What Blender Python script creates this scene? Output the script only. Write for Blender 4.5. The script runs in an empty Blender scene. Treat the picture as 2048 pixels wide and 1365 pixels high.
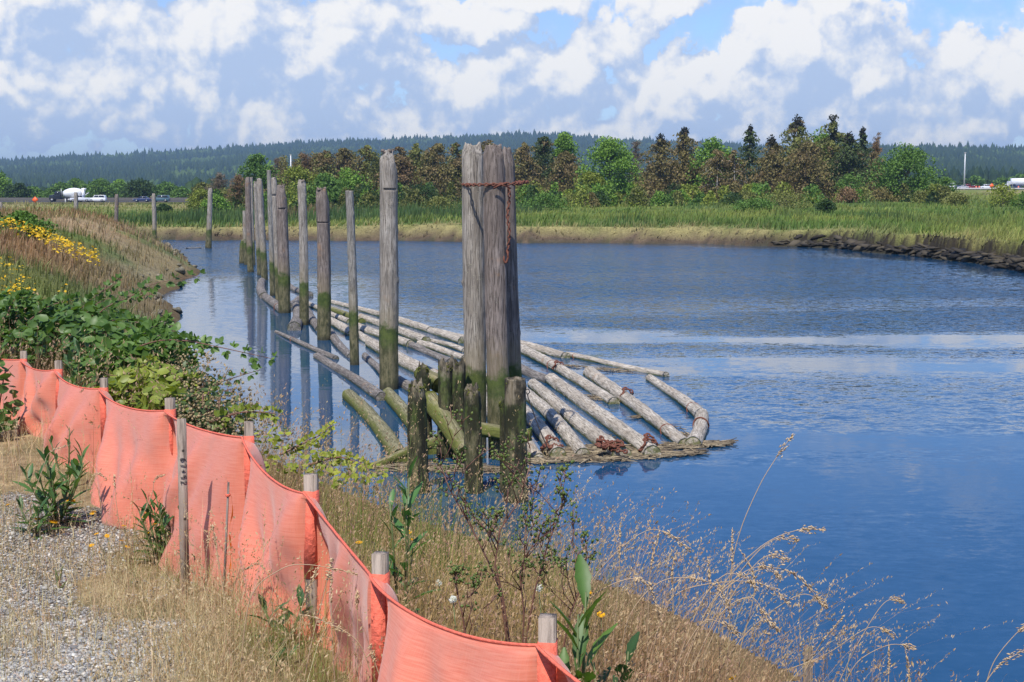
import bpy, math, random
import numpy as np
from mathutils import Vector, Matrix
R = math.radians
random.seed(7)
rng = np.random.default_rng(11)
scene = bpy.context.scene
COL = scene.collection

# ------------------------------------------------------------------ camera, world, sun, exposure
EYE = 5.0; F = 2844.0; PITCH = math.atan((682.5 - 380.0) / F)
cam_d = bpy.data.cameras.new('camera'); cam = bpy.data.objects.new('camera', cam_d); COL.objects.link(cam)
cam.location = (0, 0, EYE); cam.rotation_euler = (R(90) - PITCH, 0, 0)
cam_d.sensor_width = 36.0; cam_d.lens = F * 36.0 / 2048.0
cam_d.clip_start = 0.1; cam_d.clip_end = 20000
scene.camera = cam
scene.view_settings.view_transform = 'Standard'; scene.view_settings.look = 'None'
scene.view_settings.exposure = 0.35; scene.view_settings.gamma = 1.0
scene.render.engine = 'CYCLES'
scene.cycles.use_denoising = True
scene.cycles.max_bounces = 6; scene.cycles.diffuse_bounces = 2; scene.cycles.glossy_bounces = 3
scene.cycles.transmission_bounces = 3; scene.cycles.transparent_max_bounces = 8; scene.cycles.volume_bounces = 0
scene.cycles.sample_clamp_indirect = 6.0

SUN_EL, SUN_AZ = 57.0, 199.0          # azimuth clockwise from +Y (north): the sun stands behind the viewer's left shoulder
sd = Vector((math.cos(R(SUN_EL)) * math.sin(R(SUN_AZ)), math.cos(R(SUN_EL)) * math.cos(R(SUN_AZ)), math.sin(R(SUN_EL))))
sl = bpy.data.lights.new('sun', 'SUN'); sl.energy = 4.2; sl.angle = R(0.5); sl.color = (1.0, 0.95, 0.87)
so = bpy.data.objects.new('sun', sl); COL.objects.link(so); so.rotation_euler = sd.to_track_quat('Z', 'Y').to_euler()

# ------------------------------------------------------------------ node helpers
class NT:
    def __init__(s, nt): s.nt = nt; s.n = nt.nodes; s.l = nt.links
    def put(s, sock, v):
        if v is None: return
        if isinstance(v, bpy.types.NodeSocket): s.l.new(v, sock)
        else:
            if hasattr(sock, 'default_value'):
                try: sock.default_value = v
                except Exception:
                    sock.default_value = (v[0], v[1], v[2], 1.0) if hasattr(v, '__len__') else (v, v, v, 1.0)
    def new(s, typ, props=None, ins=None):
        n = s.n.new(typ)
        for k, v in (props or {}).items(): setattr(n, k, v)
        for k, v in (ins or {}).items(): s.put(n.inputs[k], v)
        return n
    def math(s, op, a, b=None, c=None, clamp=False):
        n = s.n.new('ShaderNodeMath'); n.operation = op; n.use_clamp = clamp
        s.put(n.inputs[0], a); s.put(n.inputs[1], b); s.put(n.inputs[2], c); return n.outputs[0]
    def vmath(s, op, a, b=None, out=0):
        n = s.n.new('ShaderNodeVectorMath'); n.operation = op
        s.put(n.inputs[0], a)
        if b is not None:
            if op == 'SCALE': s.put(n.inputs['Scale'], b)
            else: s.put(n.inputs[1], b)
        return n.outputs[out]
    def xyz(s, x, y, z):
        n = s.n.new('ShaderNodeCombineXYZ'); s.put(n.inputs[0], x); s.put(n.inputs[1], y); s.put(n.inputs[2], z); return n.outputs[0]
    def sep(s, v):
        n = s.n.new('ShaderNodeSeparateXYZ'); s.put(n.inputs[0], v); return n.outputs
    def noise(s, vec, scale, detail=4, rough=0.55, dist=0.0, dim='3D', out=0):
        n = s.n.new('ShaderNodeTexNoise'); n.noise_dimensions = dim; s.put(n.inputs['Vector'], vec)
        s.put(n.inputs['Scale'], scale); n.inputs['Detail'].default_value = detail
        n.inputs['Roughness'].default_value = rough; n.inputs['Distortion'].default_value = dist
        return n.outputs[out]
    def voro(s, vec, scale, feature='F1', out='Distance', rand=1.0, dim='3D'):
        n = s.n.new('ShaderNodeTexVoronoi'); n.feature = feature; n.voronoi_dimensions = dim; s.put(n.inputs['Vector'], vec)
        n.inputs['Scale'].default_value = scale; n.inputs['Randomness'].default_value = rand
        return n.outputs[out]
    def ramp(s, f, a, b, to0=0.0, to1=1.0, smooth=True):
        n = s.n.new('ShaderNodeMapRange'); n.interpolation_type = 'SMOOTHSTEP' if smooth else 'LINEAR'
        s.put(n.inputs[0], f); s.put(n.inputs[1], a); s.put(n.inputs[2], b); s.put(n.inputs[3], to0); s.put(n.inputs[4], to1)
        return n.outputs[0]
    def mix(s, f, a, b, mode='MIX'):
        n = s.n.new('ShaderNodeMix'); n.data_type = 'RGBA'; n.blend_type = mode
        s.put(n.inputs[0], f); s.put(n.inputs[6], a); s.put(n.inputs[7], b); return n.outputs[2]
    def bump(s, h, strength=0.5, dist=0.05, normal=None):
        n = s.n.new('ShaderNodeBump'); s.put(n.inputs['Strength'], strength); s.put(n.inputs['Distance'], dist)
        s.put(n.inputs['Height'], h)
        if normal is not None: s.put(n.inputs['Normal'], normal)
        return n.outputs[0]

def C4(c): return (c[0], c[1], c[2], 1.0)

def px2uv(x, y): return ((x - 1024.0) / F, (380.0 - y) / F)

# ------------------------------------------------------------------ world: Nishita sky with cumulus laid out by bearing and elevation
world = bpy.data.worlds.new('World'); scene.world = world; world.use_nodes = True
W = NT(world.node_tree); W.n.clear()
# density group
g = bpy.data.node_groups.new('cloud_density', 'ShaderNodeTree')
g.interface.new_socket('P', in_out='INPUT', socket_type='NodeSocketVector')
g.interface.new_socket('D', in_out='OUTPUT', socket_type='NodeSocketFloat')
G = NT(g); gi = G.n.new('NodeGroupInput'); go = G.n.new('NodeGroupOutput')
P0 = gi.outputs[0]
warp = G.vmath('SCALE', G.vmath('SUBTRACT', G.noise(P0, 9.0, 3, 0.5, dim='2D', out=1), (0.5, 0.5, 0.5)), 0.052)
warp2 = G.vmath('SCALE', G.vmath('SUBTRACT', G.noise(P0, 42.0, 5, 0.62, dim='2D', out=1), (0.5, 0.5, 0.5)), 0.024)
PW = G.vmath('ADD', P0, G.vmath('ADD', warp, warp2))
# (px, py, radius x, radius y, weight) in the photograph's pixels -> bearing/elevation ellipses
BLOBS = [(120, 60, 130, 90, .9), (40, 190, 130, 110, 1.0), (190, 190, 110, 120, .8), (330, 110, 200, 110, .8), (520, 60, 190, 90, 1.0),
         (400, 190, 190, 110, 1.0), (620, 160, 200, 130, 1.0), (760, 90, 110, 110, .9), (560, 230, 220, 60, .9), (700, 20, 130, 40, .9),
         (60, 280, 170, 45, .9), (300, 265, 200, 40, .8), (930, 60, 110, 40, .8), (960, 190, 120, 85, 1.2), (1110, 170, 110, 110, 1.1),
         (1060, 235, 330, 40, .7), (1220, 70, 90, 50, .8), (1330, 190, 130, 90, 1.3), (1260, 250, 260, 40, .7), (1380, 30, 50, 20, .5),
         (1660, 50, 90, 40, .9), (1560, 130, 130, 80, 1.1), (1700, 150, 170, 90, 1.0), (1540, 210, 170, 70, .9), (1760, 230, 220, 60, .9),
         (1950, 190, 150, 90, 1.0), (2060, 90, 60, 45, 1.0), (1900, 265, 240, 45, 1.0), (2200, 180, 160, 120, 1.0), (-160, 160, 200, 150, 1.0),
         (1000, 280, 1400, 34, .75), (420, -90, 330, 90, .9), (60, -190, 260, 80, .8), (820, -150, 200, 40, .55), (1000, 20, 500, 26, .35)]
field = None
for (bx, by, rx, ry, w_) in BLOBS:
    u0, v0 = px2uv(bx, by)
    d = G.vmath('MULTIPLY', G.vmath('SUBTRACT', PW, (u0, v0, 0)), (F / rx, F / ry, 0))
    q = G.math('MULTIPLY', G.math('SUBTRACT', 1.0, G.vmath('DOT_PRODUCT', d, d, out=1)), w_)
    field = q if field is None else G.math('SMOOTH_MAX', field, q, 0.25)
field = G.math('MAXIMUM', field, -0.9)
sp_ = G.sep(P0)
# other bearings: broken cloud from plain noise; thins out with height
oth = G.math('MULTIPLY', G.math('SUBTRACT', G.noise(P0, 3.2, 4, 0.5, dim='2D'), 0.47), 5.0)
offf = G.ramp(G.math('ABSOLUTE', sp_[0]), 0.42, 0.60)
high = G.ramp(sp_[1], 0.11, 0.24)
oth = G.math('SUBTRACT', oth, G.math('MULTIPLY', high, 2.3))
sel = G.math('MAXIMUM', offf, G.ramp(sp_[1], 0.17, 0.24))
field = G.math('ADD', G.math('MULTIPLY', field, G.math('SUBTRACT', 1.0, sel)), G.math('MULTIPLY', oth, sel))
billow = G.math('SUBTRACT', 0.62, G.voro(PW, 30.0, 'SMOOTH_F1', dim='2D'))
billow2 = G.math('SUBTRACT', 0.5, G.voro(PW, 75.0, 'F1', dim='2D'))
fb = G.math('SUBTRACT', G.noise(P0, 24.0, 7, 0.66, dim='2D'), 0.5)
D = G.math('ADD', G.math('MULTIPLY', field, 0.62), G.math('MULTIPLY', billow, 0.95))
D = G.math('ADD', D, G.math('MULTIPLY', billow2, 0.42))
D = G.math('ADD', D, G.math('MULTIPLY', fb, 1.25))
G.l.new(D, go.inputs[0])
tc = W.n.new('ShaderNodeTexCoord')
sx, sy, sz = W.sep(tc.outputs['Generated'])
uu = W.math('ARCTAN2', sx, sy)
vv = W.math('ARCSINE', sz)
PV = W.xyz(uu, vv, 0.0)
def dens(vec):
    n = W.n.new('ShaderNodeGroup'); n.node_tree = g; W.put(n.inputs[0], vec); return n.outputs[0]
d0 = dens(PV)
d1 = dens(W.vmath('ADD', PV, (-0.004, 0.009, 0.0)))
d2 = dens(W.vmath('ADD', PV, (-0.012, 0.028, 0.0)))
alpha = W.math('MAXIMUM', W.ramp(d0, 0.0, 0.26), W.math('MULTIPLY', W.ramp(d0, -0.8, 0.3), 0.40))
lit = W.math('ADD', W.math('MULTIPLY', W.math('SUBTRACT', d0, d1), 1.15), W.math('MULTIPLY', W.math('SUBTRACT', d0, d2), 0.95))
lit = W.math('ADD', lit, W.math('MULTIPLY', W.math('SUBTRACT', W.noise(PV, 6.0, 3, 0.5, dim='2D'), 0.5), 0.45))
lit = W.math('ADD', lit, W.math('MULTIPLY', W.math('SUBTRACT', W.noise(PV, 17.0, 5, 0.6, dim='2D'), 0.5), 0.5))
lit = W.ramp(lit, -0.55, 1.05)
ccol = W.mix(lit, (0.40, 0.495, 0.68, 1), (0.84, 0.815, 0.775, 1))
sky = W.n.new('ShaderNodeTexSky'); sky.sky_type = 'NISHITA'; sky.sun_disc = False
sky.sun_elevation = R(SUN_EL); sky.sun_rotation = R(SUN_AZ); sky.altitude = 0; sky.air_density = 1.0; sky.dust_density = 0.3; sky.ozone_density = 1.6
bg_s = W.new('ShaderNodeBackground', None, {'Color': W.mix(1.0, sky.outputs[0], (0.80, 0.98, 1.38, 1), 'MULTIPLY'), 'Strength': 0.10})
bg_c = W.new('ShaderNodeBackground', None, {'Color': ccol, 'Strength': 1.0})
above = W.ramp(sz, -0.02, 0.0)
ms = W.n.new('ShaderNodeMixShader'); W.l.new(W.math('MULTIPLY', W.math('MULTIPLY', alpha, 0.93), above), ms.inputs[0])
W.l.new(bg_s.outputs[0], ms.inputs[1]); W.l.new(bg_c.outputs[0], ms.inputs[2])
wo = W.n.new('ShaderNodeOutputWorld'); W.l.new(ms.outputs[0], wo.inputs[0])
world.cycles.sampling_method = 'MANUAL'; world.cycles.sample_map_resolution = 512

# ------------------------------------------------------------------ object helpers
def ray(px, py):
    cx = (px - 1024.0) / F; cy = (682.5 - py) / F
    return Vector((cx, math.cos(PITCH) + math.sin(PITCH) * cy, -math.sin(PITCH) + math.cos(PITCH) * cy))
def at(px, py, Y):
    r = ray(px, py); k = Y / r.y; return Vector((r.x * k, Y, EYE + r.z * k))
def onz(px, py, z=0.0):
    r = ray(px, py); k = (z - EYE) / r.z; return Vector((r.x * k, r.y * k, z))

def tag(o, label=None, cat=None, group=None, kind=None):
    if label: o['label'] = label
    if cat: o['category'] = cat
    if group: o['group'] = group
    if kind: o['kind'] = kind
    return o
def empty(name, loc=(0, 0, 0), rz=0.0):
    o = bpy.data.objects.new(name, None); COL.objects.link(o); o.location = loc; o.rotation_euler = (0, 0, rz)
    o.empty_display_size = 0.1; return o
def np_mesh(name, V, faces, mats, parent=None, col=None, smooth=False, midx=None, loc=None):
    """V (n,3); faces: list of int arrays (m,k); col (n,3) vertex colours; midx: material index list per faces array"""
    me = bpy.data.meshes.new(name)
    V = np.ascontiguousarray(V, dtype=np.float32)
    if parent is None and loc is None: pass
    if loc is not None: V = V - np.array(loc, dtype=np.float32)
    faces = [np.asarray(f, dtype=np.int32) for f in faces if len(f)]
    me.vertices.add(len(V)); me.vertices.foreach_set('co', V.ravel())
    tot = sum(f.size for f in faces); npoly = sum(len(f) for f in faces)
    me.loops.add(tot); me.polygons.add(npoly)
    me.loops.foreach_set('vertex_index', np.concatenate([f.ravel() for f in faces]))
    sizes = np.concatenate([np.full(len(f), f.shape[1], np.int32) for f in faces])
    starts = np.concatenate([[0], np.cumsum(sizes)[:-1]]).astype(np.int32)
    me.polygons.foreach_set('loop_start', starts)
    me.polygons.foreach_set('loop_total', sizes)
    for m in (mats if isinstance(mats, (list, tuple)) else [mats]): me.materials.append(m)
    if midx is not None:
        me.polygons.foreach_set('material_index', np.concatenate([np.full(len(f), i, np.int32) for f, i in zip(faces, midx)]))
    if smooth: me.polygons.foreach_set('use_smooth', np.ones(npoly, dtype=bool))
    if col is not None:
        a = me.color_attributes.new('Col', 'FLOAT_COLOR', 'POINT')
        c4 = np.ones((len(V), 4), np.float32); c4[:, :3] = col
        a.data.foreach_set('color', c4.ravel())
    me.update(calc_edges=True)
    o = bpy.data.objects.new(name, me); COL.objects.link(o)
    if parent is not None: o.parent = parent
    if loc is not None: o.location = loc
    return o

class MB:
    """small mesh collector"""
    def __init__(s): s.v = []; s.f = {}; s.c = []; s.n = 0
    def add(s, V, Fs, col=None):
        V = np.asarray(V, float).reshape(-1, 3)
        for f in Fs:
            f = np.asarray(f, int)
            if f.ndim == 1: f = f.reshape(1, -1)
            s.f.setdefault(f.shape[1], []).append(f + s.n)
        s.v.append(V); s.n += len(V)
        c = np.ones((len(V), 3)) * (np.array(col) if col is not None else 1.0); s.c.append(c)
    def box(s, c, size, rz=0.0, col=None, taper=1.0, rot=None):
        x, y, z = [q / 2 for q in size]
        V = np.array([(-x, -y, -z), (x, -y, -z), (x, y, -z), (-x, y, -z), (-x * taper, -y * taper, z), (x * taper, -y * taper, z), (x * taper, y * taper, z), (-x * taper, y * taper, z)])
        if rot is not None: V = V @ np.array(rot).T
        else:
            cs, sn = math.cos(rz), math.sin(rz); V = V @ np.array([[cs, sn, 0], [-sn, cs, 0], [0, 0, 1]])
        s.add(V + np.array(c), [[(0, 3, 2, 1), (4, 5, 6, 7), (0, 1, 5, 4), (1, 2, 6, 5), (2, 3, 7, 6), (3, 0, 4, 7)]], col)
    def prism(s, pts, axis, a, b, col=None):
        """extrude 2-D outline pts along axis (0 x,1 y,2 z) between a and b"""
        n = len(pts); V = []
        for k in (a, b):
            for p in pts:
                q = [p[0], p[1]]; q.insert(axis, k); V.append(q)
        Q = [(i, (i + 1) % n, n + (i + 1) % n, n + i) for i in range(n)]
        s.add(V, [Q], col); base = s.n - 2 * n
        s.f.setdefault(n, []).append(np.array([[base + i for i in range(n - 1, -1, -1)], [base + n + i for i in range(n)]]))
    def tube(s, pts, rad, seg=6, col=None, caps=True):
        V, Fs = tube_np(pts, rad, seg, caps); s.add(V, Fs, col)
    def cyl(s, a, b, r, seg=12, col=None): s.tube([a, b], [r, r], seg, col)
    def build(s, name, mat, parent=None, smooth=False, loc=None, usecol=False):
        return np_mesh(name, np.concatenate(s.v), [np.concatenate(a) for a in s.f.values()], mat, parent, np.concatenate(s.c) if usecol else None, smooth, loc=loc)

def frames(pts):
    P = np.asarray(pts, float); T = np.gradient(P, axis=0); T /= (np.linalg.norm(T, axis=1, keepdims=True) + 1e-9)
    A = np.zeros_like(T); up = np.array([0, 0, 1.0])
    if abs(T[0] @ up) > 0.9: up = np.array([1.0, 0, 0])
    a = np.cross(up, T[0]); a /= np.linalg.norm(a); A[0] = a
    for i in range(1, len(P)):
        a = A[i - 1] - T[i] * (A[i - 1] @ T[i]); A[i] = a / (np.linalg.norm(a) + 1e-9)
    return P, T, A, np.cross(T, A)
def tube_np(pts, rad, seg=6, caps=True):
    P, T, A, B = frames(pts); n = len(P); rad = np.ones(n) * np.asarray(rad)
    th = np.linspace(0, 2 * math.pi, seg, endpoint=False)
    V = P[:, None, :] + rad[:, None, None] * (np.cos(th)[None, :, None] * A[:, None, :] + np.sin(th)[None, :, None] * B[:, None, :])
    V = V.reshape(-1, 3); i = np.arange(n - 1)[:, None]; j = np.arange(seg)[None, :]; j2 = (j + 1) % seg
    Q = np.stack([i * seg + j, i * seg + j2, (i + 1) * seg + j2, (i + 1) * seg + j], -1).reshape(-1, 4)
    Fs = [Q]
    if caps: Fs.append(np.array([list(range(seg - 1, -1, -1)), [(n - 1) * seg + k for k in range(seg)]]))
    return V, Fs

def scatter(tV, tF, pos, M, col=None):
    """instances of a template: tV (k,3), tF list of face arrays, pos (n,3), M (n,3,3) -> V, faces, colours"""
    tV = np.asarray(tV, float); k = len(tV); n = len(pos)
    V = np.einsum('nij,kj->nki', M, tV) + pos[:, None, :]
    off = (np.arange(n) * k)[:, None, None]
    Fs = [(np.asarray(f)[None] + off).reshape(-1, np.asarray(f).shape[1]) for f in tF]
    c = None if col is None else np.repeat(col, k, axis=0)
    return V.reshape(-1, 3), Fs, c
def norm(a): return a / (np.linalg.norm(a, axis=-1, keepdims=True) + 1e-9)
def basis(fwd, up, scale):
    """matrices whose columns are side, fwd, normal"""
    f = norm(fwd); s_ = norm(np.cross(f, up)); n_ = np.cross(s_, f)
    sc = np.asarray(scale)
    if sc.ndim == 1: sc = sc[:, None] * np.ones(3)
    return np.stack([s_ * sc[:, :1], f * sc[:, 1:2], n_ * sc[:, 2:]], axis=-1)
def rdir(n): return norm(rng.normal(size=(n, 3)))

_p = rng.random((64, 64)); 
def vnoise(x, y, s=1.0, seed=0):
    """value noise in numpy, 0..1"""
    x = np.asarray(x, float) / s + 17.3 * seed + 1000; y = np.asarray(y, float) / s + 9.1 * seed + 1000
    xi = np.floor(x).astype(int); yi = np.floor(y).astype(int); fx = x - xi; fy = y - yi
    fx = fx * fx * (3 - 2 * fx); fy = fy * fy * (3 - 2 * fy)
    a = _p[xi % 64, yi % 64]; b = _p[(xi + 1) % 64, yi % 64]; c = _p[xi % 64, (yi + 1) % 64]; d = _p[(xi + 1) % 64, (yi + 1) % 64]
    return (a * (1 - fx) + b * fx) * (1 - fy) + (c * (1 - fx) + d * fx) * fy
def fbm(x, y, s=1.0, o=4, seed=0):
    t = 0; a = 0.5; tot = 0
    for i in range(o): t = t + a * vnoise(x, y, s / 2 ** i, seed + i * 3); tot += a; a *= 0.5
    return t / tot
def sstep(a, b, x):
    t = np.clip((x - a) / (b - a), 0, 1); return t * t * (3 - 2 * t)
def lerpc(a, b, t):
    t = np.asarray(t)[..., None]; return np.asarray(a) * (1 - t) + np.asarray(b) * t

# ------------------------------------------------------------------ materials
def new_mat(name):
    m = bpy.data.materials.new(name); m.use_nodes = True; M = NT(m.node_tree); M.n.clear()
    M.out = M.n.new('ShaderNodeOutputMaterial'); return m, M
def principled(M, **k):
    n = M.n.new('ShaderNodeBsdfPrincipled')
    for kk, v in k.items(): M.put(n.inputs[kk.replace('_', ' ')], v)
    M.l.new(n.outputs[0], M.out.inputs[0]); return n
def simple(name, col, rough=0.6, metal=0.0, var=0.15, scale=8.0, bump=0.0):
    m, M = new_mat(name); t = M.n.new('ShaderNodeTexCoord')
    nz = M.noise(t.outputs['Object'], scale, 5, 0.6)
    c = M.mix(nz, C4([x * (1 - var) for x in col]), C4([min(1, x * (1 + var)) for x in col]))
    p = principled(M, Base_Color=c, Roughness=rough, Metallic=metal)
    if bump: M.l.new(M.bump(nz, bump, 0.01), p.inputs['Normal'])
    return m
def leaf_mat(name, trans=0.35, rough=0.5, spec=0.3):
    m, M = new_mat(name)
    a = M.n.new('ShaderNodeVertexColor'); a.layer_name = 'Col'
    p = M.new('ShaderNodeBsdfPrincipled', None, {'Base Color': a.outputs[0], 'Roughness': rough, 'Specular IOR Level': spec})
    t = M.new('ShaderNodeBsdfTranslucent', None, {'Color': M.mix(1.0, a.outputs[0], (1.25, 1.3, 0.6, 1), 'MULTIPLY')})
    x = M.n.new('ShaderNodeMixShader'); x.inputs[0].default_value = trans
    M.l.new(p.outputs[0], x.inputs[1]); M.l.new(t.outputs[0], x.inputs[2]); M.l.new(x.outputs[0], M.out.inputs[0]); return m
def col_mat(name, rough=0.7, metal=0.0, spec=0.5):
    m, M = new_mat(name); a = M.n.new('ShaderNodeVertexColor'); a.layer_name = 'Col'
    principled(M, Base_Color=a.outputs[0], Roughness=rough, Metallic=metal, Specular_IOR_Level=spec); return m
MAT = {}
MAT['leaf'] = leaf_mat('leaf', 0.35, 0.45, 0.4)
MAT['grass'] = leaf_mat('grass', 0.3, 0.6, 0.2)
MAT['tree_leaf'] = leaf_mat('tree_leaf', 0.22, 0.6, 0.2)
MAT['far_leaf'] = leaf_mat('far_leaf', 0.1, 0.8, 0.1)
MAT['stone'] = col_mat('stone', 0.85)
MAT['petal'] = leaf_mat('petal', 0.3, 0.6, 0.2)
MAT['bark'] = simple('bark', (0.16, 0.125, 0.095), 0.9, 0, 0.4, 6, 0.5)
MAT['pale_bark'] = simple('pale_bark', (0.42, 0.39, 0.35), 0.9, 0, 0.3, 6, 0.4)
MAT['stem'] = simple('stem', (0.10, 0.13, 0.04), 0.6, 0, 0.3, 30)
MAT['cane'] = simple('cane', (0.16, 0.075, 0.05), 0.55, 0, 0.5, 12)
MAT['rust'] = simple('rust', (0.17, 0.062, 0.038), 0.85, 0.2, 0.45, 40, 0.4)
MAT['steel_dark'] = simple('steel_dark', (0.05, 0.045, 0.045), 0.6, 0.6, 0.3, 20)

def wood_mat(name, base, dark, grain_axis='z', algae=True, wet=0.0, lichen=0.5, moss_top=False, orange=0.25, lichen_scale=9.0):
    """weathered driftwood: long grain, knots, lichen spots; a green band below the high tide line (world height)"""
    m, M = new_mat(name); t = M.n.new('ShaderNodeTexCoord'); geo = M.n.new('ShaderNodeNewGeometry')
    inf = M.n.new('ShaderNodeObjectInfo')
    O = M.vmath('ADD', t.outputs['Object'], M.vmath('SCALE', M.xyz(inf.outputs['Random'], inf.outputs['Random'], inf.outputs['Random']), 37.0))
    st = {'z': (1, 1, 0.07), 'x': (0.07, 1, 1)}[grain_axis]
    G_ = M.vmath('MULTIPLY', O, st)
    fine = M.noise(G_, 46.0, 6, 0.65, 0.4); mid = M.noise(G_, 13.0, 4, 0.6, 0.8); big = M.noise(O, 2.3, 4, 0.6)
    c = M.mix(M.ramp(mid, 0.3, 0.7), C4(dark), C4(base))
    c = M.mix(M.ramp(fine, 0.38, 0.56, 0.85, 0.0), c, C4([x * 0.28 for x in dark]))
    c = M.mix(M.ramp(M.noise(M.vmath('MULTIPLY', O, {'z': (1, 1, 0.02), 'x': (0.02, 1, 1)}[grain_axis]), 22.0, 3, 0.6), 0.62, 0.70, 0.0, 0.8), c, C4([x * 0.2 for x in dark]))
    c = M.mix(M.ramp(big, 0.35, 0.65, 0.45, 0.0), c, C4([x * 0.6 for x in dark]))
    c = M.mix(M.math('MULTIPLY', M.ramp(M.noise(O, 1.7, 4, 0.6), 0.60, 0.74), orange), c, (0.36, 0.20, 0.10, 1))
    # lichen crusts
    ls = M.ramp(M.voro(M.vmath('ADD', O, M.vmath('SCALE', M.noise(O, 14.0, 3, 0.6, out=1), 0.10)), lichen_scale * 2.6), 0.16, 0.30, 1.0, 0.0)
    lm = M.math('MULTIPLY', M.math('MULTIPLY', ls, M.ramp(M.noise(O, lichen_scale * 0.2, 4, 0.6), 0.48, 0.62)), lichen)
    c = M.mix(lm, c, M.mix(M.noise(O, 5.0, 2), (0.50, 0.50, 0.42, 1), (0.42, 0.42, 0.22, 1)))
    c = M.mix(M.ramp(M.voro(O, 11.0), 0.09, 0.05), c, (0.03, 0.025, 0.02, 1))
    h = M.math('ADD', M.math('MULTIPLY', fine, 0.5), M.math('ADD', M.math('MULTIPLY', mid, 0.8), M.math('MULTIPLY', lm, 0.5)))
    if algae:
        z = M.sep(geo.outputs['Position'])[2]
        edge = M.math('ADD', z, M.math('MULTIPLY', M.math('SUBTRACT', M.noise(O, 5.0, 5, 0.65), 0.5), 0.8))
        tan_band = M.ramp(edge, 1.75, 2.4, 1.0, 0.0)
        c = M.mix(M.math('MULTIPLY', tan_band, 0.45), c, (0.26, 0.21, 0.12, 1))
        gm = M.ramp(edge, 1.45, 1.72, 1.0, 0.0)
        gcol = M.mix(M.ramp(M.noise(O, 6.0, 5, 0.7), 0.35, 0.65), (0.035, 0.062, 0.012, 1), (0.085, 0.115, 0.025, 1))
        low = M.mix(M.ramp(M.noise(M.vmath('MULTIPLY', O, (1.6, 1.6, 0.5)), 7.0, 6, 0.75), 0.38, 0.62), (0.045, 0.05, 0.02, 1), (0.17, 0.15, 0.08, 1))
        gcol = M.mix(M.ramp(edge, 0.9, 1.35, 1.0, 0.0), gcol, low)
        gcol = M.mix(M.ramp(z, 0.02, 0.22, 0.8, 0.0), gcol, (0.03, 0.03, 0.018, 1))
        c = M.mix(M.math('MULTIPLY', gm, 0.94), c, gcol)
    if moss_top:
        n_ = M.sep(geo.outputs['Normal'])
        side = M.ramp(M.math('ADD', n_[2], M.math('MULTIPLY', M.math('SUBTRACT', M.noise(O, 6.0, 5, 0.65), 0.5), 1.1)), moss_top[0], moss_top[1], 1.0, 0.0)
        c = M.mix(M.math('MULTIPLY', side, moss_top[2]), c, M.mix(M.noise(O, 9.0, 5, 0.7), (0.045, 0.06, 0.012, 1), (0.19, 0.20, 0.045, 1)))
    if wet:
        c = M.mix(M.math('MULTIPLY', M.ramp(M.noise(M.vmath('MULTIPLY', O, (1.5, 1.5, 0.6)), 3.2, 5, 0.7), 0.42, 0.56), wet), c, (0.018, 0.017, 0.011, 1))
    p = principled(M, Base_Color=c, Roughness=0.88, Specular_IOR_Level=0.25)
    M.l.new(M.bump(h, 1.0, 0.022), p.inputs['Normal'])
    return m
MAT['pile'] = wood_mat('pile_wood', (0.47, 0.425, 0.365), (0.29, 0.25, 0.205), lichen=0.55)
MAT['pile_dark'] = wood_mat('pile_wood_dark', (0.33, 0.275, 0.24), (0.19, 0.15, 0.125), lichen=0.35, orange=0.5, lichen_scale=14)
MAT['stump'] = wood_mat('stump_wood', (0.36, 0.32, 0.26), (0.16, 0.13, 0.10), wet=0.85, lichen=0.2)
MAT['pile_lichen'] = wood_mat('pile_wood_lichen', (0.40, 0.375, 0.33), (0.24, 0.22, 0.19), lichen=1.0, lichen_scale=7)
MAT['log'] = wood_mat('log_wood', (0.63, 0.57, 0.48), (0.41, 0.35, 0.275), 'x', False, 0.0, lichen=0.35, moss_top=(-0.15, 0.22, 0.85), orange=0.5)
MAT['log_moss'] = wood_mat('log_wood_mossy', (0.34, 0.31, 0.19), (0.22, 0.20, 0.10), 'x', False, 0.0, lichen=0.15, moss_top=(0.45, 0.95, 0.95))
MAT['log_grey'] = wood_mat('log_wood_grey', (0.34, 0.31, 0.28), (0.18, 0.155, 0.135), 'x', False, 0.0, lichen=0.4, moss_top=(-0.3, 0.1, 0.6))
MAT['lath'] = wood_mat('lath_wood', (0.44, 0.36, 0.29), (0.32, 0.25, 0.20), 'z', False, 0.0, lichen=0.0, orange=0.0)
# ------------------------------------------------------------------ lie of the land (metres; water surface is z = 0)
NEAR = [(400, -60), (120, -20), (45, -6), (16, 2.0), (7.5, 6.0)] + [tuple(onz(x, y)[:2]) for x, y in [(1900, 1480), (1800, 1430), (1620, 1345), (1450, 1270), (1250, 1185), (1060, 1115), (850, 1050), (740, 1000), (600, 940), (480, 880), (390, 790)]] + [ (-10.3, 44.5),
        (-12.2, 51.5), (-12.9, 55), (-14.9, 61.5), (-16.6, 67), (-17.0, 72), (-18.1, 79), (-19.0, 87), (-21.3, 95), (-24.0, 105), (-28.6, 118), (-33, 124), (-45, 118),
        (-70, 108), (-150, 100), (-500, 95)]
FARL = [(-500, 150), (-120, 146)] + [tuple(onz(x, y)[:2]) for x, y in [(200, 481), (345, 480), (430, 482), (500, 480.5), (600, 482), (700, 482.5), (800, 482), (925, 484.5), (1050, 487),
        (1180, 486), (1300, 488.5), (1400, 488), (1500, 493), (1590, 494), (1680, 498), (1760, 508), (1830, 512), (1900, 521), (1970, 532), (2048, 545), (2200, 575)]] + [(52, 66), (90, 45), (160, 25), (500, 0)]
NEAR = np.array(NEAR, float); FARL = np.array(FARL, float)
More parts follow.
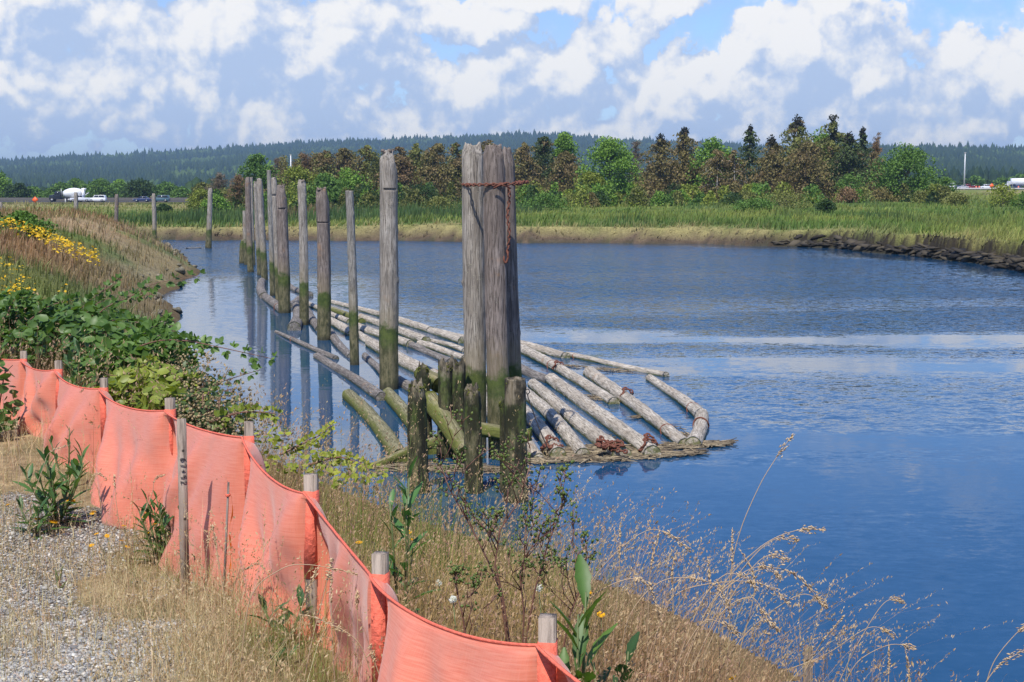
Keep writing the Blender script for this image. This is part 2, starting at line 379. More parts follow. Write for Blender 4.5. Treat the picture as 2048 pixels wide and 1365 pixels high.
def refine(L, amp, seed):
    out = []
    for i in range(len(L) - 1):
        n = max(1, int(np.linalg.norm(L[i + 1] - L[i]) / 1.6)); n = min(n, 25)
        for k in range(n): out.append(L[i] + (L[i + 1] - L[i]) * k / n)
    out.append(L[-1]); out = np.array(out)
    d = norm(np.gradient(out, axis=0)); nn = np.stack([-d[:, 1], d[:, 0]], -1)
    s_ = np.cumsum(np.r_[0, np.linalg.norm(np.diff(out, axis=0), axis=1)])
    return out + nn * ((fbm(s_, s_ * 0 + 3, 4.0, 3, seed) - 0.5) * amp)[:, None]
NEAR = refine(NEAR, 0.9, 1); FARL = refine(FARL, 1.6, 2)
POLY = np.concatenate([NEAR, FARL])
def dist_line(x, y, L):
    d = np.full(x.shape, 1e9)
    for a, b in zip(L[:-1], L[1:]):
        e = b - a; k = np.clip(((x - a[0]) * e[0] + (y - a[1]) * e[1]) / (e @ e), 0, 1)
        d = np.minimum(d, (x - a[0] - k * e[0]) ** 2 + (y - a[1] - k * e[1]) ** 2)
    return np.sqrt(d)
def inside(x, y):
    c = np.zeros(x.shape, bool); P = POLY; Q = np.roll(P, -1, axis=0)
    for (x0, y0), (x1, y1) in zip(P, Q):
        if y0 == y1: continue
        m = ((y0 > y) != (y1 > y)) & (x < (x1 - x0) * (y - y0) / (y1 - y0) + x0); c ^= m
    return c
CREST = np.array([(9, -20), (3.4, -2), (1.9, 1.0), (1.25, 3.0), (0.95, 3.9), (0.55, 4.7), (0.05, 5.5), (-0.6, 6.5), (-1.9, 8.4), (-3.3, 11), (-5.3, 15), (-9.2, 22), (-13.2, 30), (-17, 38), (-20, 46), (-24, 52)], float)
def road_depth(t): return 385 + 155 * sstep(-0.15, 0.3, t)
def road_z(t): return 1.35 + 1.9 * sstep(-0.22, -0.02, t) + 1.6 * sstep(0.0, 0.32, t)
def land(x, y):
    """returns z, distance inland, is_near, is_water"""
    x = np.asarray(x, float); y = np.asarray(y, float); shp = x.shape; x = x.ravel(); y = y.ravel()
    dn = dist_line(x, y, NEAR); df = dist_line(x, y, FARL); wat = inside(x, y); near = (dn < df) & ~wat
    n1 = fbm(x, y, 2.2, 4, 5) - 0.5; n2 = fbm(x, y, 14, 3, 8) - 0.5
    p = np.clip(dn / 8.0, 0, 1); dc = dist_line(x, y, CREST); dc = np.where(x < np.interp(y, CREST[:, 1], CREST[:, 0]), 0, dc); pc = dn / (dn + dc + 1e-6); kf = sstep(34, 46, y); zn = 3.3 * (kf * (1 - (1 - p) ** 1.55) + (1 - kf) * pc ** (1.2 + 0.9 * sstep(8, 14, y))) + n1 * 0.35 * sstep(0.5, 4, dn) * (1 - 0.7 * sstep(7, 9, dn)) + n2 * 0.5 * sstep(4, 14, dn) * sstep(14, 30, y)
    zn = zn + 0.20 * np.exp(-((x + 0.85) ** 2 + (y - 4.3) ** 2) / 0.9)
    t = x / np.maximum(y, 1.0); rd = road_depth(t); rz = road_z(t)
    cut = sstep(24, 32, x)
    e1 = 0.12 + 0.25 * sstep(0, 0.8, df); step = sstep(0.5 + 0.5 * cut, 1.9 - 0.5 * cut, df + n1 * 1.0)
    top = 1.25 + 0.25 * cut + (rz - 1.35) * np.clip((y - 120) / (rd - 135), 0, 1) ** 0.8
    zf = e1 * (1 - step) + top * step + (n1 * 0.25 + n2 * 0.5) * sstep(1.5, 6, df) * (1 - sstep(0.86, 0.95, y / rd))
    zf = np.where(y > rd * 1.2, rz - 0.3, zf)
    zf = np.where((y < 80) & ~near, 1.6 + n1 * .3, zf) * step + zf * (1 - step)
    zw = -0.12 - 1.6 * sstep(0, 4, np.minimum(dn, df))
    z = np.where(wat, zw, np.where(near, zn, zf))
    d = np.where(near, dn, df)
    return z.reshape(shp), d.reshape(shp), near.reshape(shp), wat.reshape(shp)
def Z(x, y):
    z, _, _, _ = land(np.array([x], float), np.array([y], float)); return float(z[0])

# fence line, needed by the ground cover too (stake positions from the near end)
FTOP = [at(1560, 1500, 2.3)] + [at(x, y, d) for x, y, d in [(1078, 1235, 3.02), (745, 1108, 3.80), (609, 950, 4.72), (487, 845, 5.72), (331, 797, 6.95), (200, 757, 8.3), (110, 722, 9.4), (41, 703, 10.3)]] + [at(-75, 690, 11.4)]
FEN = np.array([(p_.x, p_.y) for p_ in FTOP[:-1]] + [(-6.5, 14.0)], float)
def fence_side(x, y):
    """distance to the fence line, positive on the gravel side"""
    fx = np.interp(y, FEN[:, 1], FEN[:, 0]); return (fx - x) * 0.86
def gravel_mask(x, y):
    s_ = fence_side(x, y); n = fbm(x, y, 0.55, 4, 21) - 0.5
    m = sstep(0.0, 0.5, s_ + n * 1.3 - 0.55 * sstep(6.2, 5.2, y) * sstep(-1.6, -0.9, x)) * sstep(8.3, 7.2, y + n * 2)
    return m * (y < 14)

C_TAN = np.array([0.32, 0.225, 0.115]); C_OLIVE = np.array([0.145, 0.15, 0.045]); C_RED = np.array([0.27, 0.16, 0.085]); C_GREEN = np.array([0.095, 0.15, 0.03])
C_REED = np.array([0.055, 0.10, 0.035]); C_STRAW = np.array([0.34, 0.29, 0.13]); C_MUD = np.array([0.11, 0.08, 0.055]); C_YG = np.array([0.175, 0.205, 0.045]); C_PINK = np.array([0.34, 0.25, 0.155])
C_SAGE = np.array([0.165, 0.185, 0.11])
def groundcol(x, y, d, near, wat):
    x = np.asarray(x, float); y = np.asarray(y, float)
    a = fbm(x, y * 0.5, 6.0, 4, 31); b = fbm(x, y * 0.4, 11.0, 4, 41); c = fbm(x, y * 0.6, 3.0, 3, 51)
    # our bank
    m = lerpc(C_TAN, C_OLIVE, sstep(0.42, 0.62, a)); m = lerpc(m, C_RED, sstep(0.42, 0.56, b) * 0.85); m = lerpc(m, C_PINK, sstep(0.52, 0.66, c) * 0.6)
    m = lerpc(m, C_GREEN * 1.1, sstep(0.60, 0.72, fbm(x, y, 7, 3, 77)) * 0.7)
    m = lerpc(m, C_SAGE, sstep(5.0, 2.5, d) * sstep(30, 45, y) * 0.35)
    m = lerpc(m, lerpc([0.30, 0.225, 0.13], [0.20, 0.17, 0.09], sstep(0.4, 0.6, fbm(x, y, 0.8, 3, 3))), sstep(14, 10, y)[...] * 0.9)
    m = lerpc(m, C_TAN * 0.5, sstep(0.9, 0.2, d))
    # far bank
    g_ = lerpc(C_GREEN, C_YG, sstep(0.40, 0.62, a)); g_ = lerpc(g_, C_REED, sstep(0.50, 0.60, fbm(x, y * 0.25, 16, 3, 61)) * sstep(8, 14, d) * 0.85)
    g_ = lerpc(g_, C_RED * 0.9, sstep(0.60, 0.72, fbm(x, y * 0.3, 12, 3, 95)) * sstep(30, 60, d) * 0.6)
    strw = sstep(7.0, 1.5, d + (c - 0.5) * 12) * sstep(40, 22, x + (b - 0.5) * 20)
    g_ = lerpc(g_, C_STRAW * 0.95, strw * 0.85)
    t = x / np.maximum(y, 1.0)
    fld = sstep(220, 300, y) * np.maximum(sstep(-0.16, -0.22, t), sstep(0.26, 0.30, t))
    g_ = lerpc(g_, lerpc(C_STRAW * 0.9, C_YG, sstep(0.45, 0.6, b)), fld * 0.9)
    g_ = lerpc(g_, C_MUD * (1.0 + 0.3 * (a[..., None] - .5)), sstep(1.6, 0.9, d + (c - 0.5) * 0.8))
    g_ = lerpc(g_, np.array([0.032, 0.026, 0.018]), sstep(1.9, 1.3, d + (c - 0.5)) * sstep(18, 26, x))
    out = np.where(near[..., None], m, g_)
    return np.where(wat[..., None], np.array([0.05, 0.05, 0.035]), out)

# ------------------------------------------------------------------ ground sheet
m, M = new_mat('ground'); MAT['ground'] = m
t_ = M.n.new('ShaderNodeTexCoord'); vc = M.n.new('ShaderNodeVertexColor'); vc.layer_name = 'Col'; O = t_.outputs['Object']
n1 = M.noise(O, 9.0, 7, 0.65); n2 = M.noise(O, 0.9, 5, 0.6); n3 = M.noise(O, 60.0, 4, 0.6)
base = M.mix(1.0, vc.outputs[0], M.mix(M.ramp(n1, 0.3, 0.7), (0.55, 0.53, 0.5, 1), (1.25, 1.25, 1.2, 1)), 'MULTIPLY')
base = M.mix(1.0, base, M.mix(M.ramp(n2, 0.3, 0.7), (0.8, 0.8, 0.8, 1), (1.12, 1.12, 1.1, 1)), 'MULTIPLY')
ow = M.vmath('ADD', O, M.vmath('SCALE', M.noise(O, 40.0, 2, out=1), 0.01))
vd = M.voro(ow, 55.0); vcol = M.voro(ow, 55.0, out='Color'); vs = M.sep(vcol)
gc = M.mix(vs[0], (0.17, 0.165, 0.155, 1), (0.46, 0.42, 0.36, 1)); gc = M.mix(M.ramp(vs[1], 0.78, 0.9), gc, (0.42, 0.31, 0.21, 1))
gc = M.mix(M.ramp(vs[2], 0.85, 0.95), gc, (0.75, 0.73, 0.68, 1)); gc = M.mix(M.ramp(vd, 0.45, 0.7, 0, 0.85), gc, (0.05, 0.045, 0.04, 1))
gc = M.mix(M.math('MULTIPLY', M.ramp(n1, 0.5, 0.7), 0.3), gc, (0.24, 0.2, 0.13, 1))
gf = M.ramp(M.math('ADD', vc.outputs[1], M.math('MULTIPLY', M.math('SUBTRACT', n3, 0.5), 0.5)), 0.25, 0.6)
cc = M.mix(gf, base, gc)
hh = M.math('ADD', M.math('MULTIPLY', n1, 0.8), M.math('MULTIPLY', M.math('MULTIPLY', vd, -1.0), gf))
p = principled(M, Base_Color=cc, Roughness=0.95, Specular_IOR_Level=0.15); M.l.new(M.bump(hh, 0.9, 0.03), p.inputs['Normal'])

def fan(ys, ts):
    Yg, Tg = np.meshgrid(ys, ts, indexing='ij'); return Yg * Tg, Yg
ys = np.r_[np.linspace(-12, 1.6, 18), np.exp(np.linspace(math.log(1.8), math.log(170), 520)), np.exp(np.linspace(math.log(171), math.log(1500), 150)), [2200, 3500, 6000, 9000]]
ts = np.r_[np.linspace(-2.6, -0.5, 60), np.linspace(-0.495, 0.495, 420), np.linspace(0.5, 2.6, 60)]
Yg, Tg = np.meshgrid(ys, ts, indexing='ij'); Xg = np.maximum(Yg, 1.0 + 0.0 * Yg) * Tg
Xg = np.where(Yg < 5, Tg * (5 + 0 * Yg) * (1 - 0.0) * np.where(np.abs(Tg) > 0.5, 1, 1), Xg)
Zg, Dg, Ng, Wg = land(Xg, Yg)
near_patch = (Yg < 14)
Zg = np.where(near_patch & Ng, Zg + (fbm(Xg, Yg, 0.5, 3, 4) - 0.5) * 0.07 + 0.0, Zg)
cg = groundcol(Xg, Yg, Dg, Ng, Wg)
H_, W_ = Xg.shape
Vt = np.stack([Xg, Yg, Zg], -1).reshape(-1, 3)
ii, jj = np.meshgrid(np.arange(H_ - 1), np.arange(W_ - 1), indexing='ij')
Ft = np.stack([ii * W_ + jj, ii * W_ + jj + 1, (ii + 1) * W_ + jj + 1, (ii + 1) * W_ + jj], -1).reshape(-1, 4)
ground = np_mesh('ground', Vt, [Ft], MAT['ground'], None, cg.reshape(-1, 3), True)
a_ = ground.data.color_attributes['Col']; buf = np.ones((len(Vt), 4), np.float32); buf[:, :3] = cg.reshape(-1, 3)
buf[:, 3] = np.where(Ng, gravel_mask(Xg, Yg), 0).ravel(); a_.data.foreach_set('color', buf.ravel())
tag(ground, kind='structure')

# ------------------------------------------------------------------ river
m, M = new_mat('water'); MAT['water'] = m
geo = M.n.new('ShaderNodeNewGeometry'); Pw = geo.outputs['Position']; wx, wy, wz = M.sep(Pw)
# wind lanes: long streaks across the river, rippled and slick by turns
lane = M.noise(M.vmath('MULTIPLY', Pw, (0.016, 0.085, 1)), 1.0, 4, 0.55, 0.6)
lane2 = M.noise(M.vmath('MULTIPLY', M.vmath('ADD', Pw, (71, 13, 0)), (0.05, 0.22, 1)), 1.0, 4, 0.6, 0.5)
rough_f = M.ramp(M.math('ADD', lane, M.math('MULTIPLY', M.math('SUBTRACT', lane2, 0.5), 0.45)), 0.44, 0.56)
# the lee of the piles and of the levee stays slick, and so does the water round the log boom
lee_l = M.ramp(M.math('ADD', wx, M.math('MULTIPLY', wy, 0.16)), 3.0, 7.5, 1.0, 0.0)
lee_n = M.ramp(wy, 50, 66, 1.0, 0.0)
lee = M.math('MULTIPLY', lee_l, M.ramp(wy, 75, 95, 1.0, 0.0))
def lanef(y0, y1, w): return M.math('MULTIPLY', M.ramp(wyd, y0 - w, y0 + w), M.ramp(wyd, y1 - w, y1 + w, 1.0, 0.0))
wyd = M.math('ADD', wy, M.math('ADD', M.math('MULTIPLY', M.math('SUBTRACT', lane, 0.5), 26.0), M.math('MULTIPLY', wx, -0.28)))
slick = M.math('MAXIMUM', M.math('MULTIPLY', lanef(37, 45, 11.0), M.ramp(lane2, 0.3, 0.6, 0.5, 0.92)), M.math('MAXIMUM', M.math('MULTIPLY', lanef(54, 58, 3), 0.35), M.math('MULTIPLY', lanef(78, 88, 5), 0.35)))
rough_f = M.math('MAXIMUM', rough_f, M.math('MULTIPLY', M.ramp(wyd, 42, 66), 0.85))
rough_f = M.math('MULTIPLY', rough_f, M.math('SUBTRACT', 1.0, M.math('MULTIPLY', slick, 0.80)))
rough_f = M.math('MULTIPLY', rough_f, M.math('SUBTRACT', 1.0, M.math('MULTIPLY', lee, 0.93)))
rough_f = M.math('MULTIPLY', rough_f, M.ramp(wy, 20, 75, 0.08, 2.3))
rva = M.n.new('ShaderNodeVertexColor'); rva.layer_name = 'Col'; rough_f = M.math('MULTIPLY', rough_f, M.math('SUBTRACT', 1.0, M.math('MULTIPLY', M.sep(rva.outputs[0])[0], 0.93)))
rough_f = M.math('ADD', 0.022, M.math('MULTIPLY', rough_f, 0.85))
def slope(scale, det, off):
    v = M.noise(M.vmath('MULTIPLY', M.vmath('ADD', Pw, off), (1.0, 1.9, 1)), scale, det, 0.55, 0.2, out=1); return M.vmath('SUBTRACT', v, (0.5, 0.5, 0.5))
sl = M.vmath('ADD', M.vmath('SCALE', slope(1.3, 2, (0, 0, 0)), 0.45), M.vmath('ADD', M.vmath('SCALE', slope(4.5, 3, (9, 3, 0)), 0.95), M.vmath('SCALE', slope(15.0, 2, (3, 8, 0)), 0.45)))
sl = M.vmath('SCALE', sl, rough_f); sx_, sy_, _z = M.sep(sl)
nb = M.vmath('NORMALIZE', M.xyz(sx_, sy_, 1.0))
# murk of the river bed shows near the banks; open water is blue-green
bc = M.mix(M.noise(Pw, 0.2, 2), (0.009, 0.054, 0.122, 1), (0.012, 0.060, 0.135, 1))
p = principled(M, Base_Color=bc, Roughness=M.math('ADD', 0.015, M.math('MULTIPLY', rough_f, 0.05)), IOR=M.ramp(rough_f, 0.1, 1.1, 1.333, 1.17), Normal=nb, Specular_IOR_Level=0.36, Specular_Tint=(0.66, 0.84, 1.0, 1))
yv = np.r_[-60, np.exp(np.linspace(math.log(6), math.log(190), 150))]; Xw, Yw = np.meshgrid(np.r_[-420, -200, np.linspace(-90, 90, 121), 200, 420], yv, indexing='xy')
Hn, Wn = Xw.shape; ii, jj = np.meshgrid(np.arange(Hn - 1), np.arange(Wn - 1), indexing='ij')
dfar = dist_line(Xw.ravel(), Yw.ravel(), FARL); calm = sstep(9.0, 1.5, dfar + (fbm(Xw.ravel(), Yw.ravel(), 9, 3, 12) - .5) * 8) * sstep(8, 20, Xw.ravel() + 4) + sstep(2.2, 0.3, dfar) * .6
river = np_mesh('river_water', np.stack([Xw, Yw, Xw * 0], -1).reshape(-1, 3), [np.stack([ii * Wn + jj, ii * Wn + jj + 1, (ii + 1) * Wn + jj + 1, (ii + 1) * Wn + jj], -1).reshape(-1, 4)], MAT['water'], None, np.repeat(np.clip(calm, 0, 1)[:, None], 3, 1), True)
tag(river, kind='structure')

# ------------------------------------------------------------------ hills with their woods
m, M = new_mat('hill_ground'); t_ = M.n.new('ShaderNodeTexCoord')
principled(M, Base_Color=M.mix(M.ramp(M.noise(t_.outputs['Object'], 0.006, 5, 0.6), 0.4, 0.62), (0.022, 0.042, 0.018, 1), (0.05, 0.085, 0.025, 1)), Roughness=0.95); MAT['hill'] = m
def hill(name, prof, D0, D1, n, seed, treeh, name2, lab):
    px = np.array([q[0] for q in prof], float); py = np.array([q[1] for q in prof], float)
    def hz(t, k):   # k 0 foot .. 1 ridge
        u = t * F * math.cos(PITCH) ** 0 + 1024; r = np.interp(u, px, py); top = EYE + (380 - r) / F * D1 - treeh * 0.9
        D = D0 + (D1 - D0) * k
        zz = 3 + (top - 3) * (0.25 * k + 0.75 * k ** 1.25) + (fbm(t * 3000, k * 900, 260, 4, seed) - 0.5) * 55 * k * (1 - k) * 1.6
        return t * D, D, zz
    T, K = np.meshgrid(np.linspace((px[0] - 1024) / F, (px[-1] - 1024) / F, 150), np.r_[np.linspace(0, 1, 36), 1.15], indexing='xy')
    x, y, z = hz(T, np.minimum(K, 1.0)); y = y + (K > 1) * 300; z = np.where(K > 1, z - 60, z)
    Hn, Wn = x.shape; ii, jj = np.meshgrid(np.arange(Hn - 1), np.arange(Wn - 1), indexing='ij')
    o = np_mesh(name, np.stack([x, y, z], -1).reshape(-1, 3), [np.stack([ii * Wn + jj, ii * Wn + jj + 1, (ii + 1) * Wn + jj + 1, (ii + 1) * Wn + jj], -1).reshape(-1, 4)], MAT['hill'], None, None, True)
    tag(o, kind='structure')
    t = rng.uniform((px[0] - 1024) / F, (px[-1] - 1024) / F, n); k = rng.random(n) ** 0.8
    k[:n // 14] = rng.uniform(0.96, 1.0, n // 14)
    x, y, z = hz(t, k); cl = fbm(t * 3000, k * 1500, 150, 4, seed + 5); con = cl + rng.normal(0, 0.08, n) < 0.56
    h = treeh * rng.uniform(0.55, 1.25, n) * np.where(con, 1.15, 0.7); h[:n // 14] *= rng.uniform(0.7, 1.45, n // 14)
    w = np.where(con, h * rng.uniform(0.2, 0.3, n), h * rng.uniform(0.4, 0.6, n))
    Vc = [(math.cos(a) * q, math.sin(a) * q, zz) for zz, q in ((0.0, 1.0), (0.42, .82)) for a in np.linspace(0, 2 * math.pi, 6)[:-1]] + [(0, 0, 1.0)]
    Fq = [[i, (i + 1) % 5, 5 + (i + 1) % 5, 5 + i] for i in range(5)]; Ft_ = [[5 + i, 5 + (i + 1) % 5, 10] for i in range(5)]
    ang = rng.uniform(0, 6.28, n); c_, s_ = np.cos(ang), np.sin(ang); Z0 = np.zeros(n)
    Mx = np.stack([np.stack([c_ * w, -s_ * w, Z0], -1), np.stack([s_ * w, c_ * w, Z0], -1), np.stack([Z0 + rng.normal(0, .4, n), Z0, h], -1)], 1)
    cc = lerpc([0.014, 0.034, 0.018], [0.034, 0.06, 0.022], rng.random(n)); cd = lerpc([0.045, 0.085, 0.02], [0.085, 0.13, 0.03], rng.random(n))
    col = np.where(con[:, None], cc, cd)
    V, Fs, c = scatter(np.array(Vc), [Fq, Ft_], np.stack([x, y, z - 0.5], -1), Mx, col)
    tag(np_mesh(name2, V, Fs, MAT['far_leaf'], None, c), lab, 'forest', kind='stuff')
hill('hill', [(-900, 372), (-300, 345), (0, 322), (200, 309), (400, 298), (600, 287), (800, 278), (940, 271), (1050, 268), (1130, 270), (1220, 277), (1400, 286), (1600, 296), (1800, 310), (2100, 335), (2500, 370)],
     1500, 3700, 42000, 3, 12, 'hill_forest', 'blue green conifer forest covering the long ridge on the left and middle')
hill('hill', [(1150, 372), (1300, 330), (1500, 300), (1680, 289), (1760, 290), (1850, 292), (1950, 294), (2048, 297), (2300, 300), (2700, 330), (3000, 372)],
     1300, 2700, 30000, 9, 10, 'hill_forest', 'dark forest covering the flat topped hill on the right')

# ------------------------------------------------------------------ highway
m, M = new_mat('asphalt'); t_ = M.n.new('ShaderNodeTexCoord')
principled(M, Base_Color=M.mix(M.noise(t_.outputs['Object'], 3.0, 6, 0.7), (0.05, 0.05, 0.052, 1), (0.09, 0.088, 0.085, 1)), Roughness=0.9); MAT['asphalt'] = m
def road_pt(t, off=0.0):
    d = float(road_depth(np.array(t))) + off; return Vector((t * d, d, float(road_z(np.array(t)))))
def strip(name, off0, off1, dz, t0=-0.7, t1=0.7, n=90, mat='asphalt', parent=None, h=0.0):
    V = []; Fq = []
    for i in range(n):
        t = t0 + (t1 - t0) * i / (n - 1)
        a = road_pt(t, off0); b = road_pt(t, off1)
        V += [(a.x, a.y, a.z + dz), (b.x, b.y, b.z + dz)]
        if i: Fq.append([2 * i - 2, 2 * i, 2 * i + 1, 2 * i - 1])
    return np_mesh(name, V, [np.array(Fq)], MAT[mat], parent)
MAT['paint'] = simple('road_paint', (0.75, 0.74, 0.7), 0.7, 0, 0.1)
MAT['concrete'] = simple('concrete', (0.36, 0.35, 0.33), 0.9, 0, 0.2, 2.0, 0.2)
tag(strip('highway_road', -7, 9, 0.42), kind='structure')
tag(strip('road_marking', -4.6, -4.4, 0.426, mat='paint'), kind='structure')
tag(strip('road_embankment', -9.5, 10.5, 0.30, mat='ground'), kind='structure')

# ------------------------------------------------------------------ air between here and the hills
m, M = new_mat('haze_air'); pv = M.n.new('ShaderNodeVolumePrincipled'); pv.inputs['Color'].default_value = (0.52, 0.74, 1.0, 1)
pv.inputs['Density'].default_value = 1.5e-4; pv.inputs['Density Attribute'].default_value = ''; pv.inputs['Anisotropy'].default_value = 0.25
M.l.new(pv.outputs[0], M.out.inputs['Volume'])
hb = MB(); hb.box((0, 4800, 80), (14000, 10400, 170)); haze = hb.build('haze', m); tag(haze, kind='stuff')
# ------------------------------------------------------------------ timber piles
def pile_mesh(H, r0, r1, lean, top='chamfer', notches=(), seg=28, dz=0.06, seed=0, bury=1.3, rough=1.0, flare=1.0, broken=0.0):
    """H height above the water, r0 radius at the water, r1 at the top, lean (x, y) offset of the top"""
    rr = np.random.default_rng(seed)
    zs = list(np.arange(-bury, H - 0.02, dz)) + [H - 0.02, H]
    for (nz, _, _) in notches: zs += [nz - 0.045, nz - 0.02, nz, nz + 0.02, nz + 0.03]
    zs = np.array(sorted(zs)); n = len(zs); th = np.linspace(0, 2 * math.pi, seg, endpoint=False)
    Zg_, Tg_ = np.meshgrid(zs, th, indexing='ij'); k = np.clip(Zg_ / H, 0, 1)
    r = r0 + (r1 - r0) * k
    r = r * (1 + rough * (0.15 * (fbm(np.cos(Tg_) * 3 + seed, np.sin(Tg_) * 3 + Zg_ * 0.25, 1.0, 4, seed % 50) - 0.5) + 0.15 * (fbm(np.cos(Tg_) * 2.0, Zg_ * 1.4 + np.sin(Tg_) * 2.0, 1.0, 3, (seed + 9) % 50) - 0.5)
                          + 0.10 * (fbm(np.cos(Tg_) * 9, np.sin(Tg_) * 9 + Zg_ * 0.35, 1.0, 2, (seed + 4) % 50) - 0.5)))
    for _ in range(int(6 * rough * H / 4)):                       # knots
        kz, kt = rr.uniform(0.5, H * 0.95), rr.uniform(0, 6.28); da = (Tg_ - kt + math.pi) % (2 * math.pi) - math.pi
        r = r + rr.uniform(0.012, 0.04) * np.exp(-((Zg_ - kz) / 0.06) ** 2 - (da / 0.25) ** 2)
    if top in ('chamfer', 'hat'):
        for q in range(5):
            ph = 2 * math.pi * q / 5 + rr.uniform(-0.3, 0.3); hc = rr.uniform(0.55, 1.25) * 2 * r1; dmin = rr.uniform(0.45, 0.68)
            kk = np.clip((Zg_ - (H - hc)) / hc, 0, 1); pl = r1 * (1.03 - (1.03 - dmin) * kk); ca = np.cos(Tg_ - ph)
            r = np.where((kk > 0) & (ca > 0.1), np.minimum(r, pl / np.maximum(ca, 0.1)), r)
    for (nz, nt, nw) in notches:
        da = np.abs((Tg_ - nt + math.pi) % (2 * math.pi) - math.pi)
        r = np.where((np.abs(Zg_ - nz) < 0.024) & (da < nw), r * 0.78, r)
    x = r * np.cos(Tg_) + lean[0] * k; y = r * np.sin(Tg_) + lean[1] * k
    bend = 0.03 * np.sin(k * 3 + seed); x = x + bend * (H > 2)
    Zg_ = Zg_.copy(); jag = 0.05 if top != 'flat' else 0.012
    if broken: jag = broken
    prof = (fbm(np.cos(th) * 2.2 + seed, np.sin(th) * 2.2, 1.0, 3, (seed + 2) % 50) - 0.45) * jag * 3
    w = sstep(H - max(0.3, broken * 2.2), H, Zg_); Zg_ = Zg_ + prof[None] * w
    V = np.stack([x, y, Zg_], -1).reshape(-1, 3); i = np.arange(n - 1)[:, None]; j = np.arange(seg)[None]; j2 = (j + 1) % seg
    Q = np.stack([i * seg + j, i * seg + j2, (i + 1) * seg + j2, (i + 1) * seg + j], -1).reshape(-1, 4)
    # sunken, checked end grain
    top_i = (n - 1) * seg; inn = V[top_i:top_i + seg].copy(); c0 = inn.mean(0); inner = c0 + (inn - c0) * 0.72; inner[:, 2] -= 0.05 + rr.random(seg) * 0.04
    b = len(V); V = np.vstack([V, inner, [[c0[0], c0[1], c0[2] - 0.09]]])
    Q2 = np.array([[top_i + a, top_i + (a + 1) % seg, b + (a + 1) % seg, b + a] for a in range(seg)]); T2 = np.array([[b + a, b + (a + 1) % seg, b + seg] for a in range(seg)])
    return V, [np.vstack([Q, Q2]), T2]
PILES = []
def pile(label, topx, topy, wtop, basx, basy, wbas, top='chamfer', notch=(), mat='pile', group='old timber piles along the channel', name='timber_pile', land_z=None, depth=None, rough=1.0, broken=0.0, **k):
    if depth: b = at(basx, basy, depth)
    else: b = onz(basx, basy, 0.0)
    t = at(topx, topy, b.y); z0 = b.z if depth else 0.0
    H = t.z - z0; sc = b.y / F
    nz = [(H * q[0], q[1], q[2]) for q in notch]
    far = b.y > 60
    V, Fs = pile_mesh(H, wbas * sc / 2, wtop * sc / 2, (t.x - b.x, 0), top, nz, 16 if far else 32, 0.15 if far else 0.05, len(PILES) * 13 + 5, rough=rough, broken=broken)
    root = empty(name, (b.x, b.y, z0)); tag(root, label, 'piling', group)
    np_mesh('shaft', V, Fs, MAT[mat], root, None, not far or True)
    if top == 'hat':                          # weathered plank ends and crust left on the head
        mb = MB(); r1 = wtop * sc / 2
        for q in range(7):
            a = rng.uniform(0, 6.28); rr_ = r1 * rng.uniform(0.35, 0.62)
            mb.box(((t.x - b.x) + rr_ * math.cos(a), rr_ * math.sin(a), H + rng.uniform(-0.05, 0.03)), (r1 * rng.uniform(.35, .8), r1 * rng.uniform(.2, .4), rng.uniform(0.03, 0.09)), rz=a + rng.uniform(-.5, .5), taper=0.7)
        mb.build('broken_cap', MAT['pile_dark'], root)
    if mat == 'stump':                        # moss and grass sprouting from the rotten top
        n = 240; a = rng.uniform(0, 6.28, n); r1 = wtop * sc / 2; q = rng.random(n) ** .5 * r1; P = np.stack([(t.x - b.x) + q * np.cos(a), q * np.sin(a), H - 0.10 + rng.uniform(-.05, .06, n)], -1)
        s_ = rng.uniform(0.012, 0.04, n); V, Fs, c = scatter([(0, -.5, 0), (.5, 0, 0.08), (0, .5, 0), (-.5, 0, 0.08)], [[[0, 1, 2, 3]]], P, basis(norm(rng.normal(size=(n, 3)) + np.array([0, 0, .8])), rdir(n), np.stack([s_, s_ * 1.6, s_], -1)), lerpc([0.05, 0.07, 0.012], [0.20, 0.20, 0.05], rng.random(n)))
        np_mesh('moss', V, Fs, MAT['grass'], root, c)['kind'] = 'stuff'
    PILES.append(root); return root, b, H
S_ = -1.57   # the side of a pile that faces the camera
pile('thick grey pile standing alone just left of the chained cluster, saw cut below its head', 774, 304, 34, 780, 778, 38, 'hat', [(0.845, -1.2, 0.8)], 'pile')
pile('slender flat topped pile crusted with pale lichen, leaning beside the thick lone pile', 697, 382, 16, 711, 730, 19, 'flat', (), 'pile_lichen')
pile('stout pile with a hollow broken head and a saw cut, light scar under the cut', 643, 378, 25, 649, 680, 28, 'hat', [(0.78, -1.5, 1.3)], 'pile_dark')
pile('straight slim pile with a ragged cap, between the stout cut pile and the twin piles', 603, 361, 17, 608, 650, 19, 'hat', (), 'pile')
pile('stocky pile peppered with white lichen, front one of a tight pair', 562, 372, 21, 568, 626, 25, 'hat', [(0.82, -1.3, 0.7)], 'pile_dark')
pile('thin grey pile half hidden behind the white speckled pile', 549, 356, 13, 556, 606, 13, 'hat', [(0.86, -1.6, 1.0)], 'pile')
pile('tallest thin pale pile of the far row with a flat sawn top', 539, 341, 9, 544, 592, 11, 'flat', (), 'pile_lichen')
pile('grey pile with an orange lichen head in the far row', 520, 358, 12, 528, 560, 14, 'chamfer', (), 'pile')
pile('narrow grey pile touching the left side of the orange headed pile', 512, 364, 8, 518, 551, 9, 'chamfer', (), 'pile')
pile('tall pile at the left end of the far row with a thin one behind', 496, 355, 11, 501, 545, 13, 'chamfer', (), 'pile_dark')
pile('very thin pile half hidden behind the tall pile at the far row left end', 503, 355, 6, 507, 531, 8, 'flat', (), 'pile')
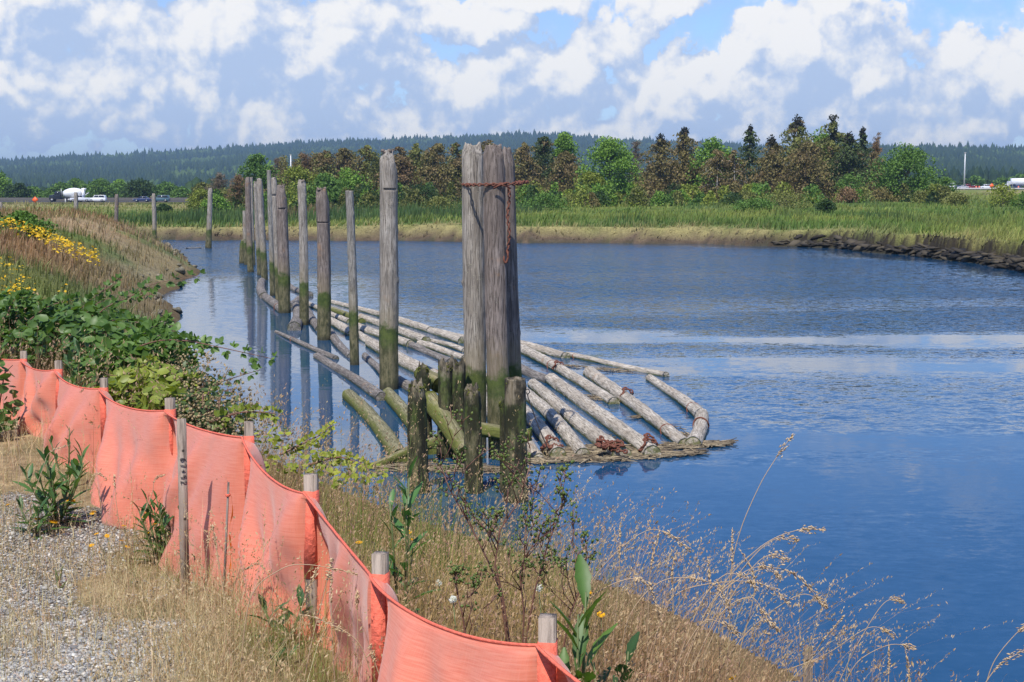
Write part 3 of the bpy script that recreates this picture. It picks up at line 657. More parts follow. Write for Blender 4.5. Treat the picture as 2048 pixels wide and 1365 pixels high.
pile('short grey pile, shoulder high to the tall pile beside it', 489, 422, 8, 493, 530, 9, 'flat', (), 'pile')
pile('squat weed covered stump at the foot of the leftmost far row piles', 485, 481, 11, 485, 527, 14, 'chamfer', (), 'pile_dark', name='pile_stump', broken=0.12)
pile('lone pile out in the water well left of the row with a rounded head', 420, 377, 9, 419, 497, 10, 'chamfer', (), 'pile')
pile('splintered reddish pile remnant leaning on the lone left pile', 415, 437, 4, 414, 496, 6, 'flat', (), 'pile_dark', name='pile_stump', broken=0.3)
G2 = 'piles standing beyond the levee grass'
pile('grey pile rising behind the yellow flowers below the mixer truck', 151, 385, 8, 153, 470, 9, 'chamfer', (), 'pile', G2, depth=128)
pile('pile with a dark scarred foot, middle one of the three beyond the levee', 233, 389, 8, 232, 470, 8, 'chamfer', (), 'pile_dark', G2, depth=126)
pile('smooth grey pile, rightmost of the three beyond the levee, near the cars', 307, 388, 8, 309, 478, 9, 'chamfer', (), 'pile', G2, depth=122)
pile('grey pile cut off by the left edge of the picture', 1, 405, 9, 3, 470, 10, 'chamfer', (), 'pile', G2, depth=128)
pile('short dark stub beside the pile at the left picture edge', 9, 414, 5, 9, 470, 6, 'flat', (), 'pile_dark', G2, depth=128, name='pile_stump')
pile('tiny leaning stub in the marsh near the left picture edge', 28, 426, 4, 29, 470, 4, 'flat', (), 'pile_dark', G2, depth=129, name='pile_stump')
# the dolphin: three piles bound together by a rusty chain
GD = 'three big piles chained into a cluster'
_, D1b, D1h = pile('left pile of the chained cluster, pale and smooth with a notched head', 949, 290, 45, 947, 902, 46, 'chamfer', (), 'pile', GD, rough=0.7)
_, D2b, D2h = pile('middle pile of the chained cluster, brown and rough barked', 991, 291, 44, 996, 915, 44, 'chamfer', (), 'pile_dark', GD, rough=1.2)
_, D3b, D3h = pile('right pile of the chained cluster, standing behind the brown one in shade', 1014, 298, 36, 1028, 890, 40, 'chamfer', (), 'pile_dark', GD, rough=0.8)  # darker wood puts the shade of the neighbouring piles into its colour
GS = 'broken mossy stumps round the foot of the chained cluster'
pile('green round topped stump, leftmost in front of the chained piles', 834, 764, 36, 836, 985, 43, 'chamfer', (), 'stump', GS, name='pile_stump', rough=1.3, broken=0.07)
pile('green flat topped stump, rightmost in front of the chained piles', 1030, 757, 42, 1032, 1002, 50, 'flat', (), 'stump', GS, name='pile_stump', rough=0.7)
pile('slimmer mossy stump in front of the left chained pile', 945, 773, 32, 948, 985, 38, 'chamfer', (), 'stump', GS, name='pile_stump', rough=1.0, broken=0.05)
pile('grey splintered stump behind the others, the tallest and most ragged', 915, 722, 33, 913, 912, 34, 'flat', (), 'stump', GS, name='pile_stump', rough=1.6, broken=0.16)
pile('mossy stump with a frayed top joined to the ragged grey one', 891, 728, 28, 889, 914, 32, 'flat', (), 'stump', GS, name='pile_stump', rough=1.6, broken=0.12)
pile('pointed grey stump rising behind the leftmost mossy stump', 846, 730, 24, 850, 905, 34, 'chamfer', (), 'stump', GS, name='pile_stump', rough=1.5, broken=0.1)
# rubbing patch of thin stub beside the right stump
pile('thin green post pressed against the left side of the flat topped stump', 1006, 800, 14, 1008, 985, 17, 'chamfer', (), 'stump', GS, name='pile_stump', rough=0.8)

# ------------------------------------------------------------------ logs
def log_mesh(L, ra, rb, seed, seg=20, bend=0.0, bark=1.0):
    n = max(10, int(L / 0.10)); n = min(n, 110); xs = np.linspace(0, L, n); th = np.linspace(0, 2 * math.pi, seg, endpoint=False)
    X, T = np.meshgrid(xs, th, indexing='ij'); k = X / L; r = ra + (rb - ra) * k
    r = r * (1 + bark * (0.12 * (fbm(np.cos(T) * 2.5 + seed, X * 1.1 + np.sin(T) * 2.5, 1.0, 4, seed % 50) - 0.5) + 0.10 * (fbm(np.cos(T) * 6, X * 4 + np.sin(T) * 6, 1.0, 3, (seed + 7) % 50) - 0.5)))
    y = r * np.cos(T) + bend * np.sin(k * math.pi); z = r * np.sin(T) + 0.02 * np.sin(k * 5 + seed)
    V = np.stack([X + (fbm(T * 3, T * 0, 1, 2, seed % 40) - .5) * 0.06 * ((k == 0) | (k == 1)), y, z], -1).reshape(-1, 3)
    i = np.arange(n - 1)[:, None]; j = np.arange(seg)[None]; j2 = (j + 1) % seg
    Q = np.stack([i * seg + j, (i + 1) * seg + j, (i + 1) * seg + j2, i * seg + j2], -1).reshape(-1, 4); Fq = [Q]; Tq = []
    for (b0, s_) in ((0, -1), ((n - 1) * seg, 1)):
        ring = V[b0:b0 + seg]; c = ring.mean(0); inner = c + (ring - c) * 0.85; inner[:, 0] -= s_ * -0.012; b = len(V)
        V = np.vstack([V, inner, [c - np.array([s_ * 0.02, 0, 0])]])
        for a in range(seg):
            a2 = (a + 1) % seg; Fq.append(np.array([[b0 + a, b0 + a2, b + a2, b + a]] if s_ > 0 else [[b0 + a2, b0 + a, b + a, b + a2]])); Tq.append([b + a, b + a2, b + seg] if s_ > 0 else [b + a2, b + a, b + seg])
    return V, [np.vstack(Fq), np.array(Tq)]
NLOG = 0
def log(label, x0, y0, x1, y1, w0, w1=None, mat='log', bend=0.0, bands=(), group='logs of the floating boom', z0=None, z1=None, name='log', cat='log', bark=1.0):
    global NLOG; NLOG += 1
    w1 = w1 or w0; a = onz(x0, y0, 0.12); b = onz(x1, y1, 0.12); ra = w0 * a.y / F / 2 * 1.14; rb = w1 * b.y / F / 2 * 1.14
    a.z = ra * 0.30 if z0 is None else z0; b.z = rb * 0.30 if z1 is None else z1
    if z0 is not None: a = onz(x0, y0, z0)
    if z1 is not None: b = onz(x1, y1, z1)
    d = b - a; L = d.length
    root = empty(name, a); root.rotation_euler = d.to_track_quat('X', 'Z').to_euler(); tag(root, label, cat, group)
    if not bend: bend = float(np.random.default_rng(NLOG).uniform(-0.014, 0.014))
    V, Fs = log_mesh(L, ra, rb, NLOG * 17 + 3, bend=bend * L, bark=bark * 1.5)
    np_mesh('trunk', V, Fs, MAT[mat], root, None, True)
    for q in bands:
        mb = MB(); r = (ra + (rb - ra) * q) * 1.06; cy = bend * L * math.sin(q * math.pi); th = np.linspace(0, 2 * math.pi, 25)
        pts = np.stack([L * q + 0.05 * np.sin(th * 2), cy + r * np.cos(th), r * np.sin(th)], -1); mb.tube(pts, 0.018, 6); mb.build('wire_band', MAT['rust'], root, True)
    return root, a, b
log('long thin outermost log pointing at the bend of the boom on the right', 1134, 705, 1333, 745, 11, 14, bands=(0.1,))
log('short log with a dark rusty end beside the outermost thin log', 1010, 678, 1131, 709, 16, 18)
log('pale log angled down from the tip of the outermost log', 1300, 751, 1403, 826, 16, 24, bands=(0.85,), bend=0.008)
log('short mossy log closing the far right corner of the boom', 1404, 825, 1386, 884, 24, 30, 'log', bands=(0.35,), bend=0.012)
log('long pale log running from behind the chained piles to the debris bar in midstream', 1030, 690, 1228, 799, 19, 22, bands=(0.42,))
log('grey log lying free right of the others with a chain ring round its middle', 1180, 741, 1370, 882, 25, 24, bands=(0.86,))
log('thick grey log second from the right of the tight bundle', 1103, 756, 1305, 903, 25, 32)
log('thick tan log with a heap of rusty chain on its near end', 1066, 764, 1243, 905, 20, 36)
log('pale log just right of the steel cable', 1040, 772, 1166, 902, 22, 27)
log('chunky log at the foot of the steel cable', 1030, 800, 1116, 906, 24, 30)
log('short dark log wedged behind the thick pale logs', 1020, 725, 1103, 758, 20, 20, 'log_grey')
log('log end just showing right of the flat topped stump', 1040, 855, 1078, 908, 18, 22)
log('thin log along the back edge of the boom, half hidden by the lone thick pile', 660, 600, 862, 658, 10, 15)
log('pale log of the back edge running in behind the chained piles', 795, 638, 925, 680, 13, 17)
log('smooth pale log farthest out behind the left chained pile', 846, 653, 935, 672, 9, 12)
log('mossy edged log between the slender pile and the lone thick pile', 640, 608, 724, 640, 11, 14, 'log_moss')
log('fat pale log ending in a rusty brown face by the lone thick pile', 722, 632, 852, 681, 14, 19)
log('thin log crossing behind the stout cut pile', 616, 605, 700, 640, 9, 12)
log('rough log left of the slender lichen pile', 656, 637, 706, 665, 16, 19)
log('rough barked log crossing behind the slender pile toward the thick one', 715, 650, 822, 687, 16, 18)
log('flat weathered log in the gap right of the lone thick pile', 815, 684, 902, 720, 13, 15, 'log_grey')
log('reddish log running to the left chained pile', 840, 683, 930, 712, 14, 15)
log('low log touching the left chained pile, green on its side', 858, 674, 930, 697, 9, 12)
log('knotty log emerging left of the lone thick pile', 716, 666, 768, 694, 15, 18)
log('very long bark covered log passing behind the lone thick pile to the ragged stumps', 742, 685, 884, 756, 20, 30)
log('long grey log left of the ragged stumps', 790, 705, 905, 775, 20, 26)
log('thin stray log left of the lone thick pile with a black end', 730, 706, 768, 744, 12, 14, 'log_grey')
log('dark ended stub log right behind the lone thick pile', 770, 742, 836, 780, 16, 24, 'log_grey')
log('twisted grey log between the stout pile and the slender pile', 661, 660, 703, 708, 14, 15, 'log_grey')
log('dark log showing between the slim pile and the stout pile', 617, 622, 640, 656, 15, 16, 'log_grey')
log('blunt log end facing the viewer under the slim pile', 592, 610, 588, 655, 14, 24, 'log_grey')
log('upright curving end of the farthest floating log', 524, 562, 528, 592, 14, 17, 'log_grey')
log('low log joined to the farthest floating log at the bend', 529, 590, 566, 620, 15, 16, 'log_grey', bands=(0.8,))
log('small dark log behind the twin piles', 578, 570, 620, 588, 11, 12, 'log_grey')
log('stubby log below the small dark one behind the slim pile', 578, 610, 598, 596, 12, 13, 'log_grey')
log('long plank like grey log nearest the slick water on the left', 552, 658, 672, 711, 7, 12, 'log_grey', bands=(0.35,))
log('grey boom log whose near end touches the yellow mossy log', 634, 707, 764, 792, 14, 22, 'log_grey')
log('mossy yellow green log sloping toward the shore left of the stumps', 697, 787, 800, 912, 24, 34, 'log_moss', bend=0.015)
log('bark covered log sliding behind the leftmost mossy stump', 776, 783, 872, 897, 24, 30, 'log_moss')
log('thin pale driftwood pole across the foot of the leftmost stump', 738, 933, 876, 884, 12, 20, 'log_moss', z0=0.05, z1=0.35)
log('hidden log visible in the slit between left and middle chained piles', 925, 745, 1000, 850, 24, 26)
log('second log visible in the slit between the chained piles', 955, 740, 1045, 880, 22, 26)
log('dark mossy beam leaning down among the stumps', 858, 797, 930, 905, 28, 30, 'log_moss', group='fallen beams among the stumps', z0=1.05, z1=0.25, name='fallen_beam', cat='beam')
log('mossy knee shaped beam bridging the left stumps', 842, 745, 878, 772, 22, 24, 'log_moss', group='fallen beams among the stumps', z0=1.45, z1=1.25, name='fallen_beam', cat='beam')
log('mossy crossbeam behind the right stump at the foot of the cluster', 958, 862, 1062, 870, 24, 22, 'log_moss', group='fallen beams among the stumps', z0=0.55, z1=0.5, name='fallen_beam', cat='beam', bark=2.2)
log('bleached driftwood trunk on the far marsh edge, left piece', 1113, 456, 1153, 452, 4, 5, group='bleached driftwood on the far marsh', z0=1.05, z1=1.15, name='driftwood', cat='driftwood')
log('bleached driftwood trunk on the far marsh edge, right piece', 1164, 451, 1206, 446, 4, 4, group='bleached driftwood on the far marsh', z0=1.25, z1=1.3, name='driftwood', cat='driftwood')
log('thin branch floating off the levee point beside the lone left pile', 372, 495, 402, 494, 3, 3, 'log_grey', group='bleached driftwood on the far marsh', name='driftwood', cat='driftwood')

# ------------------------------------------------------------------ chains and cable
def chain_mb(path, link=0.11, wire=0.017, mb=None):
    mb = mb or MB(); P = [Vector(p) for p in path]; d = [0]
    for a, b in zip(P[:-1], P[1:]): d.append(d[-1] + (b - a).length)
    pitch = link * 0.72; n = int(d[-1] / pitch)
    def atd(s):
        s = min(max(s, 0), d[-1] - 1e-6); i = max(k for k in range(len(d)) if d[k] <= s); i = min(i, len(P) - 2)
        return P[i].lerp(P[i + 1], (s - d[i]) / (d[i + 1] - d[i] + 1e-9))
    for i in range(n):
        a, b = atd(i * pitch), atd(i * pitch + pitch); c = (a + b) / 2; T = (b - a).normalized(); up = Vector((0.1, 0.2, 1)).normalized()
        if abs(T.dot(up)) > 0.93: up = Vector((1, 0.3, 0)).normalized()
        S = T.cross(up).normalized(); N_ = S.cross(T); side = S if i % 2 else N_
        th = np.linspace(0, 2 * math.pi, 13)[:-1]; hl, hw = link / 2 - wire, link * 0.24
        ring = [c + T * (math.cos(q) * hw + math.copysign(hl - hw, math.cos(q))) + side * (math.sin(q) * hw) for q in th]
        ring = [list(q) for q in ring]; ring += [ring[0]]
        V, Fs = tube_np(np.array(ring), wire, 6, False); mb.add(V, Fs)
    return mb
r_ = 0.222
def ringpath(z, sag, cs, rad):
    """hull path round the three pile centres"""
    out = []; c = sum((Vector(q) for q in cs), Vector((0, 0, 0))) / len(cs)
    for k in range(61):
        a = 2 * math.pi * k / 60; d_ = Vector((math.cos(a), math.sin(a), 0)); s_ = max((Vector(q) - c).dot(d_) for q in cs) + rad
        out.append(c + d_ * s_)
    for i, p_ in enumerate(out): p_.z = z + sag * math.sin(2 * math.pi * i / 60 * 1.0 + 0.6) * 0.5
    return out
def xy(b, h, z, tx): return (b.x + tx * z / h, b.y, 0)
zc = 5.12
cs = [(at(949, 365, D1b.y).x, D1b.y, 0), (at(992, 365, D2b.y).x, D2b.y, 0), (at(1013, 370, D3b.y).x, D3b.y, 0)]
ch = chain_mb(ringpath(zc, 0.06, cs, r_), 0.095, 0.015).build('chain', MAT['rust'], None, True, loc=tuple(cs[1][:2]) + (zc,))
tag(ch, 'rusty chain wrapped round the heads of the three big piles', 'chain')
hx = at(1017, 374, D2b.y - 0.16)
ch = chain_mb([hx + Vector((0.02 * math.sin(k * 1.3), 0.02 * math.sin(k * .9), -k * 0.145)) for k in range(10)], 0.09, 0.014).build('chain', MAT['rust'], None, True, loc=hx)
tag(ch, 'rusty chain hanging free down the crack beside the brown pile', 'chain')
mb = MB(); e = at(1010, 523, D2b.y - 0.15); mb.tube([e + Vector((0.045, 0, 0.20)), e + Vector((0.06, 0, 0.08)), e + Vector((0.03, 0, -0.02)), e + Vector((0.0, 0, -0.03)), e + Vector((-0.02, 0, 0.02)), e + Vector((-0.02, 0, 0.10))], [0.014, 0.02, 0.022, 0.022, 0.018, 0.008], 8)
tag(mb.build('chain_hook', MAT['rust'], None, True, loc=e), 'rusty hook at the bottom end of the hanging chain', 'hook')
mb = MB(); a = at(987, 377, D2b.y - 0.30); b = at(1014, 366, D2b.y - 0.33); mb.tube([a, a.lerp(b, 0.5) + Vector((0, 0, 0.012)), b], [0.012, 0.022, 0.02], 8); c = at(1004, 370, D2b.y - 0.34)
mb.tube([c, at(1022, 377, D2b.y - 0.25)], [0.014, 0.014], 6)
tag(mb.build('chain_binder', MAT['rust'], None, True, loc=a), 'rusty lever binder clipped on the chain of the pile cluster', 'chain binder')
def wrap(cx, cy, w, depthz=0.15, tilt=0.0, nturn=1.0):
    c = onz(cx, cy, 0.12); r = w * c.y / F / 2 * 1.13; d_ = Vector((0.62, -0.78, 0)); s_ = Vector((0.78, 0.62, 0))
    return [c + s_ * (r * math.cos(q)) + Vector((0, 0, r * math.sin(q) + r * 0.1)) + d_ * (0.07 * math.sin(q * 3) + tilt * q) for q in np.linspace(-0.3, math.pi + 0.3, 16)]
def chain_thing(paths, label, link=0.12, wire=0.019):
    mb = None
    for p_ in paths: mb = chain_mb(p_, link, wire, mb)
    tag(mb.build('chain', MAT['rust'], None, True, loc=paths[0][0]), label, 'chain', 'rusty chains on the floating logs')
chain_thing([wrap(1252, 793, 25)], 'rusty chain ring round the middle of the free grey log')
chain_thing([wrap(1115, 736, 20)], 'dark chain round the long pale midstream log')
def heap(cx, cy, n, sx, sy, sz, ll=0.13):
    c = onz(cx, cy, 0.22); return [[c + Vector((rng.normal() * sx, rng.normal() * sy, abs(rng.normal()) * sz)) for _ in range(4)] for _ in range(n)]
chain_thing(heap(1214, 893, 6, 0.16, 0.12, 0.08) + [[onz(1205 + k * 9, 896 + k * 1.5, 0.17) for k in range(7)]], 'tangled heap of rusty chain on the thick tan log')
chain_thing([wrap(1289, 890, 34, tilt=0.06) + wrap(1296, 898, 33, 0.1)[::-1]], 'dark rusty chain wound round the near end of a thick grey log')
chain_thing([wrap(1100, 893, 30) + [onz(1085 + k * 8, 896 - (k % 2) * 6, 0.2) for k in range(6)]], 'rusty chain around the chunky log below the cable')
mb = MB(); a = at(1053, 785, 26.2); b = onz(1098, 902, 0.2); k_ = [a.lerp(b, q) + Vector((0, 0, -0.06 * math.sin(q * math.pi))) for q in np.linspace(0, 1, 12)]
mb.tube(k_, 0.012, 6); mb.tube([a + Vector((-0.03, 0, -0.02)), a + Vector((-.02, 0, 0.05)), a + Vector((0.04, 0, 0.06)), a + Vector((0.06, 0, 0.0)), a + Vector((0.02, 0, -0.04))], 0.012, 6)
tag(mb.build('steel_cable', MAT['steel_dark'], None, True, loc=b), 'dark steel cable slanting from the flat topped stump to the logs', 'cable')
chain_thing([wrap(1018, 748, 18)], 'chain stub behind the right chained pile')

# ------------------------------------------------------------------ drift and reeds caught at the boom
def sticks(name, label, regions, n, zlo=0.012, zhi=0.05, lmin=0.1, lmax=0.7, wire=0.006):
    C_, A_ = [], []
    tot = sum(r[4] for r in regions)
    for (x0, y0, x1, y1, wt, spread) in regions:
        m_ = int(n * wt / tot); k = rng.random(m_); px = x0 + (x1 - x0) * k; py = y0 + (y1 - y0) * k + np.clip(rng.normal(0, 1, m_), -2, 2) * spread * 0.75 * np.sin(np.clip(k, 0.04, 0.96) * math.pi) ** 0.5
        for a, b in zip(px, py): C_.append(onz(a, b, 0.0))
        A_.append(np.arctan2(onz(x1, y1).y - onz(x0, y0).y, onz(x1, y1).x - onz(x0, y0).x) + rng.normal(0, 0.5, m_))
    C_ = np.array(C_); A_ = np.concatenate(A_); n = len(C_); C_[:, 2] = rng.uniform(zlo, zhi, n) ; L = rng.uniform(lmin, lmax, n) * rng.random(n) ** 0.6
    f = np.stack([np.cos(A_), np.sin(A_), rng.normal(0, 0.05, n)], -1); w = wire * rng.uniform(0.6, 2.2, n)
    Mx = basis(f, np.tile([0, 0, 1.0], (n, 1)), np.stack([w, L, w], -1))
    tV = [(-1, -.5, 0), (1, -.5, 0), (0, -.5, 1.4), (-1, .5, 0), (1, .5, 0), (0, .5, 1.4)]
    col = lerpc([0.08, 0.055, 0.035], [0.40, 0.32, 0.20], rng.random(n) ** 0.9); col = col * rng.uniform(0.6, 1.1, (n, 1))
    V, Fs, c = scatter(tV, [[[0, 1, 4, 3], [1, 2, 5, 4], [2, 0, 3, 5]], [[0, 2, 1], [3, 4, 5]]], C_, Mx, col)
    tag(np_mesh(name, V, Fs, MAT['stone'], None, c), label, 'driftwood debris', kind='stuff')
sticks('floating_debris', 'mat of dead reeds and twigs floating against the near ends of the logs',
       [(1040, 925, 1400, 908, 5, 6), (1060, 912, 1330, 905, 3, 7), (1310, 897, 1460, 888, 2.2, 4), (1330, 860, 1392, 895, 1.2, 12), (735, 935, 1050, 945, 2, 7), (1380, 895, 1440, 892, 0.7, 3),
        (1130, 733, 1258, 745, 0.45, 2.5), (1175, 795, 1250, 806, 0.4, 2), (1200, 875, 1260, 905, 1.0, 5), (1120, 905, 1200, 900, 1.2, 5), (1262, 838, 1290, 836, 0.1, 1)], 4000)

# ------------------------------------------------------------------ rock edge of the levee
def rock_mesh(seed):
    rr = np.random.default_rng(seed); u = np.linspace(0, math.pi, 7); v = np.linspace(0, 2 * math.pi, 9)[:-1]
    V = [(0, 0, 1.0)] + [(math.sin(a) * math.cos(b), math.sin(a) * math.sin(b), math.cos(a)) for a in u[1:-1] for b in v] + [(0, 0, -1.0)]
    V = np.array(V); nrm = norm(rr.normal(size=(9, 3))); dd = rr.uniform(0.5, 0.85, 9)
    for q, d_ in zip(nrm, dd):
        s_ = V @ q; V = V - np.maximum(s_ - d_, 0)[:, None] * q
    V = V + rr.normal(0, 0.03, V.shape); n = 8; Tq = [[0, 1 + i, 1 + (i + 1) % n] for i in range(n)]; Qd = []
    for a in range(4):
        for i in range(n): Qd.append([1 + a * n + i, 1 + (a + 1) * n + i, 1 + (a + 1) * n + (i + 1) % n, 1 + a * n + (i + 1) % n])
    L = len(V) - 1; Tq += [[L, 1 + 4 * n + (i + 1) % n, 1 + 4 * n + i] for i in range(n)]
    return V, [np.array(Qd), np.array(Tq)]
m, M = new_mat('rock'); t_ = M.n.new('ShaderNodeTexCoord'); inf = M.n.new('ShaderNodeObjectInfo'); O = M.vmath('ADD', t_.outputs['Object'], M.vmath('SCALE', M.xyz(1, 1, 1), inf.outputs['Random']))
c = M.mix(M.ramp(M.noise(O, 3.0, 6, 0.65), 0.35, 0.65), (0.12, 0.10, 0.065, 1), (0.34, 0.29, 0.20, 1)); c = M.mix(M.math('MULTIPLY', inf.outputs['Random'], 0.6), c, (0.12, 0.12, 0.08, 1))
z = M.sep(M.n.new('ShaderNodeNewGeometry').outputs['Position'])[2]
c = M.mix(M.ramp(z, 0.08, 0.35, 0.85, 0.0), c, (0.045, 0.045, 0.03, 1))
p = principled(M, Base_Color=c, Roughness=0.9); M.l.new(M.bump(M.noise(O, 8.0, 6, 0.7), 0.7, 0.08), p.inputs['Normal']); MAT['rock'] = m
RM = []
for s_ in range(9):
    V, Fs = rock_mesh(s_ + 40); o = np_mesh('rock', V, Fs, MAT['rock']); RM.append(o.data); bpy.data.objects.remove(o)
seglen = np.r_[0, np.cumsum(np.linalg.norm(np.diff(NEAR, axis=0), axis=1))]
ok = np.where((NEAR[:, 1] > 42) & (NEAR[:, 1] < 112) & (NEAR[:, 0] < 0))[0]; s0, s1 = seglen[ok[0]], seglen[ok[-1]]
for k in range(295):
    s_ = s0 + (s1 - s0) * rng.random() ** 1.0; x = np.interp(s_, seglen, NEAR[:, 0]); y = np.interp(s_, seglen, NEAR[:, 1]); off = rng.uniform(-0.3, 2.5)
    cl = vnoise(np.array([s_]), np.array([1.0]), 4.0, 6)[0]
    if off > 0.5 + cl * 1.8: off *= 0.45
    x -= off * 0.95; y -= off * 0.2; zz = max(Z(x, y), -0.05); o = bpy.data.objects.new('rock', RM[k % 9]); COL.objects.link(o)
    q = rng.uniform(0.11, 0.33); o.scale = (q * rng.uniform(0.9, 1.6), q, q * rng.uniform(0.45, 0.8)); o.rotation_euler = (rng.uniform(-.4, .4), rng.uniform(-.4, .4), rng.uniform(0, 6.28)); o.location = (x, y, zz + q * 0.2)
    tag(o, 'tan rock of the rubble edge where the levee meets the water', 'rock', 'rocks along the levee edge')
# ------------------------------------------------------------------ trees beyond the river: trunk with limbs, crown of many small leaf faces
LEAF4 = [(0, -.5, 0), (.5, 0, 0.08), (0, .5, 0), (-.5, 0, 0.08)]
def leaves_np(C, size, lo, hi, seed, upb=0.35, aspect=1.0, droop=0.0, tvar=None):
    rr = np.random.default_rng(seed); n = len(C); f = norm(rr.normal(size=(n, 3)) + np.array([0, 0, -droop])); up = norm(rr.normal(size=(n, 3)) + np.array([0, 0, upb * 3]))
    s_ = size * rr.uniform(0.6, 1.35, n); Mx = basis(f, up, np.stack([s_, s_ * aspect, s_], -1))
    t = rr.random(n) if tvar is None else np.clip(tvar + rr.normal(0, 0.10, n), 0, 1)
    return scatter(LEAF4, [[[0, 1, 2, 3]]], C, Mx, lerpc(lo, hi, t))
def broad(h, w, seed, lo, hi, size=0.34, n=5200, dens=1.0, base=0.12):
    rr = np.random.default_rng(seed); K = 46; C_ = []; T_ = []
    cc = []
    for i in range(K):
        a = rr.uniform(0, 6.28); zf = rr.uniform(0.0, 1.0); prof = math.sin(math.pi * min(1, zf * 0.80 + 0.20)) ** 0.6; q = rr.uniform(0.35, 0.95) * prof
        cc.append((q * math.cos(a) * w / 2 * 0.86, q * math.sin(a) * w / 2 * 0.86, h * (base + (0.93 - base) * zf), rr.uniform(0.10, 0.19) * w, rr.random()))
    for (x, y, z, r, t) in cc:
        m_ = int(n / K * (r / (0.145 * w)) ** 2); d = norm(rr.normal(size=(m_, 3))) * (rr.random((m_, 1)) ** 0.35) * r * np.array([1, 1, 0.72])
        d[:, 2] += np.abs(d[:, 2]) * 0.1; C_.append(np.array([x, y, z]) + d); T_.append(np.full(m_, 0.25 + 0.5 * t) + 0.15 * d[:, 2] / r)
    m_ = n // 12; a = rr.uniform(0, 6.28, m_); zf = rr.random(m_); q = (0.9 + 0.22 * rr.random(m_)) * np.sin(math.pi * np.minimum(1, zf * .8 + .2)) ** .6
    C_.append(np.stack([q * np.cos(a) * w / 2, q * np.sin(a) * w / 2, h * (base + (1.0 - base) * zf)], -1)); T_.append(rr.uniform(.3, .8, m_))
    V, Fs, c = leaves_np(np.concatenate(C_), size, lo, hi, seed, tvar=np.concatenate(T_))
    mb = MB(); mb.tube([(0, 0, -0.5), (0.05 * w * .3, 0, h * .25), (0, 0.02 * w, h * .5), (0, 0, h * .78)], [0.035 * h * .7, 0.028 * h * .7, 0.018 * h * .7, 0.01 * h * .5], 7)
    for (x, y, z, r, t) in cc[::3]: mb.tube([(0, 0, min(z * .55, h * .6)), (x * .5, y * .5, z * 0.8), (x, y, z)], [0.012 * h, 0.007 * h, 0.003 * h], 5)
    return V, Fs, c, mb
def spruce(h, w, seed, lo, hi, size=0.36, n=5200, sparse=0.0, dead=0.0, tipcol=None):
    rr = np.random.default_rng(seed); C_ = []; D_ = []; T_ = []; mb = MB()
    mb.tube([(0, 0, -0.5), (0, 0, h * .5), (0, 0, h * .97)], [0.016 * h, 0.010 * h, 0.03], 7)
    nb = int(84 * (1 - 0.3 * sparse)); per = max(8, int(n / nb / 1.6))
    for i in range(nb):
        zf = rr.random() ** 0.9 * 0.95 + 0.04; a = rr.uniform(0, 6.28); L = w / 2 * 1.45 * (1 - zf) ** 0.5 * rr.uniform(0.5, 1.15) + 0.25
        z0 = h * zf; k = np.linspace(0, 1, 6); px = np.cos(a) * L * k; py = np.sin(a) * L * k; pz = z0 + L * (0.16 * k - 0.50 * k ** 2)
        mb.tube(np.stack([px, py, pz], -1), [0.05, 0.045, 0.035, 0.028, 0.02, 0.01], 4)
        m_ = int(per * (0.5 + 1.6 * L / (w / 2))); kk = rr.random(m_) ** 0.7
        spread = 0.16 * L * (0.3 + kk); off = rr.normal(size=(m_, 3)) * np.stack([spread, spread, 0.10 * L * np.ones(m_) + .06], -1); off[:, 2] -= np.abs(off[:, 2]) * 0.8
        C_.append(np.stack([np.interp(kk, k, px), np.interp(kk, k, py), np.interp(kk, k, pz)], -1) + off)
        br = 0 if rr.random() > dead else 1; T_.append(np.clip(rr.uniform(0.2, 0.8) + np.zeros(m_), 0, 1) + 10 * br)
    if tipcol is not None:       # cone laden tufts stand clear of the top
        for i in range(16):
            a = rr.uniform(0, 6.28); zf = rr.uniform(0.80, 1.04); q = rr.uniform(0, 0.22) * w * (1.25 - zf)
            m_ = 26; C_.append(np.array([q * math.cos(a), q * math.sin(a), h * zf]) + rr.normal(size=(m_, 3)) * np.array([.02 * w + .12, .02 * w + .12, 0.34])); T_.append(np.full(m_, -5.0))
            mb.tube([(0, 0, h * min(zf - .08, .9)), (q * math.cos(a), q * math.sin(a), h * zf)], [0.03, 0.012], 4)
    C_ = np.concatenate(C_); T_ = np.concatenate(T_); V, Fs, c = leaves_np(C_, size, lo, hi, seed, 0.1, 1.5, 0.9, np.where(T_ < 0, 0.3, np.where(T_ > 5, T_ - 10, T_)))
    c = c.reshape(-1, 4, 3); c[T_ > 5] = lerpc([0.13, 0.10, 0.04], [0.25, 0.18, 0.08], rr.random((T_ > 5).sum()))[:, None]
    if tipcol is not None: c[T_ < 0] = np.array(tipcol)
    return V, Fs, c.reshape(-1, 3), mb
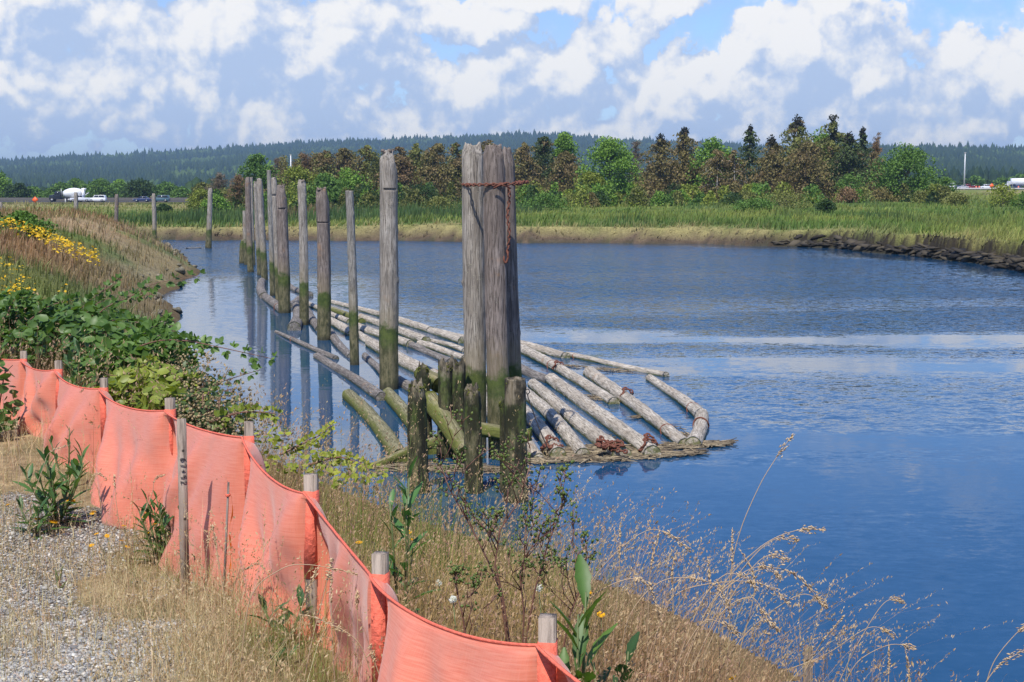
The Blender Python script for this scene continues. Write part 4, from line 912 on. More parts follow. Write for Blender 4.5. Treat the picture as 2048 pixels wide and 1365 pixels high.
def deadtree(h, w, seed, lo, hi, n=2600, size=0.30):
    rr = np.random.default_rng(seed); mb = MB(); C_ = []
    mb.tube([(0, 0, -0.5), (0.1, 0, h * .5), (0, 0.1, h * .96)], [0.013 * h, 0.009 * h, 0.02], 6)
    for i in range(60):
        zf = rr.uniform(0.1, 0.97); a = rr.uniform(0, 6.28); L = w / 2 * (1 - zf * .75) * rr.uniform(0.5, 1.1); k = np.linspace(0, 1, 5)
        P_ = np.stack([np.cos(a) * L * k, np.sin(a) * L * k, h * zf + L * (0.35 * k - 0.25 * k * k)], -1) + rr.normal(0, .08, (5, 3)) * k[:, None]
        mb.tube(P_, [0.045, 0.035, 0.026, 0.018, 0.008], 4)
        m_ = int(n / 60); kk = rr.random(m_); C_.append(np.stack([np.interp(kk, k, P_[:, j]) for j in range(3)], -1) + rr.normal(0, 0.10 * L + .1, (m_, 3)))
    V, Fs, c = leaves_np(np.concatenate(C_), size, lo, hi, seed, 0.0, 2.2)
    V = V.reshape(-1, 4, 3); mid = V.mean(1, keepdims=True); V[:, [1, 3]] = mid + (V[:, [1, 3]] - mid) * 0.28
    return V.reshape(-1, 3), Fs, c, mb
PAL = {'bright': ([0.055, 0.115, 0.018], [0.16, 0.26, 0.04]), 'green': ([0.04, 0.085, 0.018], [0.11, 0.19, 0.035]), 'dark': ([0.022, 0.05, 0.016], [0.065, 0.11, 0.028]), 'yellow': ([0.10, 0.13, 0.02], [0.23, 0.26, 0.045]),
       'olive': ([0.08, 0.095, 0.028], [0.23, 0.235, 0.065]), 'brown': ([0.10, 0.085, 0.03], [0.26, 0.215, 0.08]), 'sprdark': ([0.035, 0.06, 0.022], [0.10, 0.13, 0.04]), 'red': ([0.15, 0.095, 0.045], [0.31, 0.20, 0.105]),
       'grey': ([0.12, 0.095, 0.07], [0.24, 0.19, 0.14])}
for k_, f_ in (('bright', 1.45), ('green', 1.4), ('yellow', 1.3), ('olive', 1.15), ('brown', 1.1), ('sprdark', 1.15)): PAL[k_] = tuple([q * f_ for q in e] for e in PAL[k_])
NT_ = 0
def tree(kind, label, cx, topy, wpx, depth, pal, name=None, cat='tree', group='trees on the far bank', n=5200, size=None, bark='bark', basey=None, **k):
    global NT_; NT_ += 1
    t = (cx - 1024.0) / F; x, y = t * depth, depth; z = Z(x, y) if basey is None else EYE + (380 - basey) / F * depth
    top = at(cx, topy, depth).z; h = max(1.0, top - z); w = wpx / F * depth; lo, hi = PAL[pal]
    size = size or 0.30 * (depth / 260.0) ** 0.6
    if kind == 'broad': V, Fs, c, mb = broad(h, w, NT_ * 7 + 1, lo, hi, size * 1.15, n, **k)
    elif kind == 'spruce': V, Fs, c, mb = spruce(h, w, NT_ * 7 + 1, lo, hi, size, n, **k)
    elif kind == 'dead': V, Fs, c, mb = deadtree(h, w, NT_ * 7 + 1, lo, hi, n // 2, size)
    elif kind == 'bush':
        V, Fs, c, mb = broad(h, w, NT_ * 7 + 1, lo, hi, size * 0.85, n // 2, base=0.0)
    root = empty(name or {'broad': 'broadleaf_tree', 'spruce': 'spruce_tree', 'dead': 'dead_tree', 'bush': 'bush'}[kind], (x, y, z)); root.rotation_euler[2] = 0
    tag(root, label, cat, group)
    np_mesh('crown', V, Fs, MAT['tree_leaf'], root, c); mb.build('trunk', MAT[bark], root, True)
    return root
DT = (0.035, 0.035, 0.025)
for a in [('broad', 'dark green leafy tree above the far row of piles, leftmost tall green crown', 522, 310, 92, 268, 'green'),
          ('dead', 'bare brown tree at the left end of the far grove', 440, 348, 100, 262, 'grey'), ('dead', 'second bare brown tree just right of the left end of the grove', 478, 352, 80, 256, 'red'),
          ('spruce', 'small dark spruce at the left end beside the bare brown trees', 407, 362, 44, 285, 'olive'), ('bush', 'yellow green bush below the bare trees at the left end of the grove', 408, 378, 60, 242, 'yellow'),
          ('bush', 'yellow green shrub with fine leaves in front of the bare brown trees', 435, 392, 60, 236, 'bright'), ('broad', 'yellow green leafy tree behind the slim pile', 600, 334, 96, 250, 'yellow'),
          ('dead', 'tall brown bare tree behind the yellow green tree', 560, 318, 70, 300, 'grey'), ('dead', 'brown bare tree with a spreading top near the slim pile', 612, 306, 90, 300, 'red'),
          ('broad', 'green leafy tree behind the slender lichen pile', 700, 338, 90, 252, 'bright'), ('broad', 'rounded green tree low between the stout pile and slender pile', 655, 352, 90, 246, 'green')]: tree(*a)
for a, k in [(('spruce', 'brown tinged spruce above the stout pile', 650, 300, 80, 292, 'olive'), dict(dead=0.5)), (('spruce', 'brownish spruce between the stout pile and the slender pile', 690, 296, 84, 300, 'brown'), dict(dead=0.4)),
             (('spruce', 'dark tipped spruce left of the lone thick pile', 738, 290, 78, 296, 'olive'), dict(dead=0.3)), (('spruce', 'rusty brown spruce right of the lone thick pile', 800, 293, 76, 285, 'red'), dict(dead=0.7)),
             (('spruce', 'olive spruce second right of the lone thick pile', 838, 286, 84, 288, 'olive'), dict(dead=0.25)), (('spruce', 'spruce with brown patches left of the chained cluster', 876, 284, 80, 284, 'brown'), dict(dead=0.3)),
             (('spruce', 'spruce close behind the left chained pile', 915, 286, 84, 288, 'olive'), dict(dead=0.4)), (('spruce', 'spruce hidden behind the chained cluster', 975, 280, 90, 290, 'brown'), dict(dead=0.4)),
             (('spruce', 'brown spruce just right of the chained cluster', 1048, 284, 86, 284, 'brown'), dict(dead=0.35)), (('spruce', 'dark spruce second right of the chained cluster', 1086, 272, 70, 288, 'sprdark'), dict(dead=0.15)),
             (('spruce', 'brown spruce in front of the pale green topped tree', 1130, 300, 90, 272, 'brown'), dict(dead=0.45)), (('broad', 'pale green tree rising above the brown spruces', 1128, 264, 74, 290, 'bright'), {}),
             (('broad', 'big bright green leafy tree in the middle of the far grove', 1216, 274, 128, 256, 'bright'), dict(n=7500)), (('broad', 'small yellow green tree under the left side of the big bright tree', 1180, 345, 70, 248, 'yellow'), {}),
             (('dead', 'thin grey bare tree right of the big bright tree', 1270, 282, 60, 290, 'grey'), {}), (('spruce', 'wide brown olive spruce right of the big bright tree', 1318, 276, 104, 272, 'brown'), dict(dead=0.25, tipcol=DT)),
             (('spruce', 'dark brown spruce with tufted cone laden top', 1366, 262, 90, 275, 'brown'), dict(dead=0.15, tipcol=DT)), (('broad', 'leaning bright green tree left of the white trunks', 1425, 276, 106, 268, 'bright'), {}),
             (('spruce', 'brown spruce with a bare white trunk showing', 1432, 296, 70, 258, 'brown'), dict(sparse=1.0, dead=0.6, bark='pale_bark', n=2600)), (('spruce', 'second sparse brown spruce with a white trunk', 1466, 300, 60, 258, 'brown'), dict(sparse=1.0, dead=0.6, bark='pale_bark', n=2400)),
             (('spruce', 'narrow dark spruce standing alone in the gap', 1496, 258, 50, 286, 'sprdark'), dict(n=3600, tipcol=DT)), (('spruce', 'broad brown olive spruce at the left of the tallest clump', 1540, 282, 92, 262, 'brown'), dict(dead=0.3, tipcol=DT)),
             (('spruce', 'tallest brown spruce with a tufted crest', 1590, 240, 120, 268, 'olive'), dict(dead=0.4, tipcol=DT, n=7500)), (('spruce', 'brown spruce in front of the tallest clump with drooping olive boughs', 1608, 282, 110, 258, 'brown'), dict(dead=0.45, n=6500)),
             (('broad', 'bright green broadleaf crown showing within the tallest clump', 1634, 256, 80, 274, 'bright'), {}), (('spruce', 'tall dark green spruce at the right of the tallest clump', 1660, 242, 110, 266, 'olive'), dict(dead=0.1, tipcol=DT, n=7000)),
             (('spruce', 'deep green spruce sloping to the right edge of the clump', 1692, 268, 90, 262, 'sprdark'), dict(dead=0.1, tipcol=DT)), (('bush', 'leafy green bush at the right foot of the tallest clump', 1700, 345, 70, 250, 'green'), {}),
             (('spruce', 'slim dark spruce with drooping top right of the clump', 1719, 264, 44, 280, 'sprdark'), dict(n=3000, tipcol=DT)), (('dead', 'bare twiggy reddish tree beside the slim dark spruce', 1748, 262, 60, 285, 'red'), {}),
             (('spruce', 'sparse brown spruce left of the round green tree', 1742, 300, 60, 278, 'brown'), dict(dead=0.6, n=2500)), (('broad', 'round solitary green tree at the right end of the grove', 1806, 297, 150, 252, 'green'), dict(n=9000)),
             (('bush', 'green bush at the right foot of the round tree', 1882, 356, 56, 250, 'green'), {})]: tree(*a, **k)
GB = 'bushes at the foot of the far grove'
for a in [('dark evergreen bush right of the lone thick pile', 846, 370, 100, 236, 'dark'), ('bush between the slender pile and the lone thick pile', 730, 372, 76, 236, 'dark'), ('yellow tinted bush right of the chained cluster', 1062, 368, 90, 240, 'yellow'),
          ('low green thicket right of the chained cluster', 1090, 392, 110, 214, 'green'), ('brown scrubby bush under the big bright tree', 1160, 385, 80, 236, 'olive'), ('dark green bush below the white trunks', 1570, 388, 150, 196, 'olive'),
          ('compact dark bush in front of the tallest clump', 1648, 402, 44, 172, 'dark'), ('green bush at the foot of the brown spruces', 1330, 388, 80, 246, 'olive'), ('round green bush between white trunks', 1428, 386, 44, 246, 'green'),
          ('reddish bush left of the round green tree', 1690, 378, 60, 240, 'red'), ('dark little bush out on the marsh at left', 330, 408, 34, 230, 'dark'), ('bush behind the slim pile at marsh level', 585, 388, 80, 240, 'green'),
          ('yellowish shrub at the right end of the marsh', 2000, 372, 90, 210, 'yellow'), ('green shrub by the right picture edge', 2052, 384, 70, 190, 'green'), ('low olive shrub below the light pole', 1910, 388, 60, 220, 'olive'),
          ('low bush left of the compact dark one', 1510, 400, 90, 188, 'green'), ('small olive bush on the marsh left of the chained cluster', 880, 398, 70, 200, 'olive'), ('leafy bush at marsh level right of the round tree', 1845, 385, 80, 236, 'olive'),
          ('bush under the brown spruces right of centre', 1265, 388, 70, 250, 'brown'), ('shaggy bush under the leaning bright tree', 1380, 388, 70, 248, 'brown'), ('bush at the foot of the tallest spruces', 1760, 380, 70, 246, 'brown')]:
    tree('bush', a[0], a[1], a[2], a[3], a[4], a[5], group=GB, cat='bush', n=3600)
GR = 'trees lining the highway'
for i, a in enumerate([('green roadside tree at the left picture edge', 0, 348, 80, 440, 'bright'), ('olive tree second from the left picture edge', 42, 370, 60, 430, 'dark'), ('green tree just left of the mixer truck', 70, 376, 50, 450, 'green'),
          ('leafy tree behind the mixer truck cab', 128, 370, 66, 460, 'green'), ('tall green tree behind the mixer drum', 158, 357, 54, 480, 'green'), ('rounded tree right of the mixer drum', 205, 363, 76, 450, 'green'),
          ('tree peeping over behind the rounded roadside trees', 245, 359, 44, 500, 'bright'), ('darkest round tree of the roadside row', 284, 360, 72, 430, 'dark'), ('pale green tree right of the darkest one', 335, 367, 70, 450, 'green'),
          ('small tree at the right end of the left roadside row', 366, 376, 44, 440, 'green'), ('low tree between the orange sign and the truck', 96, 386, 40, 440, 'green'), ('green tree filling in between the rounded roadside trees', 235, 372, 60, 460, 'green'), ('tree behind the darkest roadside tree on its left', 262, 372, 50, 470, 'green')]):
    tree('broad', a[0], a[1], a[2], a[3], a[4], a[5], group=GR, n=3000, size=0.46)
for i, a in enumerate([('green tree left of the tall pole', 1890, 358, 34, 600, 'green'), ('round tree right of the tall pole', 1945, 354, 44, 610, 'green'), ('tree between the pole and the orange sign', 1968, 362, 34, 620, 'dark'),
          ('bright tree behind the white car on the right', 2000, 356, 44, 620, 'green'), ('tree behind the white semi trailer', 2035, 350, 56, 630, 'green'), ('tree right of the highway pole', 1922, 362, 36, 600, 'dark')]):
    tree('broad', a[0], a[1], a[2], a[3], a[4], a[5], group=GR, n=1500, size=0.6)
def belt(name, label, x0, x1, y0, y1, depth, n, lo, hi, ws=0.24):
    t = (rng.uniform(x0, x1, n) - 1024) / F; D_ = depth + rng.uniform(0, 120, n); tp = rng.uniform(y0, y1, n)
    top = EYE + (380 - tp) / F * D_; z0 = np.full(n, 3.0); h = np.maximum(top - z0, 3); w = h * rng.uniform(ws * .7, ws * 1.4, n)
    Vc = [(math.cos(a) * q, math.sin(a) * q, zz) for zz, q in ((0.0, 1.0), (0.35, .9), (0.36, .55), (0.7, .5)) for a in np.linspace(0, 2 * math.pi, 7)[:-1]] + [(0, 0, 1.0)]
    Fq = [[6 * l + i, 6 * l + (i + 1) % 6, 6 * (l + 1) + (i + 1) % 6, 6 * (l + 1) + i] for l in range(3) for i in range(6)]; Ft_ = [[18 + i, 18 + (i + 1) % 6, 24] for i in range(6)]
    Z0 = np.zeros(n); Mx = np.stack([np.stack([w, Z0, Z0], -1), np.stack([Z0, w, Z0], -1), np.stack([rng.normal(0, .3, n), Z0, h], -1)], 1)
    V, Fs, c = scatter(Vc, [Fq, Ft_], np.stack([t * D_, D_, z0], -1), Mx, lerpc(lo, hi, rng.random(n)))
    V += rng.normal(0, 0.35, V.shape)
    tag(np_mesh(name, V, Fs, MAT['far_leaf'], None, c), label, 'forest', kind='stuff')
belt('distant_wood', 'dark conifer belt at the foot of the right hill', 1720, 2600, 330, 362, 900, 800, [0.012, 0.03, 0.016], [0.03, 0.055, 0.022])
belt('distant_wood', 'dark wood behind the roadside trees on the left', -400, 520, 372, 392, 700, 700, [0.015, 0.035, 0.018], [0.035, 0.07, 0.022], 0.5)
belt('distant_wood', 'wood closing the gaps behind the far grove', 380, 1900, 352, 388, 640, 900, [0.015, 0.035, 0.016], [0.045, 0.08, 0.025], 0.45)

def thicket(name, label, x0, x1, top0, top1, D0, D1, n, pals, K):
    """scrub too tangled to count: leaf and twig clumps from the ground up to a ragged top"""
    C_, T_, cols = [], [], []
    for k in range(K):
        cx = rng.uniform(x0, x1); D_ = rng.uniform(D0, D1); t = (cx - 1024) / F; zt = at(cx, rng.uniform(top0, top1), D_).z; z0 = Z(t * D_, D_); r = rng.uniform(1.3, 3.0); m_ = n // K; q = rng.random(m_)
        w = r * (1.05 - 0.75 * q); a = rng.uniform(0, 6.28, m_); P = np.stack([t * D_ + w * np.cos(a) * rng.random(m_) ** .5, D_ + w * np.sin(a), z0 + (zt - z0) * q * (0.92 + 0.16 * rng.random(m_))], -1)
        lo, hi = PAL[pals[rng.integers(len(pals))]]; b = rng.uniform(.7, 1.15); cols.append(lerpc(np.array(lo) * b, np.array(hi) * b, rng.random(m_))); C_.append(P)
    C_ = np.concatenate(C_); c = np.concatenate(cols); s_ = 0.34 * rng.uniform(.6, 1.3, len(C_)); V, Fs, c = scatter(LEAF4, [[[0, 1, 2, 3]]], C_, basis(norm(rng.normal(size=(len(C_), 3)) + np.array([0, 0, .3])), rdir(len(C_)), np.stack([s_ * .8, s_ * 1.5, s_], -1)), c)
    tag(np_mesh(name, V, Fs, MAT['tree_leaf'], None, c), label, 'thicket', kind='stuff')
thicket('thicket', 'olive and brown scrub filling the far grove left of the chained cluster', 540, 1130, 308, 352, 292, 325, 80000, ['olive', 'brown', 'olive', 'grey', 'yellow', 'olive'], 120)
thicket('thicket', 'olive brown scrub filling the far grove right of the big bright tree', 1270, 1760, 325, 368, 285, 315, 45000, ['brown', 'olive', 'sprdark', 'olive', 'grey'], 90)
thicket('thicket', 'leafy undergrowth along the foot of the far grove', 430, 1900, 366, 392, 228, 262, 60000, ['green', 'olive', 'bright', 'yellow', 'olive', 'dark', 'brown'], 150)
# ------------------------------------------------------------------ grass: blades as tapering ribbons, seed heads as tiny husks
def blades(P, h, w, az, lean, col, seg=3, tipcol=None):
    n = len(P); d = np.stack([np.cos(az), np.sin(az), np.zeros(n)], -1); a2 = az + rng.uniform(0.8, 2.3, n); s_ = np.stack([np.cos(a2), np.sin(a2), np.zeros(n)], -1)
    V = np.empty((n, 2 * (seg + 1), 3)); C_ = np.empty((n, 2 * (seg + 1), 3)); tc_ = col if tipcol is None else tipcol
    for k in range(seg + 1):
        q = k / seg; c = P + np.array([0, 0, 1.0]) * (h * q * (1 - 0.25 * lean * q))[:, None] + d * (h * lean * q ** 2 * 0.8)[:, None]
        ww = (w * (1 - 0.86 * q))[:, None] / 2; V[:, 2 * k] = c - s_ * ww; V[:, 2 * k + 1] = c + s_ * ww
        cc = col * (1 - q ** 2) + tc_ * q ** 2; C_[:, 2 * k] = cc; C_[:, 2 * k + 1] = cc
    base = (np.arange(n) * 2 * (seg + 1))[:, None, None]
    f = np.array([[2 * k, 2 * k + 1, 2 * k + 3, 2 * k + 2] for k in range(seg)])[None] + base
    return V.reshape(-1, 3), [f.reshape(-1, 4)], C_.reshape(-1, 3)
def heads(P, h, az, lean, col, m=9, size=0.006, spread=0.03, z0=0.68, aspect=3.0):
    """husks along the top third of each blade"""
    n = len(P); q = rng.uniform(z0, 1.02, (n, m)); d = np.stack([np.cos(az), np.sin(az), np.zeros(n)], -1)
    c = P[:, None] + np.array([0, 0, 1.0]) * (h[:, None] * q * (1 - 0.25 * lean[:, None] * q))[..., None] + d[:, None] * (h[:, None] * lean[:, None] * q ** 2 * 0.8)[..., None]
    c = c + rng.normal(0, 1, (n, m, 3)) * (spread * (1.15 - q))[..., None] * (h[:, None, None] * 2.2); c = c.reshape(-1, 3); N_ = n * m
    f = norm(np.repeat(d, m, 0) * 0.5 + rng.normal(0, 0.5, (N_, 3)) + np.array([0, 0, 0.9])); s_ = np.asarray(size) * rng.uniform(0.6, 1.4, N_) if np.isscalar(size) else np.repeat(size, m) * rng.uniform(0.6, 1.4, N_)
    Mx = basis(f, rdir(N_), np.stack([s_, s_ * aspect, s_], -1)); return scatter(LEAF4, [[[0, 1, 2, 3]]], c, Mx, np.repeat(col, m, 0))
def join(parts):
    V = []; Fs = {}; C_ = []; n = 0
    for (v, fs, c) in parts:
        for f in fs:
            f = np.asarray(f); Fs.setdefault(f.shape[1], []).append(f + n)
        V.append(v); C_.append(c); n += len(v)
    return np.concatenate(V), [np.concatenate(a) for a in Fs.values()], np.concatenate(C_)
def stuff(name, label, parts, mat='grass', cat='grass'):
    V, Fs, c = join(parts); o = np_mesh(name, V, Fs, MAT[mat], None, np.clip(c, 0.005, 0.95)); tag(o, label, cat, kind='stuff'); return o
def sample(n, t0, t1, y0, y1, p=1.0):
    """even over the view: bearing uniform, 1/distance uniform"""
    t = rng.uniform(t0, t1, n); iy = rng.uniform(1 / y1, 1 / y0, n) if p == 1 else (1 / y1 + (1 / y0 - 1 / y1) * rng.random(n) ** p); y = 1 / iy
    return t * y, y
CONE = {}
def ground_at(x, y):
    z, d, ne, wa = land(x, y); return z, d, ne, wa

def var(c, s_=0.22):
    n = len(c); return c * (1 + rng.normal(0, s_, (n, 1))) * (1 + rng.normal(0, 0.06, (n, 3)))

# --- bank between the fence and the water
def bank_grass(n, t0, t1, y0, y1, hlo, hhi, wd, seg, headfrac, m, hs):
    x, y = sample(n, t0, t1, y0, y1, 0.75); z, d, ne, wa = ground_at(x, y); side = fence_side(x, y)
    keep = ne & (side < -0.02) & (d > 0.0) & (rng.random(n) < (0.35 + 1.3 * fbm(x, y, 0.9, 3, 71)) * (1 - 0.3 * sstep(0.03, 0.13, x / y))); x, y, z, d = x[keep], y[keep], z[keep], d[keep]; n = len(x)
    a = fbm(x, y, 1.6, 3, 81); b = fbm(x, y, 2.6, 3, 91)
    col = lerpc([0.38, 0.27, 0.125], [0.15, 0.20, 0.045], sstep(0.42, 0.62, a)); col = lerpc(col, [0.34, 0.195, 0.125], sstep(0.42, 0.6, b) * 0.8)
    tall = rng.random(n) < headfrac * (1 - 0.55 * sstep(0.03, 0.13, x / y))
    h = rng.uniform(hlo, hhi, n) * np.where(y > 8, 1.15, 1.35) * np.where(tall, 1.45, 0.85) * (0.6 + 0.8 * a) * sstep(-0.3, 1.5, d); dcr = np.maximum(x - np.interp(y, CREST[:, 1], CREST[:, 0]), 0); h = h * (1 - 0.5 * sstep(0.3, 3.0, dcr)) * (1 - 0.35 * sstep(0.03, 0.2, x / y))
    P = np.stack([x, y, z - 0.02], -1); az = rng.normal(0.3, 1.3, n); lean = np.abs(rng.normal(0.25, 0.3, n)).clip(0, 1.1); w = np.maximum(wd, 0.00042 * y) * rng.uniform(0.6, 1.4, n) * np.where(tall, 0.6, 1.1)
    out = [blades(P, h, w, az, lean, var(col), seg, var(col * 1.25))]
    if tall.any():
        pc = lerpc([0.36, 0.21, 0.15], [0.50, 0.37, 0.20], rng.random(tall.sum())); out.append(heads(P[tall], h[tall], az[tall], lean[tall], pc, m, hs, 0.03))
    return out
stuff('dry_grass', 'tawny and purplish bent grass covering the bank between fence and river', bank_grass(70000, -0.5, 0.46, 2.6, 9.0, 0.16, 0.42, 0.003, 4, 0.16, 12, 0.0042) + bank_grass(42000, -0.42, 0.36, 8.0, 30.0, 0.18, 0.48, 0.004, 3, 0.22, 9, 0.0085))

# --- gravel side: dry tufts and litter
x, y = sample(90000, -0.46, 0.12, 2.6, 13.0, 0.8); z, d, ne, wa = ground_at(x, y); s_ = fence_side(x, y); gm = gravel_mask(x, y); tf = fbm(x, y, 0.35, 3, 101); t_b = x / y
dens = np.clip(1.15 - gm * 1.0, 0, 1) * (0.35 + 1.2 * tf) + gm * 0.9 * sstep(0.54, 0.64, tf) + 0.06 + 0.22 * gm * sstep(-0.34, -0.22, t_b)
keep = ne & (s_ > 0.0) & (rng.random(len(x)) < dens); x, y, z, s_, gm, tf = [q[keep] for q in (x, y, z, s_, gm, tf)]; n = len(x)
col = lerpc([0.54, 0.44, 0.26], [0.22, 0.24, 0.07], sstep(0.52, 0.68, fbm(x, y, 0.5, 3, 111))); col = lerpc(col, [0.40, 0.24, 0.15], (rng.random(n) < 0.25) * 0.8)
tall = rng.random(n) < 0.09; h = rng.uniform(0.04, 0.26, n) * np.where(tall, 2.0, 0.9) * (1 - 0.5 * gm) * (0.7 + 0.6 * tf); az = rng.uniform(0, 6.28, n); lean = np.abs(rng.normal(0.6, 0.6, n)).clip(0, 2.2)
P = np.stack([x, y, z - 0.005], -1); pr = [blades(P, h, np.maximum(0.0022, 0.0004 * y) * rng.uniform(0.6, 1.3, n), az, lean, var(col), 3, var(col * 1.15))]
pr.append(heads(P[tall], h[tall], az[tall], lean[tall], lerpc([0.46, 0.32, 0.18], [0.56, 0.45, 0.27], rng.random(tall.sum())), 9, 0.004, 0.012))
stuff('straw_grass', 'short straw coloured grass and litter on the gravel side of the fence', pr)

# --- gravel stones
oc = [(1, 0, 0), (0, 1, 0), (-1, 0, 0), (0, -1, 0), (.6, .6, .55), (-.6, .6, .5), (-.6, -.6, .6), (.6, -.6, .5), (0, 0, .8), (.1, .1, -.6)]
ocf = [[0, 4, 8], [4, 1, 8], [1, 5, 8], [5, 2, 8], [2, 6, 8], [6, 3, 8], [3, 7, 8], [7, 0, 8], [0, 9, 1], [1, 9, 2], [2, 9, 3], [3, 9, 0], [0, 1, 4], [1, 2, 5], [2, 3, 6], [3, 0, 7]]
x, y = sample(80000, -0.44, 0.05, 4.2, 11.0, 0.9); z, d, ne, wa = ground_at(x, y); gm = gravel_mask(x, y); keep = ne & (gm > 0.12) & (rng.random(len(x)) < gm * 1.2); x, y, z = x[keep], y[keep], z[keep]; n = len(x)
z = z + (fbm(x, y, 0.5, 3, 4) - 0.5) * 0.07
sz = 0.0032 + 0.0062 * rng.random(n) ** 2.4 + (rng.random(n) < 0.012) * 0.010; Mx = basis(rdir(n) * np.array([1, 1, .25]), np.tile([0, 0, 1.0], (n, 1)) + rng.normal(0, .2, (n, 3)), np.stack([sz, sz * rng.uniform(1, 1.7, n), sz * rng.uniform(.4, .8, n)], -1))
pal = np.array([[0.30, 0.295, 0.285], [0.42, 0.40, 0.36], [0.19, 0.19, 0.19], [0.52, 0.48, 0.41], [0.36, 0.33, 0.27], [0.44, 0.32, 0.22], [0.60, 0.58, 0.52], [0.26, 0.265, 0.25]])
stuff('gravel', 'grey crushed gravel covering the ground at the lower left', [scatter(oc, [ocf], np.stack([x, y, z + sz * 0.25], -1), Mx, pal[rng.choice(8, n, p=[.22, .2, .15, .13, .12, .05, .05, .08])] * rng.uniform(.8, 1.2, (n, 1)))], 'stone', 'gravel')

# --- levee meadow
def meadow(n, y0, y1, t0=-0.62, t1=-0.10):
    x, y = sample(n, t0, t1, y0, y1); z, d, ne, wa = ground_at(x, y); keep = ne & (d > 0.5) & ((fence_side(x, y) < -0.3) | (y > 14)) & (rng.random(n) < sstep(0.3, 4.0, d) + 0.35); x, y, z, d = x[keep], y[keep], z[keep], d[keep]; n = len(x)
    col = groundcol(x, y, d, np.ones(n, bool), np.zeros(n, bool)); tuft = fbm(x, y, 1.2, 3, 121); P = np.stack([x, y, z - 0.03], -1)
    h = rng.uniform(0.25, 0.62, n) * (0.55 + 0.9 * tuft); az = rng.normal(0.2, 1.0, n); lean = np.abs(rng.normal(0.35, 0.25, n)); w = np.maximum(0.006, 0.00085 * y) * rng.uniform(0.5, 1.3, n)
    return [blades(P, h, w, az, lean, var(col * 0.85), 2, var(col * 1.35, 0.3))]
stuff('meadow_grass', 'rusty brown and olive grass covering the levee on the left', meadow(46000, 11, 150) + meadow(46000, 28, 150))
def flowers(name, label, spots, n, hgt, size, lo, hi):
    C_ = []
    for (px, py, rx, ry, wt) in spots:
        m_ = int(n * wt); a = rng.uniform(0, 6.28, m_); q = rng.random(m_) ** 0.6
        for u, v in zip(px + rx * q * np.cos(a), py + ry * q * np.sin(a)): C_.append(onz(u, v, 3.35 + hgt * 0.7))
    C_ = np.array(C_); z, d, ne, wa = ground_at(C_[:, 0], C_[:, 1]); ok_ = ne & (d > 3) & (C_[:, 1] < 120); C_ = C_[ok_]; z = z[ok_]; n = len(C_); C_[:, 2] = z + hgt * rng.uniform(0.6, 1.15, n)
    s_ = np.maximum(size, 0.0019 * C_[:, 1]) * rng.uniform(0.6, 1.3, n); Mx = basis(rdir(n) * np.array([1, 1, 0.2]), np.tile([0, 0, 1.0], (n, 1)) + rng.normal(0, 0.45, (n, 3)), np.stack([s_, s_, s_], -1))
    stuff(name, label, [scatter(LEAF4, [[[0, 1, 2, 3]]], C_, Mx, lerpc(lo, hi, rng.random(n)))], 'petal', 'wildflowers')
flowers('yellow_wildflowers', 'drift of yellow wildflowers in the levee meadow at the left edge', [(65, 508, 80, 24, .40), (40, 540, 60, 25, .14), (75, 480, 50, 12, .16), (20, 500, 40, 30, .10), (60, 437, 90, 4, .05), (215, 438, 42, 5, .04), (130, 440, 60, 5, .04), (15, 465, 60, 8, .06), (140, 470, 60, 12, .03), (20, 535, 40, 34, .05), (110, 520, 60, 20, .05), (250, 446, 20, 5, .02)],
        6500, 0.72, 0.022, [0.75, 0.42, 0.02], [0.85, 0.62, 0.05])
flowers('white_wildflowers', 'few white wildflowers on the levee crest', [(205, 448, 16, 5, .5), (20, 560, 20, 14, .1), (200, 446, 8, 3, .3)], 130, 0.7, 0.03, [0.7, 0.7, 0.66], [0.85, 0.85, 0.8])

# --- marsh on the far side
def marsh(n, y0, y1, hs, ws, t0=-0.42, t1=0.50, p=1.0):
    x, y = sample(n, t0, t1, y0, y1, p); z, d, ne, wa = ground_at(x, y); rd = road_depth(x / y); keep = ~ne & ~wa & (d > 0.35) & (y < rd - 12); x, y, z, d = x[keep], y[keep], z[keep], d[keep]; n = len(x)
    col = groundcol(x, y, d, np.zeros(n, bool), np.zeros(n, bool)); reed = sstep(0.50, 0.60, fbm(x, y * 0.25, 16, 3, 61)) * sstep(8, 14, d); tuft = fbm(x, y, 3.0, 3, 131)
    col = col * (0.75 + 0.6 * fbm(x, y * 0.4, 5.0, 4, 141))[:, None]
    h = rng.uniform(0.35, 0.85, n) * (0.5 + tuft) * hs * (1 + 0.7 * reed) * np.where(d < 3, 0.7, 1.0); az = rng.normal(0.4, 0.9, n); lean = np.abs(rng.normal(0.45, 0.25, n)) * (1 - 0.75 * reed); w = ws * y * rng.uniform(0.5, 1.4, n)
    lean = np.where(d < 2.5, lean + 0.5, lean)
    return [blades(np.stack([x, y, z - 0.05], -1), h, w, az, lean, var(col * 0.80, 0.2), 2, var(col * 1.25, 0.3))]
stuff('marsh_grass', 'bright green and straw marsh grass and reeds on the far bank', marsh(75000, 80, 380, 1.0, 0.0009) + marsh(34000, 80, 170, 1.1, 0.0008))
